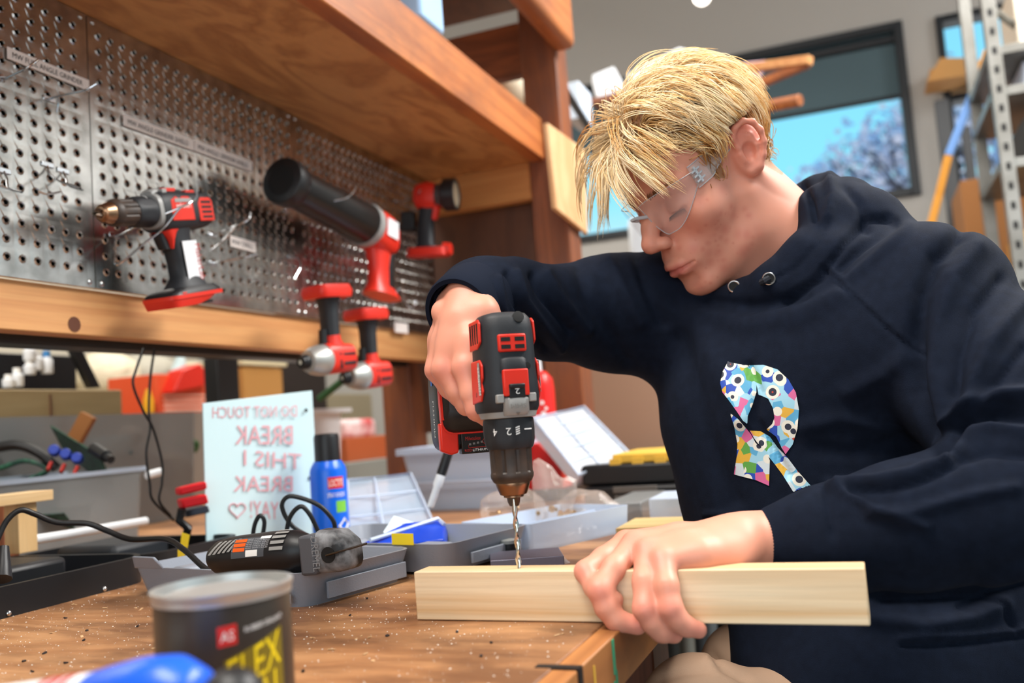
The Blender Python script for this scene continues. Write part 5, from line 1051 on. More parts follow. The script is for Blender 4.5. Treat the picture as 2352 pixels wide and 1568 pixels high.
def beam(mb, p, q, w, t):
    a, e2, d_ = basis(q - p); mb.cbox((p + q) / 2, (a, e2, d_), (w, t, np.linalg.norm(q - p)))
for (s_, e_, d0, d1, m) in (((2268, 120), (2240, 200), 3.6, 3.6, m_lad), ((2240, 200), (2178, 360), 3.6, 3.6, m_lad_reflect), ((2178, 360), (2156, 450), 3.6, 3.6, m_lad), ((2262, 130), (2285, 200), 3.9, 3.9, m_lad), ((2278, 190), (2302, 420), 3.9, 3.9, m_lad_reflect), ((2156, 450), (2040, 900), 3.6, 3.55, m_lad), ((2302, 420), (2360, 980), 3.9, 3.85, m_lad_reflect)):
    b = MB(); beam(b, U(*s_, d0), U(*e_, d1), .05, .03); b.build('rail', m, lad, bevel=.003)
b = MB(); b.prism([U(2268, 110, 3.6), U(2300, 110, 3.8), U(2318, 190, 3.85), U(2262, 190, 3.65)], V(0, .03, 0)); b.build('top_cap', m_lad, lad, bevel=.004)
bxs = thing('cardboard_box', 'open cardboard box with raised flap beside the ladder top', 'box', U(2190, 190, 4.2))
b = MB(); b.prism([U(2128, 188, 4.2), U(2160, 132, 4.2), U(2235, 132, 4.4), U(2225, 172, 4.4)], V(0, .2, 0)); b.build('flaps', mat('card_tan', (206, 150, 84), .8), bxs, bevel=.003)
b = MB(); c = U(2200, 175, 4.5); b.box((c[0] - .12, c[1], c[2] - .03), (c[0] + .2, c[1] + .2, c[2] + .06)); b.build('body', mat('card_tan', (206, 150, 84), .8), bxs)
p, q = ony(2205, 415, 4.3), ony(2300, 600, 4.3); b = MB(); b.box((p[0], 4.3, 1.2), (q[0] + .25, 4.75, p[2])); tag(b.build('cardboard_box', mat('card_brown', (190, 130, 78), .8), bevel=.004), 'tall cardboard box behind his shoulder at the right', 'box')
b = MB(); b.box((p[0] - .1, 4.25, 0), (q[0] + .4, 4.8, 1.199)); tag(b.build('storage_cabinet', mat('cab_tan', (150, 130, 104), .7), bevel=.004), 'tan cabinet carrying the tall cardboard box', 'cabinet')
b = MB(); c = U(2155, 300, 4.4); b.box((c[0], c[1], 0), (c[0] + .06, c[1] + .06, c[2] + .15)); b.box((c[0] + .1, c[1], c[2] - .5), (c[0] + .14, c[1] + .05, c[2])); tag(b.build('clothes_stand', mat('stand_grey', (84, 88, 92), .5)), 'grey stand against the wall between the windows', 'stand')
# low clutter seen below the board
pb = thing('pipe_rack', 'bundle of grey pipes standing under the bench end', 'pipes', np.append(U(1600, 1500, 1.9)[:2], 0))
for k, (x, col) in enumerate(((1520, (60, 58, 54)), (1556, (150, 146, 136)), (1590, (70, 72, 74)), (1612, (128, 132, 134)), (1650, (52, 46, 40)))):
    c = U(x, 1500, 1.8 + .05 * k); b = MB(); b.cyl(V(c[0], c[1], 0), V(c[0] + .02, c[1], U(x, 1440, 1.8)[2] + .05), .02, n=12); b.build('pipe', mat('pipe_%d' % k, col, .45, .5), pb)
c = U(1690, 1460, 1.95); b = MB(); b.box((max(c[0] - .1, -.2), c[1], 0), (c[0] + .3, c[1] + .2, c[2] + .06)); tag(b.build('waste_bin', mat('bin_tan', (150, 116, 66), .7), bevel=.006), 'tan bin on the floor beyond his lap', 'bin')
# ------------------------------------------------------------------ implicit surfaces for the person
class SDF:
    def __init__(s): s.p = []
    def cone(s, a, b, ra, rb=None, k=.01, op=1):
        a = np.asarray(a, float); b = np.asarray(b, float); rb = ra if rb is None else rb
        s.p.append(('c', a, b, ra, rb, k, op, (a + b) / 2, np.linalg.norm(b - a) / 2 + max(ra, rb))); return s
    def chain(s, pts, k=.01, op=1):
        """pts: (point, radius)"""
        for (a, ra), (b, rb) in zip(pts[:-1], pts[1:]): s.cone(a, b, ra, rb, k, op)
        return s
    def ell(s, c, r, R=None, k=.01, op=1):
        c = np.asarray(c, float); r = np.asarray(r, float); s.p.append(('e', c, r, np.eye(3) if R is None else np.asarray(R, float), None, k, op, c, r.max())); return s
    def __call__(s, P):
        lo, hi = P.min(0), P.max(0); d = np.full(len(P), 1.0)
        for q in s.p:
            c, rad, k, op = q[7], q[8], q[5], q[6]
            gap = np.linalg.norm(np.maximum(np.maximum(lo - c, c - hi), 0))
            if gap > rad + .035 + k: continue
            if q[0] == 'c':
                _, a, b_, ra, rb = q[:5]; ba = b_ - a; L = max(float(ba @ ba), 1e-12); t = np.clip((P - a) @ ba / L, 0, 1)
                e = np.linalg.norm(P - a - t[:, None] * ba, axis=1) - (ra + t * (rb - ra))
            else:
                _, cc_, r, R = q[:4]; w = (P - cc_) @ R; k0 = np.linalg.norm(w / r, axis=1); k1 = np.linalg.norm(w / (r * r), axis=1) + 1e-9; e = k0 * (k0 - 1) / k1
            if op > 0: h = np.clip(.5 + .5 * (e - d) / k, 0, 1); d = e * (1 - h) + d * h - k * h * (1 - h)
            else: h = np.clip(.5 - .5 * (d + e) / k, 0, 1); d = d * (1 - h) + (-e) * h + k * h * (1 - h)
        return d

def polygonise(f, lo, hi, h, B=8):
    lo = np.asarray(lo, float); nb = np.ceil((np.asarray(hi) - lo) / (B * h)).astype(int)
    g = np.stack(np.meshgrid(*[np.arange(n) for n in nb], indexing='ij'), -1).reshape(-1, 3)
    # spatially coherent order for culling
    key = (g // 4) @ np.array([10000, 100, 1]); g = g[np.argsort(key, kind='stable')]
    act = np.zeros(len(g), bool)
    for i in range(0, len(g), 512):
        act[i:i + 512] = np.abs(f(lo + (g[i:i + 512] + .5) * B * h)) < B * h * 1.0 + .002
    g = g[act]; N = nb * B + 2; n1 = B + 1
    loc = np.stack(np.meshgrid(*[np.arange(n1)] * 3, indexing='ij'), -1).reshape(-1, 3)
    ids, vs, edges = [], [], [[], [], []]
    for i in range(0, len(g), 48):
        gb = g[i:i + 48]; C = gb[:, None, :] * B + loc[None]; P = (lo + C.reshape(-1, 3) * h)
        v = f(P).reshape(len(gb), n1, n1, n1); s = v < 0
        corner = [(a, b_, c) for a in (0, 1) for b_ in (0, 1) for c in (0, 1)]
        cv = np.stack([v[:, a:a + B, b_:b_ + B, c:c + B] for a, b_, c in corner], -1); cs = cv < 0
        mixed = cs.any(-1) & ~cs.all(-1); w = np.argwhere(mixed)
        if len(w):
            q = cv[mixed]; acc = np.zeros((len(w), 3)); cnt = np.zeros(len(w))
            for x in range(8):
                for ax in range(3):
                    a = corner[x]
                    if a[ax]: continue
                    bb = list(a); bb[ax] = 1; y = corner.index(tuple(bb)); m = (q[:, x] < 0) != (q[:, y] < 0)
                    t = np.where(m, q[:, x] / np.where(m, q[:, x] - q[:, y], 1), 0); p = np.tile(np.array(a, float), (len(w), 1)); p[:, ax] = t
                    acc += p * m[:, None]; cnt += m
            gi = gb[w[:, 0]] * B + w[:, 1:]
            vs.append(lo + (gi + acc / cnt[:, None]) * h); ids.append((gi[:, 0] * N[1] + gi[:, 1]) * N[2] + gi[:, 2])
        for ax in range(3):
            sl0 = [slice(None)] + [slice(0, B)] * 3; sl1 = list(sl0); sl1[ax + 1] = slice(1, B + 1)
            a, b_ = s[tuple(sl0)], s[tuple(sl1)]; w = np.argwhere(a != b_)
            if len(w): edges[ax].append(np.concatenate([gb[w[:, 0]] * B + w[:, 1:], a[a != b_][:, None].astype(int)], 1))
    ids = np.concatenate(ids); vs = np.concatenate(vs); o = np.argsort(ids); ids = ids[o]; vs = vs[o]; faces = []
    for ax in range(3):
        e = np.concatenate(edges[ax]); u, w = [(1, 2), (2, 0), (0, 1)][ax]; q = []
        for du, dw in ((0, 0), (-1, 0), (-1, -1), (0, -1)):
            c = e[:, :3].copy(); c[:, u] += du; c[:, w] += dw; q.append((c[:, 0] * N[1] + c[:, 1]) * N[2] + c[:, 2])
        q = np.stack(q, 1); j = np.searchsorted(ids, q); j = np.minimum(j, len(ids) - 1); ok = (ids[j] == q).all(1); j = j[ok]; fl = e[ok, 3] == 0
        j[fl] = j[fl][:, ::-1]; faces.append(j)
    return vs, np.concatenate(faces)
def vnormals(v, f):
    n = np.cross(v[f[:, 2]] - v[f[:, 0]], v[f[:, 3]] - v[f[:, 1]]); N = np.zeros_like(v)
    for k in range(4): np.add.at(N, f[:, k], n)
    return N / (np.linalg.norm(N, axis=1)[:, None] + 1e-12)
def relax(v, f, it, lam=.5):
    for _ in range(it):
        a = np.zeros_like(v); c = np.zeros(len(v))
        for k in range(4): np.add.at(a, f[:, k], v[f[:, (k + 1) % 4]] + v[f[:, (k + 3) % 4]]); np.add.at(c, f[:, k], 2)
        v = v + lam * (a / np.maximum(c, 1)[:, None] - v)
    return v
def npmesh(name, v, f, m, parent, col=None):
    o = ORG[parent.name]; me = bpy.data.meshes.new(name); f = np.asarray(f); k = f.shape[1]
    me.vertices.add(len(v)); me.vertices.foreach_set('co', (v - o).astype(np.float32).ravel())
    me.loops.add(f.size); me.loops.foreach_set('vertex_index', f.astype(np.int32).ravel())
    me.polygons.add(len(f)); me.polygons.foreach_set('loop_start', np.arange(0, f.size, k, dtype=np.int32)); me.polygons.foreach_set('use_smooth', np.ones(len(f), bool))
    me.update(calc_edges=True); me.validate()
    if col is not None:
        ca = me.color_attributes.new('tint', 'FLOAT_COLOR', 'POINT'); ca.data.foreach_set('color', np.concatenate([col, np.ones((len(col), 1))], 1).astype(np.float32).ravel())
    me.materials.append(m); ob = bpy.data.objects.new(name, me); COL.objects.link(ob); ob.parent = parent; ORG[ob.name] = o; return ob

# ------------------------------------------------------------------ the person
pelvis = U(2060, 1640, 1.10); PZ = pelvis[2]
person = thing('person', 'person in a dark navy hoodie leaning over the board with a drill', 'person', V(pelvis[0], pelvis[1], 0))
RW = np.array([[.725, -.573, -.382], [-.689, -.612, -.388], [.011, -.545, .839]])
u_, s_, vt_ = np.linalg.svd(RW); RW = u_ @ vt_; TW = V(-.163, 1.130, .271) + V(0, 0, CAM[2])
def HL(*p): return TW + RW @ np.asarray(p, float)
S = SDF()
# head (x: his left, y: forward, z: up)
S.ell(HL(0, -.014, .056), (.075, .093, .082), RW, k=.02)
S.ell(HL(0, .030, .052), (.060, .056, .056), RW, k=.03)
S.ell(HL(0, .040, -.012), (.058, .050, .070), RW, k=.03)
S.ell(HL(0, .046, -.056), (.042, .046, .042), RW, k=.025)
for g in (1, -1):
    S.chain([(HL(g * .054, .004, -.028), .016), (HL(g * .049, .014, -.072), .013), (HL(g * .016, .078, -.091), .013)], k=.022)
    S.ell(HL(g * .047, .054, -.014), (.017, .024, .018), RW, k=.02)
    S.cone(HL(g * .012, .085, .028), HL(g * .047, .066, .032), .0095, .008, k=.014)
S.ell(HL(0, .086, -.090), (.020, .015, .014), RW, k=.018)
for g in (1, -1):
    S.ell(HL(g * .031, .100, .010), (.019, .018, .0135), RW, k=.016, op=-1)
    S.ell(HL(g * .031, .071, .009), (.0155, .0135, .0125), RW, k=.005)
    S.ell(HL(g * .031, .0735, .0055), (.0150, .0135, .0095), RW, k=.003)
    S.cone(HL(g * .019, .0865, -.0005), HL(g * .043, .0795, .0015), .0014, .0012, k=.003, op=-1)
# nose
S.chain([(HL(0, .091, .017), .0072), (HL(0, .1035, .001), .0078), (HL(0, .1155, -.013), .0090)], k=.014)
S.ell(HL(0, .1165, -.0175), (.0105, .0105, .0095), RW, k=.008)
for g in (1, -1):
    S.ell(HL(g * .0115, .1065, -.0225), (.0072, .0092, .0075), RW, k=.006)
    S.ell(HL(g * .0062, .1105, -.0315), (.0036, .0052, .0035), RW, k=.003, op=-1)
    S.cone(HL(g * .0205, .1015, -.0175), HL(g * .0185, .0985, -.0295), .0016, .0014, k=.006, op=-1)
# mouth
S.ell(HL(0, .084, -.053), (.030, .0215, .024), RW, k=.016)
S.chain([(HL(.024, .0925, -.0585), .0028), (HL(.011, .1030, -.0545), .0048), (HL(.003, .1058, -.0530), .0050), (HL(-.003, .1058, -.0530), .0050), (HL(-.011, .1030, -.0545), .0048), (HL(-.024, .0925, -.0585), .0028)], k=.006)
S.chain([(HL(.022, .0920, -.0605), .0028), (HL(.009, .1010, -.0645), .0060), (HL(-.009, .1010, -.0645), .0060), (HL(-.022, .0920, -.0605), .0028)], k=.006)
S.chain([(HL(.026, .0945, -.0588), .0011), (HL(.011, .1075, -.0592), .0013), (HL(0, .1105, -.0592), .0013), (HL(-.011, .1075, -.0592), .0013), (HL(-.026, .0945, -.0588), .0011)], k=.003, op=-1)
S.cone(HL(.012, .1035, -.0765), HL(-.012, .1035, -.0765), .0035, k=.012, op=-1)
# ears
for g in (1, -1):
    eu = nrm(V(g * -.36, .90, .22)); ew = nrm(V(g * .92, .36, .02)); ew = nrm(ew - eu * (ew @ eu)); ev = np.cross(eu, ew) if np.cross(eu, ew)[2] > 0 else -np.cross(eu, ew)
    eo = V(g * .0765, -.016, .014)
    def EP(u, v, w): return HL(*(eo + eu * u + ev * v + ew * w))
    ER = RW @ np.stack([eu, ev, ew], 1)
    S.ell(EP(0, .002, -.001), (.0165, .029, .0062), ER, k=.006)
    S.ell(EP(.010, -.002, -.010), (.012, .022, .012), ER, k=.01); S.ell(EP(.000, .010, .000), (.0185, .0235, .0050), ER, k=.006); S.ell(EP(-.001, -.008, .0), (.0165, .020, .0048), ER, k=.006)
    S.chain([(EP(.004, -.001, .002), .0022), (EP(.0125, .006, .005), .0030), (EP(.0155, .018, .007), .0033), (EP(.0095, .029, .009), .0036), (EP(-.002, .0335, .010), .0036), (EP(-.0125, .029, .010), .0036), (EP(-.0185, .017, .010), .0036), (EP(-.0185, .003, .009), .0034), (EP(-.0135, -.011, .007), .0034), (EP(-.005, -.022, .004), .0052), (EP(.004, -.0245, .002), .0052)], k=.0035)
    S.chain([(EP(.004, .021, .003), .0022), (EP(-.006, .016, .0045), .0032), (EP(-.0095, .003, .005), .0034), (EP(-.004, -.010, .005), .0036)], k=.003)
    S.ell(EP(.001, -.002, .0065), (.0075, .0105, .0062), ER, k=.004, op=-1)
    S.cone(EP(.0115, -.002, .005), EP(.009, -.010, .0045), .0036, .0030, k=.003)
# neck and trunk under the clothes
NB = U(1890, 640, 1.15)
S.cone(HL(0, -.030, -.020), NB, .056, .062, k=.03); S.cone(HL(0, .028, -.055), U(1790, 690, 1.14), .030, .045, k=.03)
S.cone(HL(.03, -.02, -.03), U(1850, 600, 1.10), .026, .030, k=.03)
chest = U(1860, 900, 1.13)
S.cone(NB, chest, .07, .09, k=.03)
RS = U(1620, 720, 1.17); RWr = U(1082, 690, .975); LS = U(2150, 700, 1.0); LE = U(2390, 1145, .81); LWr = U(1752, 1246, .855)
S.chain([(chest, .06), (RS, .045), (U(1400, 718, 1.19), .042), (U(1250, 715, 1.12), .036), (U(1130, 692, 1.02), .031), (RWr, .027)], k=.02)
S.chain([(chest, .06), (LS, .05), (LE, .042), (LWr, .026)], k=.02)
# right hand on the grip
def FG(pts, k=.004): S.chain(pts, k)
def px(x, y, d, r): return (U(x, y, d), r)
S.chain([(RWr, .027), px(1068, 745, .955, .024), px(1050, 800, .945, .020)], k=.012)
S.chain([px(1095, 715, .955, .018), px(1082, 790, .928, .0165), px(1070, 842, .915, .0135)], k=.010)       # index metacarpal
S.chain([px(1072, 705, .965, .018), px(1042, 785, .945, .0145), px(1020, 845, .935, .0130)], k=.010)       # middle
S.chain([px(1050, 700, .980, .016), px(1022, 785, .965, .0135), px(1003, 848, .955, .0120)], k=.010)       # ring
S.chain([px(1030, 700, .985, .014), px(1012, 780, .985, .0120), px(1002, 838, .985, .0110)], k=.010)       # little
S.ell(U(1012, 716, .968), (.010, .010, .011), k=.008)
FG([px(1068, 845, .914, .0128), px(1084, 905, .906, .0108), px(1096, 940, .903, .0106), px(1122, 958, .912, .0092), px(1150, 950, .925, .0080)], .006)
FG([px(1020, 848, .934, .0125), px(1050, 900, .930, .0105), px(1072, 930, .930, .0102), px(1105, 940, .945, .0090), px(1130, 925, .955, .0080)], .005)
FG([px(1003, 850, .954, .0118), px(1032, 892, .955, .0100), px(1055, 912, .960, .0095), px(1092, 915, .972, .0085)], .005)
FG([px(1002, 840, .985, .0108), px(1030, 872, .990, .0090), px(1055, 885, .995, .0085), px(1085, 885, 1.0, .0078)], .005)
FG([px(1110, 720, .945, .018), px(1135, 775, .945, .0150), px(1165, 830, .965, .0115), px(1178, 870, .985, .0098)], .010)          # thumb behind the housing
# left hand over the board
def py(x, y, yy, r): return (ony(x, y, yy), r)
S.chain([(LWr, .026), py(1690, 1250, .868, .024), py(1640, 1258, .852, .022)], k=.014)
S.chain([py(1720, 1222, .885, .016), py(1560, 1240, .864, .0150), py(1440, 1246, .852, .0118)], k=.010)    # index metacarpal
S.chain([py(1710, 1228, .872, .017), py(1560, 1246, .845, .0150), py(1460, 1250, .832, .0122)], k=.010)
S.chain([py(1700, 1240, .860, .017), py(1580, 1258, .828, .0145), py(1488, 1268, .815, .0120)], k=.010)
S.chain([py(1700, 1258, .850, .016), py(1610, 1276, .818, .0135), py(1522, 1288, .802, .0115)], k=.010)
S.ell(ony(1655, 1284, .838), (.024, .016, .014), k=.014)
FG([py(1436, 1248, .850, .0112), py(1385, 1282, .822, .0098), py(1345, 1312, .800, .0096), py(1365, 1350, .787, .0085), py(1412, 1378, .788, .0078)], .005)
FG([py(1458, 1250, .830, .0118), py(1410, 1305, .797, .0102), py(1377, 1355, .778, .0102), py(1392, 1395, .778, .0094), py(1415, 1424, .780, .0090), py(1464, 1436, .786, .0082)], .005)
FG([py(1487, 1268, .814, .0116), py(1480, 1335, .786, .0100), py(1482, 1398, .774, .0102), py(1500, 1430, .776, .0092), py(1520, 1450, .780, .0086), py(1548, 1456, .792, .0080)], .005)
FG([py(1522, 1288, .800, .0112), py(1532, 1345, .780, .0096), py(1541, 1396, .774, .0096), py(1558, 1424, .776, .0086), py(1575, 1438, .780, .0080), py(1604, 1446, .788, .0074)], .005)
FG([py(1690, 1235, .885, .017), py(1600, 1262, .872, .0140), py(1520, 1310, .850, .0110), py(1460, 1340, .848, .0095)], .010)     # thumb behind the board
allp = np.array([q[7] for q in S.p]); rad = np.array([q[8] for q in S.p])
v, f = polygonise(S, (allp - rad[:, None]).min(0) - .01, (allp + rad[:, None]).max(0) + .01, .0017)
v = relax(v, f, 2, .45)
# skin tint
q = (v - TW) @ RW
def blob(c, r): return np.exp(-(((q - np.asarray(c)) / np.asarray(r)) ** 2).sum(1))
base = np.tile(np.array(lin((220, 152, 128))), (len(v), 1))
def mixc(c, w): 
    global base
    base = base * (1 - w[:, None]) + np.array(lin(c)) * w[:, None]
inhead = (np.abs(q) < .17).all(1)
mixc((228, 140, 118), .55 * np.clip(sum(blob((g * .040, .066, -.022), (.022, .03, .022)) + blob((g * .082, -.014, .014), (.02, .03, .04)) * 1.3 for g in (1, -1)) + blob((0, .116, -.018), (.014, .016, .014)), 0, 1))
mixc((212, 116, 92), .45 * np.clip(sum(blob((g * .079, -.015, .036), (.02, .03, .014)) for g in (1, -1)), 0, 1))
lipw = np.clip(np.exp(-((q[:, 0] / .0225) ** 4)) * np.exp(-(((q[:, 2] + .0592) / .0078) ** 4)) * np.exp(-(((q[:, 1] - .104) / .013) ** 4)), 0, 1); mixc((206, 112, 104), .85 * lipw)
mixc((170, 110, 84), .40 * np.clip(sum(blob((g * .031, .085, .013), (.020, .014, .011)) for g in (1, -1)), 0, 1))
rs_ = np.random.default_rng(4)
spots = np.zeros(len(v)); cand = np.where(inhead & (q[:, 1] > .022) & (q[:, 2] < .0) & (q[:, 0] > .012) & (q[:, 2] > -.096 + .4 * np.clip(.075 - q[:, 1], 0, 1)))[0]
low = cand[(q[cand, 2] < -.028)]
for i in np.concatenate([rs_.choice(cand, 30), rs_.choice(low, 75)]): spots = np.maximum(spots, np.exp(-((v - v[i]) ** 2).sum(1) / rs_.choice([.0014, .0022, .004, .007]) ** 2) * rs_.uniform(.2, .6))
mixc((186, 84, 74), .62 * spots)
hv = ~inhead
for (x, y, d) in ((1065, 850, .905), (1020, 850, .925), (1092, 940, .897), (1003, 850, .945)): w = np.exp(-((v - U(x, y, d)) ** 2).sum(1) / .014 ** 2); mixc((226, 138, 120), .5 * w)
for (x, y, yy) in ((1456, 1248, .82), (1486, 1264, .805), (1520, 1286, .79), (1375, 1356, .77), (1480, 1398, .765), (1540, 1396, .765), (1464, 1438, .78), (1345, 1312, .79), (1548, 1456, .785), (1604, 1446, .78)): w = np.exp(-((v - ony(x, y, yy)) ** 2).sum(1) / .012 ** 2); mixc((228, 132, 116), .5 * w)
def hairline(y):
    return np.interp(y, [-.2, -.06, -.034, -.028, .016, .020, .036, .042, .060, .078, .09], [-.046, -.042, -.008, .050, .048, .000, .006, .046, .068, .082, .088])
hairzone = inhead & (q[:, 2] > hairline(q[:, 1]) + .002) & ~((np.abs(q[:, 0]) > .0735) & (q[:, 2] < .05))
mixc((150, 108, 62), .8 * hairzone)
m_skin = mat('skin', (238, 186, 158), .46, attr='tint', sss=.12, bump=(1100, .10, .0006), spec=.45)
body = npmesh('body', v, f, m_skin, person, base)
body['label'] = 'fair skin of face, neck and hands'

# ------------------------------------------------------------------ hair
rh = np.random.default_rng(12)
GL = RW.T @ V(0, 0, -1); CC = V(0, -.014, .056); CR = V(.075, .093, .082)
FC = V(0, .030, .052); FR_ = V(.060, .056, .056)
def scalp_out(p, off):
    """push head-local points out to at least off above the skull"""
    for (c, r) in ((CC, CR), (FC, FR_)):
        w = (p - c) / (r + off); k = np.linalg.norm(w, axis=1); m = k < 1; p = np.where(m[:, None], c + (p - c) / np.maximum(k, 1e-6)[:, None], p)
    return p
def roots(n):
    out = []
    while sum(map(len, out)) < n:
        d = rh.normal(size=(n * 3, 3)); d /= np.linalg.norm(d, axis=1)[:, None]
        p = CC + d * CR; p = scalp_out(p, .0005)
        ok = (p[:, 2] > hairline(p[:, 1]))
        out.append(p[ok])
    return np.concatenate(out)[:n]
WH = V(-.012, -.062, .128)
def combdir(p, w):
    """combed from the front parting over to the sides and back; the fringe falls forward"""
    sx = np.tanh((p[:, 0] + .004) / .012); wf = np.clip((p[:, 1] - .040) / .030, 0, 1) * np.clip((p[:, 2] - .062) / .02, 0, 1) * np.clip((.040 - np.abs(p[:, 0])) / .012, 0, 1)
    sidew = np.clip((np.abs(p[:, 0]) - .03) / .04, 0, 1)
    side = np.stack([sx * 1.0, -.75 + .30 * sidew, -.25 - .9 * sidew], 1); fr_ = np.stack([sx * .45 + .1, np.full(len(p), .9), np.full(len(p), -.3)], 1)
    t = side * (1 - wf[:, None]) + fr_ * wf[:, None]; back = np.clip((-.055 - p[:, 1]) / .03, 0, 1)[:, None]; t = t * (1 - back) + back * np.array([0, -.3, -1.])
    sb = ((p[:, 1] > .012) & (p[:, 1] < .056) & (p[:, 2] < .050))[:, None]; t = np.where(sb, np.array([0, .12, -1.]), t)
    t = t - w * (t * w).sum(1)[:, None]; return t / (np.linalg.norm(t, axis=1)[:, None] + 1e-9)
def grow(p0, length, lift, comb, grav, nseg=11):
    n = len(p0); P = [p0]; nrm_ = (p0 - CC) / CR ** 2; nrm_ /= np.linalg.norm(nrm_, axis=1)[:, None]
    t = combdir(p0, nrm_); tw_ = np.cross(nrm_, t); wob = rh.normal(0, .22, n)[:, None] * np.where(p0[:, 2] < .05, .3, 1)[:, None]
    d = t * .8 + tw_ * wob + nrm_ * (.30 + 16 * lift)[:, None]; d /= np.linalg.norm(d, axis=1)[:, None]; p = p0; st = length / nseg
    for i in range(nseg):
        w = (p - CC) / CR ** 2; w /= np.linalg.norm(w, axis=1)[:, None]; t = combdir(p, w)
        d = d + comb[:, None] * (t + np.cross(w, t) * wob * math.sin(2.2 * i / nseg + 1)) + GL * (grav * (.25 + i / nseg))[:, None]; d /= np.linalg.norm(d, axis=1)[:, None]
        p = scalp_out(p + d * st[:, None], (lift * min(1, (i + 1) / 3))[:, None]); P.append(p)
    return np.stack(P, 1)
NC = 1100; PER = 10
g0 = roots(NC); front = np.clip((g0[:, 1] - .01) / .07, 0, 1) * np.clip((g0[:, 2] - .05) / .04, 0, 1)
front *= np.clip((.034 - np.abs(g0[:, 0])) / .012, 0, 1)
temple = np.clip((g0[:, 1] - .02) / .03, 0, 1) * np.clip((np.abs(g0[:, 0]) - .020) / .016, 0, 1)
topness = np.clip((g0[:, 2] - .05) / .06, 0, 1); nape = np.clip((.01 - g0[:, 2]) / .03, 0, 1) * (g0[:, 1] < -.02)
lenG = .030 + .034 * topness + .052 * front + rh.uniform(-.006, .016, NC) - .008 * nape - .024 * temple
sideb = (g0[:, 1] > -.03) & (g0[:, 1] < .050) & (g0[:, 2] < .055); lenG = np.where(sideb, np.where(g0[:, 1] < .016, .009, .017), lenG)
liftG = .0025 + rh.uniform(0, 1, NC) ** 1.2 * (.004 + .013 * topness) + front * rh.uniform(.0, .026, NC) + topness * np.clip((g0[:, 1] - .005) / .045, 0, 1) * rh.uniform(.003, .016, NC)
combG = .42 - .26 * front; gravG = .04 + .17 * front
guide = grow(g0, lenG, liftG, combG, gravG)
strands = []; cols = []; ctone = rh.normal(-.35, .75, NC)
hcol = np.array([lin(c) for c in ((254, 234, 196), (247, 212, 152), (228, 172, 100), (180, 116, 54), (112, 68, 28))])
for k in range(PER):
    off = rh.normal(size=(NC, 3)) * .0052; sp_t = np.linspace(1, .30, guide.shape[1])[None, :, None]
    r0 = scalp_out(g0 + off * 1.3, .0005); sft = (r0 - g0)
    cut = rh.uniform(.80, 1.04, NC); base_t = np.linspace(0, 1, guide.shape[1])
    G = guide.copy()
    ti = np.clip(cut[:, None] * base_t[None] * (guide.shape[1] - 1), 0, guide.shape[1] - 1.001); i0 = ti.astype(int); fr_ = (ti - i0)[..., None]
    G = np.take_along_axis(guide, i0[..., None].repeat(3, 2), 1) * (1 - fr_) + np.take_along_axis(guide, (i0 + 1)[..., None].repeat(3, 2), 1) * fr_
    G = G + sft[:, None] * sp_t + rh.normal(size=(NC, 1, 3)) * .0009 * base_t[None, :, None]
    sh = G.shape; G = scalp_out(G.reshape(-1, 3), .0012).reshape(sh)
    bad = (np.abs(G[..., 0]) > .056) & (G[..., 2] < .050) & (G[..., 1] > -.046) & (G[..., 1] < .004); bad = np.cumsum(bad, 1) > 0; last = np.maximum((~bad).sum(1) - 1, 0); G = np.where(bad[..., None], np.take_along_axis(G, last[:, None, None].repeat(3, 2), 1) + base_t[None, :, None] * 1e-5, G)
    strands.append(G)
    tone = np.clip(rh.normal(1.1, .35, NC) + ctone + (liftG < .008) * .9 - topness * .4 + nape * 1.0 + sideb * .8, 0, 4)  # highlight on top and shade in the underlayer put into the tint
    cols.append(tone)
G = np.concatenate(strands); tone = np.concatenate(cols)
# stray flyaway hairs
ns_, m_ = G.shape[0], G.shape[1]
Wd = G @ RW.T + TW
tn = np.gradient(Wd, axis=1); tn /= np.linalg.norm(tn, axis=2)[..., None] + 1e-9
ref = np.cross(tn, V(.31, .77, .55)); ref /= np.linalg.norm(ref, axis=2)[..., None] + 1e-9; bi = np.cross(tn, ref)
rads = np.interp(np.linspace(0, 1, m_), [0, .15, .7, 1], [.00042, .00056, .00046, .00008])[None, :, None]
tri = [Wd + rads * (math.cos(a) * ref + math.sin(a) * bi) for a in (0, 2.094, 4.189)]
HV = np.stack(tri, 2).reshape(-1, 3)
idx = (np.arange(ns_)[:, None, None] * m_ + np.arange(m_ - 1)[None, :, None]) * 3; k3 = np.arange(3)[None, None]
HF = np.stack([idx + k3, idx + (k3 + 1) % 3, idx + 3 + (k3 + 1) % 3, idx + 3 + k3], -1).reshape(-1, 4)
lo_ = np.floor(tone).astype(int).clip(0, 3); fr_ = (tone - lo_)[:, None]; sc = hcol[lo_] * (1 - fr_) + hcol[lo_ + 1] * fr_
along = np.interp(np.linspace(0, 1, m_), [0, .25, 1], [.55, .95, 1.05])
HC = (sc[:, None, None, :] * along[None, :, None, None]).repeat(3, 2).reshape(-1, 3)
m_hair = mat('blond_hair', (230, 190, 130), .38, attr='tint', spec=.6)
hair = npmesh('hair', HV, HF, m_hair, person, HC); hair['label'] = 'short layered blond hair with a fringe falling forward'; hair['kind'] = 'stuff'

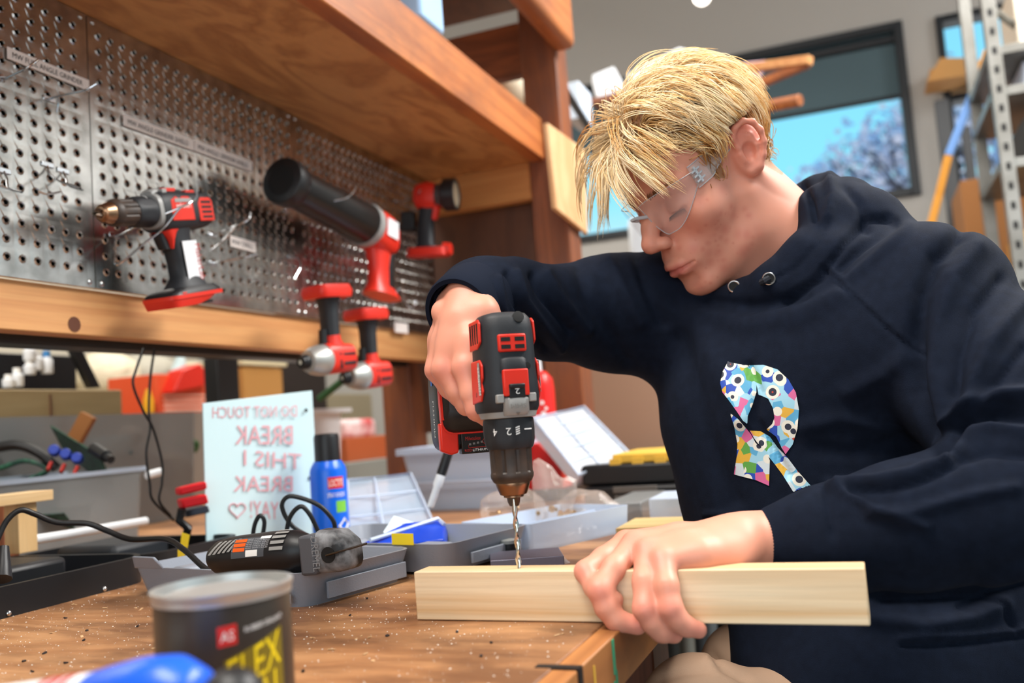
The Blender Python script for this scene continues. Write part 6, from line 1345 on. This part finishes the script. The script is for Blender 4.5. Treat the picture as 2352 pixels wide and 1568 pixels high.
def tufts(name, pts, rad, m, parent=person):
    b = MB()
    for p in pts: b.tube(p, np.linspace(rad, rad * .2, len(p)), 4)
    o = b.build(name, m, parent, smooth=60); return o
m_brow = mat('brow_hair', (126, 88, 56), .6)
for g in (1, -1):
    L_ = []
    for k in range(150):
        u = rh.uniform(0, 1); c = V(g * (.013 + .037 * u), .0965 - .021 * u ** 1.6, .0295 + .0075 * math.sin(u * 2.2) - .004 * u) + V(0, -.002, rh.uniform(-.003, .003) * (1.1 - .7 * u))
        dr_ = V(g * (.4 + .6 * u), -.35 * u, .6 * (1 - u)) ; dr_ = nrm(dr_) * rh.uniform(.004, .007)
        L_.append([HL(*c), HL(*(c + dr_ * .5 + V(0, .0007, 0))), HL(*(c + dr_))])
    o = tufts('eyebrow', L_, .00035, m_brow)
    L_ = []
    for k in range(28):
        u = k / 27; c = V(g * (.019 + .024 * u), .0862 - .0062 * u ** 2, -.0010 + .002 * u + .0012 * math.sin(u * 3.1)); d_ = nrm(V(g * (.1 + .6 * u), .75 - .3 * u, -.62)) * (.006 + .003 * u)
        L_.append([HL(*c), HL(*(c + d_ * .5 + V(0, 0, -.0006))), HL(*(c + d_))])
    o = tufts('eyelashes', L_, .00026, mat('lash', (70, 50, 40), .6))

# ------------------------------------------------------------------ hoodie
T = SDF()
def pc(x, y, d, r): return (U(x, y, d), r)
T.chain([pc(1845, 890, 1.15, .150), pc(1832, 940, 1.135, .162), pc(1885, 1130, 1.12, .162), pc(1985, 1400, 1.10, .152), pc(2010, 1560, 1.06, .155), pc(2060, 1700, 1.05, .15)], k=.03)
T.chain([pc(2120, 1330, 1.12, .150), pc(2200, 1480, 1.10, .155), pc(2230, 1660, 1.08, .155)], k=.04)
T.chain([pc(1640, 780, 1.19, .080), pc(1750, 790, 1.15, .075), pc(1880, 740, 1.11, .075), pc(2010, 690, 1.06, .078), pc(2130, 700, 1.01, .082)], k=.05)
T.chain([pc(1900, 830, 1.05, .085), pc(2040, 800, 1.0, .085)], k=.05)
T.chain([pc(2140, 695, .99, .080), pc(2270, 915, .90, .070), pc(2395, 1145, .81, .060), pc(2230, 1168, .815, .052), pc(2075, 1196, .825, .047), pc(1900, 1228, .845, .040), pc(1775, 1246, .858, .034)], k=.03)
T.chain([pc(1640, 760, 1.19, .085), pc(1500, 722, 1.19, .075), pc(1390, 716, 1.18, .069), pc(1270, 718, 1.13, .053), pc(1180, 702, 1.075, .049), pc(1110, 696, 1.02, .046), pc(1078, 700, .985, .040)], k=.03)
# hood bunched round the neck
T.chain([pc(1640, 690, 1.13, .022), pc(1705, 695, 1.085, .022), pc(1785, 655, 1.045, .026), pc(1855, 592, 1.04, .028), pc(1912, 528, 1.07, .034), pc(1938, 488, 1.12, .040), pc(1890, 470, 1.20, .036), pc(1790, 500, 1.27, .034), pc(1690, 570, 1.28, .030), pc(1630, 650, 1.21, .026)], k=.018)
T.chain([pc(1900, 500, 1.10, .042), pc(1985, 530, 1.08, .046), pc(2040, 590, 1.06, .040)], k=.02)
T.chain([pc(1990, 540, 1.06, .034), pc(1930, 605, 1.03, .030), pc(1850, 690, 1.03, .022)], k=.02)
T.cone(HL(0, -.025, -.045), U(1830, 645, 1.13), .062, .056, k=.012, op=-1); T.cone(HL(0, .05, -.085), U(1720, 660, 1.14), .040, .030, k=.012, op=-1)
T.cone(U(1040, 745, .955), U(1085, 690, .99), .034, .032, k=.006, op=-1)
T.cone(U(1700, 1252, .86), U(1790, 1243, .858), .029, .029, k=.005, op=-1)
allp = np.array([q[7] for q in T.p]); rad = np.array([q[8] for q in T.p])
v, f = polygonise(T, (allp - rad[:, None]).min(0) - .01, (allp + rad[:, None]).max(0) + .01, .0036)
v = relax(v, f, 3, .5); n = vnormals(v, f); pr = proj(v); fac = np.clip(-(n @ AX[2]) * 3 + .3, 0, 1)
def segdist(P2, poly):
    best = np.full(len(P2), 1e9)
    for a, b_ in zip(poly[:-1], poly[1:]):
        a = np.array(a, float); b_ = np.array(b_, float); ba = b_ - a; t = np.clip(((P2 - a) @ ba) / (ba @ ba), 0, 1); best = np.minimum(best, np.linalg.norm(P2 - a - t[:, None] * ba, axis=1))
    return best
FOLDS = [  # polyline in the picture, half width px, height m (negative: crease)
    ([(1888, 612), (1925, 648), (1985, 705), (2045, 762), (2098, 806)], 5, -.0022), ([(1900, 606), (1940, 648), (2000, 704), (2060, 760), (2106, 800)], 6, .0016),
    ([(2205, 540), (2150, 590), (2118, 670), (2102, 780), (2108, 900), (2160, 1025)], 20, -.0100), ([(2240, 575), (2190, 640), (2160, 740), (2150, 850), (2170, 960)], 24, .0060),
    ([(2300, 640), (2235, 720), (2200, 820), (2195, 900)], 14, -.0050), ([(2352, 690), (2275, 790), (2235, 880), (2225, 960)], 20, .0060),
    ([(2352, 800), (2290, 880), (2230, 950), (2185, 1010)], 12, -.0040),
    ([(2370, 905), (2290, 905), (2220, 935), (2175, 1000)], 16, .0080), ([(2370, 950), (2290, 945), (2225, 975), (2172, 1040)], 14, -.0090), ([(2370, 1000), (2280, 990), (2210, 1010), (2180, 1050)], 14, .0070), ([(2370, 1045), (2270, 1035), (2200, 1055)], 12, -.0050),
    ([(1905, 1112), (1950, 1140), (2040, 1180), (2130, 1210)], 12, .0040), ([(1890, 1118), (1900, 1160), (1912, 1230)], 6, -.0025), ([(1930, 1112), (2010, 1108), (2090, 1090), (2170, 1060)], 12, .0050), ([(1960, 1130), (2040, 1128), (2120, 1105), (2190, 1070)], 9, -.0040),
    ([(2000, 1180), (2100, 1175), (2220, 1140), (2330, 1120)], 14, .0035),
    ([(1165, 632), (1178, 680), (1215, 745), (1250, 800)], 9, -.0050), ([(1185, 630), (1205, 690), (1250, 750), (1290, 800)], 10, .0045), ([(1225, 632), (1255, 690), (1310, 760)], 9, -.0045), ([(1255, 630), (1290, 690), (1350, 760)], 13, .0045),
    ([(1330, 615), (1350, 680), (1400, 760), (1440, 830)], 16, -.0040), ([(1400, 600), (1425, 660), (1470, 740)], 16, .0045), ([(1465, 590), (1480, 650), (1520, 740)], 14, -.0050), ([(1145, 640), (1152, 700), (1170, 760)], 7, .0030),
    ([(1600, 720), (1720, 742), (1840, 720), (1930, 680)], 26, .0060), ([(1620, 690), (1740, 708), (1850, 680)], 16, -.0040),
    ([(1560, 780), (1590, 880), (1625, 1000), (1680, 1150)], 26, -.0050), ([(1610, 760), (1650, 850), (1700, 960)], 28, .0045),
    ([(1720, 840), (1745, 900), (1735, 960), (1765, 1010), (1810, 1090)], 10, -.0035),
    ([(1850, 980), (1930, 960), (2020, 980)], 18, .0030), ([(1870, 1030), (1960, 1040), (2060, 1010)], 18, -.0030), ([(1950, 900), (2030, 860), (2080, 820)], 22, .0035),
    ([(1990, 1345), (2110, 1342), (2240, 1335), (2360, 1305)], 13, .0060), ([(2030, 1375), (2130, 1372), (2240, 1362), (2352, 1335)], 12, -.0060), ([(2000, 1420), (2120, 1440), (2230, 1420), (2300, 1390)], 22, .0070), ([(2205, 1395), (2260, 1370), (2300, 1390), (2330, 1440)], 10, -.0040),
    ([(2070, 1468), (2200, 1462), (2352, 1446)], 8, .0030), ([(2070, 1482), (2200, 1478), (2352, 1460)], 6, -.0030),
    ([(1618, 1182), (1660, 1180), (1710, 1192)], 5, .0025), ([(1618, 1192), (1660, 1192), (1710, 1204)], 4, -.0022),
    ([(1845, 425), (1862, 460), (1870, 500)], 8, -.0060), ([(1905, 410), (1915, 450), (1900, 500)], 12, .0050), ([(1940, 430), (1975, 470), (1990, 530)], 10, -.0030),
    ([(2040, 500), (1990, 500), (1940, 560), (1880, 640), (1800, 690)], 9, -.0060), ([(1905, 505), (1880, 560), (1830, 615), (1780, 640)], 5, -.0018), ([(2090, 520), (2010, 590), (1950, 640)], 12, .0030), ([(2060, 510), (1980, 570), (1930, 615)], 9, -.0040),
]
disp = np.zeros(len(v))
for poly, wd, am in FOLDS:
    dd = segdist(pr[:, :2], poly); disp += am * np.exp(-(dd / wd) ** 2)
disp *= fac * 1.5
w3 = v * 38; disp += .0011 * (np.sin(w3[:, 0] * 1.1 + 1.7 * np.sin(w3[:, 2] * .6)) * np.sin(w3[:, 1] * .9 + 1.3 * np.sin(w3[:, 0] * .5)) + .6 * np.sin(w3[:, 2] * 1.6 + 2 * np.sin(w3[:, 1] * .8)))
v = v + n * disp[:, None]
m_hood = mat('navy_fleece', (21, 28, 43), .9, bump=(1500, .5, .0008), vary=(90, (16, 22, 35), .2), spec=.12)
hoodie = npmesh('hoodie', v, f, m_hood, person); hoodie['label'] = 'dark navy hooded sweatshirt with a patterned ribbon print'
hv, hf = v, f
bvh = BVHTree.FromPolygons([tuple(p) for p in v], [tuple(int(i) for i in q) for q in f])
def hit(x, y, lift=.0):
    r = ray(x, y); loc, nn, i, d = bvh.ray_cast(Vector(CAM), Vector(r).normalized())
    if loc is None: return None
    return np.array(loc) - nrm(r) * lift
# printed ribbon emblem
EMB = [[(475, 525), (540, 540), (600, 548), (640, 600), (655, 670), (655, 720), (630, 800), (600, 870), (598, 920), (570, 900), (530, 840), (480, 770), (440, 720), (425, 660), (440, 590)],
       [(605, 548), (700, 545), (790, 575), (860, 640), (905, 720), (925, 830), (915, 950), (885, 1050), (840, 1112), (815, 1070), (780, 1000), (718, 955), (755, 920), (770, 880), (760, 820), (730, 760), (690, 742), (668, 735), (660, 690), (640, 620)],
       [(487, 850), (540, 890), (600, 960), (620, 985), (650, 1040), (720, 1100), (740, 1150), (735, 1312), (650, 1275), (512, 1240), (530, 1130), (535, 1050), (515, 940)],
       [(612, 962), (680, 965), (740, 1000), (790, 1070), (850, 1130), (910, 1210), (980, 1290), (1045, 1360), (980, 1390), (910, 1385), (870, 1320), (820, 1240), (760, 1160), (700, 1090), (640, 1010)]]
def inside(P2, poly):
    x, y = P2[:, 0], P2[:, 1]; r = np.zeros(len(P2), bool); n_ = len(poly)
    for i in range(n_):
        (x1, y1), (x2, y2) = poly[i], poly[(i + 1) % n_]; c = ((y1 > y) != (y2 > y)) & (x < (x2 - x1) * (y - y1) / (y2 - y1 + 1e-12) + x1); r ^= c
    return r
mp_ = bpy.data.materials.new('emblem_print'); mp_.use_nodes = True; nn_ = mp_.node_tree; bs = nn_.nodes['Principled BSDF']; bs.inputs['Roughness'].default_value = .6
tc = nn_.nodes.new('ShaderNodeTexCoord')
def vor(scale, feat='F1'):
    q = nn_.nodes.new('ShaderNodeTexVoronoi'); q.inputs['Scale'].default_value = scale; q.feature = feat; nn_.links.new(tc.outputs['Object'], q.inputs['Vector']); return q
v1 = vor(58); v2 = vor(92)
def ramp(src, stops, interp='CONSTANT'):
    r = nn_.nodes.new('ShaderNodeValToRGB'); r.color_ramp.interpolation = interp
    while len(r.color_ramp.elements) < len(stops): r.color_ramp.elements.new(.5)
    for e_, (p_, c_) in zip(r.color_ramp.elements, stops): e_.position = p_; e_.color = lin(c_) + (1,)
    nn_.links.new(src, r.inputs[0]); return r
sx = nn_.nodes.new('ShaderNodeSeparateColor'); nn_.links.new(v2.outputs['Color'], sx.inputs[0])
sy = nn_.nodes.new('ShaderNodeSeparateColor'); nn_.links.new(v1.outputs['Color'], sy.inputs[0])
pal = ramp(sx.outputs[0], [(0, (156, 206, 226)), (.26, (88, 166, 206)), (.44, (206, 218, 224)), (.58, (36, 76, 176)), (.70, (92, 160, 70)), (.80, (222, 172, 60)), (.87, (210, 100, 150)), (.94, (196, 70, 50))])
ringc = ramp(v1.outputs['Distance'], [(0, (180, 60, 40)), (.10, (34, 40, 60)), (.26, (232, 228, 214)), (.44, (255, 255, 255))])
msk = nn_.nodes.new('ShaderNodeMath'); msk.operation = 'LESS_THAN'; msk.inputs[1].default_value = .44; nn_.links.new(v1.outputs['Distance'], msk.inputs[0])
sel = nn_.nodes.new('ShaderNodeMath'); sel.operation = 'GREATER_THAN'; sel.inputs[1].default_value = .35; nn_.links.new(sy.outputs[1], sel.inputs[0])
mm = nn_.nodes.new('ShaderNodeMath'); mm.operation = 'MULTIPLY'; nn_.links.new(msk.outputs[0], mm.inputs[0]); nn_.links.new(sel.outputs[0], mm.inputs[1])
mx = nn_.nodes.new('ShaderNodeMixRGB'); nn_.links.new(mm.outputs[0], mx.inputs[0]); nn_.links.new(pal.outputs[0], mx.inputs[1]); nn_.links.new(ringc.outputs[0], mx.inputs[2])
nn_.links.new(mx.outputs[0], bs.inputs['Base Color'])
for poly in EMB:
    pp_ = [(1500 + a / 2.76, 640 + c / 2.76) for a, c in poly]; A2 = np.array(pp_); st_ = 2.0
    xs = np.arange(A2[:, 0].min() - st_, A2[:, 0].max() + 2 * st_, st_); ys = np.arange(A2[:, 1].min() - st_, A2[:, 1].max() + 2 * st_, st_)
    cen = np.stack(np.meshgrid(xs[:-1] + st_ / 2, ys[:-1] + st_ / 2, indexing='ij'), -1); ins = inside(cen.reshape(-1, 2), pp_).reshape(cen.shape[:2])
    vid = {}; vs_, fs_ = [], []
    pad = np.pad(ins, 1); full = pad[1:, 1:] & pad[:-1, 1:] & pad[1:, :-1] & pad[:-1, :-1]
    def snap(i, j):
        p_ = np.array([xs[i], ys[j]])
        if full[i, j]: return p_
        best = None
        for a_, b_ in zip(A2, np.roll(A2, -1, 0)):
            ba = b_ - a_; c_ = a_ + ba * np.clip((p_ - a_) @ ba / (ba @ ba), 0, 1); dd_ = np.linalg.norm(c_ - p_)
            if best is None or dd_ < best[0]: best = (dd_, c_)
        return best[1]
    def vert(i, j):
        if (i, j) not in vid:
            xy_ = snap(i, j); h_ = hit(xy_[0], xy_[1], .0012); h_ = None if h_ is not None and np.dot(h_ - CAM, AX[2]) < .93 else h_; vid[(i, j)] = len(vs_) if h_ is not None else -1
            if h_ is not None: vs_.append(h_)
        return vid[(i, j)]
    for i, j in np.argwhere(ins):
        q4 = [vert(i, j), vert(i + 1, j), vert(i + 1, j + 1), vert(i, j + 1)]
        if min(q4) >= 0: fs_.append(q4)
    npmesh('ribbon_print', np.array(vs_), np.array(fs_), mp_, hoodie)
# grommets, string end, cuffs, waistband
for (x, y) in ((1686, 658), (1766, 640)):
    c = hit(x, y, .002)
    if c is None: continue
    b = MB(); a, e2, d_ = basis(-ray(x, y)); b.tube([c + .0062 * (math.cos(t) * a + math.sin(t) * e2) for t in np.linspace(0, 2 * math.pi, 24, endpoint=False)], .0013, 8, closed=True); b.build('grommet', m_steel, hoodie)
    b = MB(); b.lathe([(.0052, 0), (.0052, .0006), (.001, .0007)], c, -ray(x, y), 16); b.build('eyelet', m_slot, hoodie)
c = hit(1750, 648, .002); c2 = hit(1767, 640, .004)
if c is not None and c2 is not None: b = MB(); b.tube([c, (c + c2) / 2 - ray(1758, 644) * .004, c2], .0042, 8); b.build('drawstring', mat('string_navy', (24, 28, 38), .8, bump=(900, .5)), hoodie)
def cuff(a, b_, ra, rb, n=150):
    D = nrm(b_ - a); A_, B_, _ = basis(D); rings = []; L_ = np.linalg.norm(b_ - a)
    prof = [(.0, 1.0, 0), (.06, 1.03, 1), (.35, 1.05, 1), (.8, 1.05, 1), (1.0, 1.0, 1)]
    for (t, s_, rb_) in prof:
        rings.append([a + D * L_ * t + ((ra + (rb - ra) * t) * s_ + (.0004 * rb_ if k % 2 else 0)) * (math.cos(2 * math.pi * k / n) * A_ + math.sin(2 * math.pi * k / n) * B_) for k in range(n)])
    inner = [[p + (a + D * L_ * t - p) * .12 for p in r] for (t, _, _), r in zip(prof, rings)]
    b = MB(); b.loft(inner[::-1] + rings, cap=False); return b.build('ribbed_cuff', mat('rib_knit', (20, 26, 40), .9, spec=.12), hoodie, smooth=60)
cuff(U(1052, 722, .962), U(1100, 688, 1.005), .039, .043)
cuff(U(1763, 1248, .857), U(1896, 1229, .846), .0315, .0385)

# ------------------------------------------------------------------ trousers, shoes, stool
Q = SDF(); kn = U(1606, 1652, .97); hipL = U(2010, 1740, 1.02); hipR = U(1990, 1720, 1.18); kn2 = kn + V(.03, .20, -.01)
Q.chain([(hipL, .105), (U(1800, 1710, .99), .072), (kn, .060), (V(kn[0] + .02, kn[1] + .0, .42), .050), (V(kn[0] + .05, kn[1], .33), .048)], k=.03)
Q.chain([(hipR, .105), ((hipR + kn2) / 2, .078), (kn2, .060), (V(kn2[0] + .02, kn2[1], .42), .050), (V(kn2[0] + .05, kn2[1], .33), .048)], k=.03)
Q.cone(hipL, hipR, .115, k=.03); Q.cone((hipL + hipR) / 2, (hipL + hipR) / 2 + V(.02, 0, .1), .14, .13, k=.04)
allp = np.array([q[7] for q in Q.p]); rad = np.array([q[8] for q in Q.p])
v, f = polygonise(Q, (allp - rad[:, None]).min(0) - .01, (allp + rad[:, None]).max(0) + .01, .006)
v = relax(v, f, 3, .5); n = vnormals(v, f); pr = proj(v); dsp = np.zeros(len(v))
for poly, wd, am in (([(1500, 1568), (1560, 1545), (1640, 1535), (1700, 1560)], 10, -.004), ([(1620, 1512), (1650, 1540), (1700, 1568)], 9, .004), ([(1640, 1505), (1660, 1530), (1720, 1560)], 8, -.004)): dsp += am * np.exp(-(segdist(pr[:, :2], poly) / wd) ** 2)
v = v + n * (dsp + .001 * np.sin(v[:, 0] * 60 + 2 * np.sin(v[:, 2] * 40)))[:, None]
tro = npmesh('trousers', v, f, mat('khaki_twill', (190, 156, 130), .8, bump=(1200, .3)), person)
for kk in (kn, kn2):
    a0 = V(kk[0] + .05, kk[1], .30); F_ = SDF(); F_.cone(a0, a0 + V(-.15, 0, -.02), .045, .038, k=.02); F_.cone(a0, a0 + V(.01, 0, .06), .045, .046, k=.02)
    sv, sf = polygonise(F_, a0 - V(.25, .08, .09), a0 + V(.08, .08, .14), .005); sv[:, 2] = np.maximum(sv[:, 2], a0[2] - .045); npmesh('shoe', sv, sf, mat('shoe_dark', (40, 38, 38), .6), person)
sc0 = (hipL + hipR) / 2; zs = min(hipL[2], hipR[2]) - .125
stl = thing('stool', 'round wooden shop stool under the person', 'stool', V(sc0[0], sc0[1], 0))
b = MB(); b.lathe([(.17, zs - .035), (.18, zs - .03), (.18, zs - .008), (.17, zs)], V(sc0[0], sc0[1], 0), EZ, 36); b.build('seat', m_stain, stl)
for k in range(4):
    a = math.pi / 4 + k * math.pi / 2; b = MB(); b.cyl(V(sc0[0] + .12 * math.cos(a), sc0[1] + .12 * math.sin(a), zs - .03), V(sc0[0] + .2 * math.cos(a), sc0[1] + .2 * math.sin(a), 0), .016, n=12); b.build('leg', m_steel, stl)
b = MB(); b.tube([V(sc0[0] + .17 * math.cos(a), sc0[1] + .17 * math.sin(a), .24) for a in np.linspace(0, 2 * math.pi, 32, endpoint=False)], .01, 8, closed=True); b.build('foot_ring', m_steel, stl)

# ------------------------------------------------------------------ safety glasses
sgl = thing('safety_glasses', 'clear wraparound safety glasses worn by the person', 'glasses', HL(0, .1, 0))
m_lens = mat('clear_lens', (240, 246, 250), .03, alpha=.07, spec=.8)
m_tem = mat('frosted_arm', (236, 232, 230), .2, alpha=.22)
m_edge = mat('lens_edge', (196, 200, 206), .15, alpha=.75)
def lensP(u, v_, g):
    """wraparound lens: u from the nose (0) to the temple (1), v from bottom (0) to top (1)"""
    x = .010 + .053 * u; y = .1095 - .010 * u - .040 * u ** 3; top = .036 - .004 * u - .006 * (1 - u) ** 3; bot = -.016 + .036 * (max(0, u - .42) / .58) ** 2.0 + .018 * (1 - min(1, u / .22)) ** 1.5
    z = bot + (top - bot) * v_; y -= .006 * (1 - v_) * (1 - .3 * u)
    return HL(g * x, y, z)
for g in (1, -1):
    b = MB(); b.sheet(lambda a, c: lensP(a, c, g), 22, 12); b.build('lens', m_lens, sgl, smooth=80, solid=.0016)
    per = [lensP(a, 0, g) for a in np.linspace(0, 1, 24)] + [lensP(1, c, g) for c in np.linspace(0, 1, 8)[1:]] + [lensP(a, 1, g) for a in np.linspace(1, 0, 24)[1:]] + [lensP(0, c, g) for c in np.linspace(1, 0, 8)[1:-1]]
    b = MB(); b.tube(per, .0005, 6, closed=True); b.build('lens_edge', m_edge, sgl)
    # arm: wide at the hinge, narrow to the ear
    def armP(u, v_):
        x = .0635 + .0125 * u ** .8 - .002 * u * u; y = .062 - .078 * u; zc = .026 + .004 * u + .006 * u * u; w = np.interp(u, [0, .30, .42, .62, 1], [.0135, .0135, .0095, .0058, .0050]); return HL(g * x, y, zc + (v_ - .5) * 2 * w)
    b = MB(); b.sheet(armP, 20, 4); b.build('arm', m_tem, sgl, smooth=80, solid=.0018)
    b = MB(); b.tube([armP(u, 0) for u in np.linspace(0, 1, 20)], .0006, 5); b.tube([armP(u, 1) for u in np.linspace(0, 1, 20)], .0006, 5); b.build('arm_edge', m_edge, sgl)
    b = MB(); c = HL(g * .066, .056, .026); d1 = RW @ V(0, -1, .1); d2 = RW @ V(0, .1, 1); d3 = RW @ V(g, 0, 0)
    for k in (-1, 0, 1): b.cbox(c + d2 * .006 * k, (d1, d2, d3), (.014, .0018, .003))
    b.cbox(c, (d1, d2, d3), (.003, .020, .003)); b.build('hinge', m_edge, sgl)
b = MB(); b.tube([lensP(0, .45, 1), HL(.005, .1165, .020), HL(-.005, .1165, .020), lensP(0, .45, -1)], .0022, 8); b.build('bridge', m_edge, sgl)
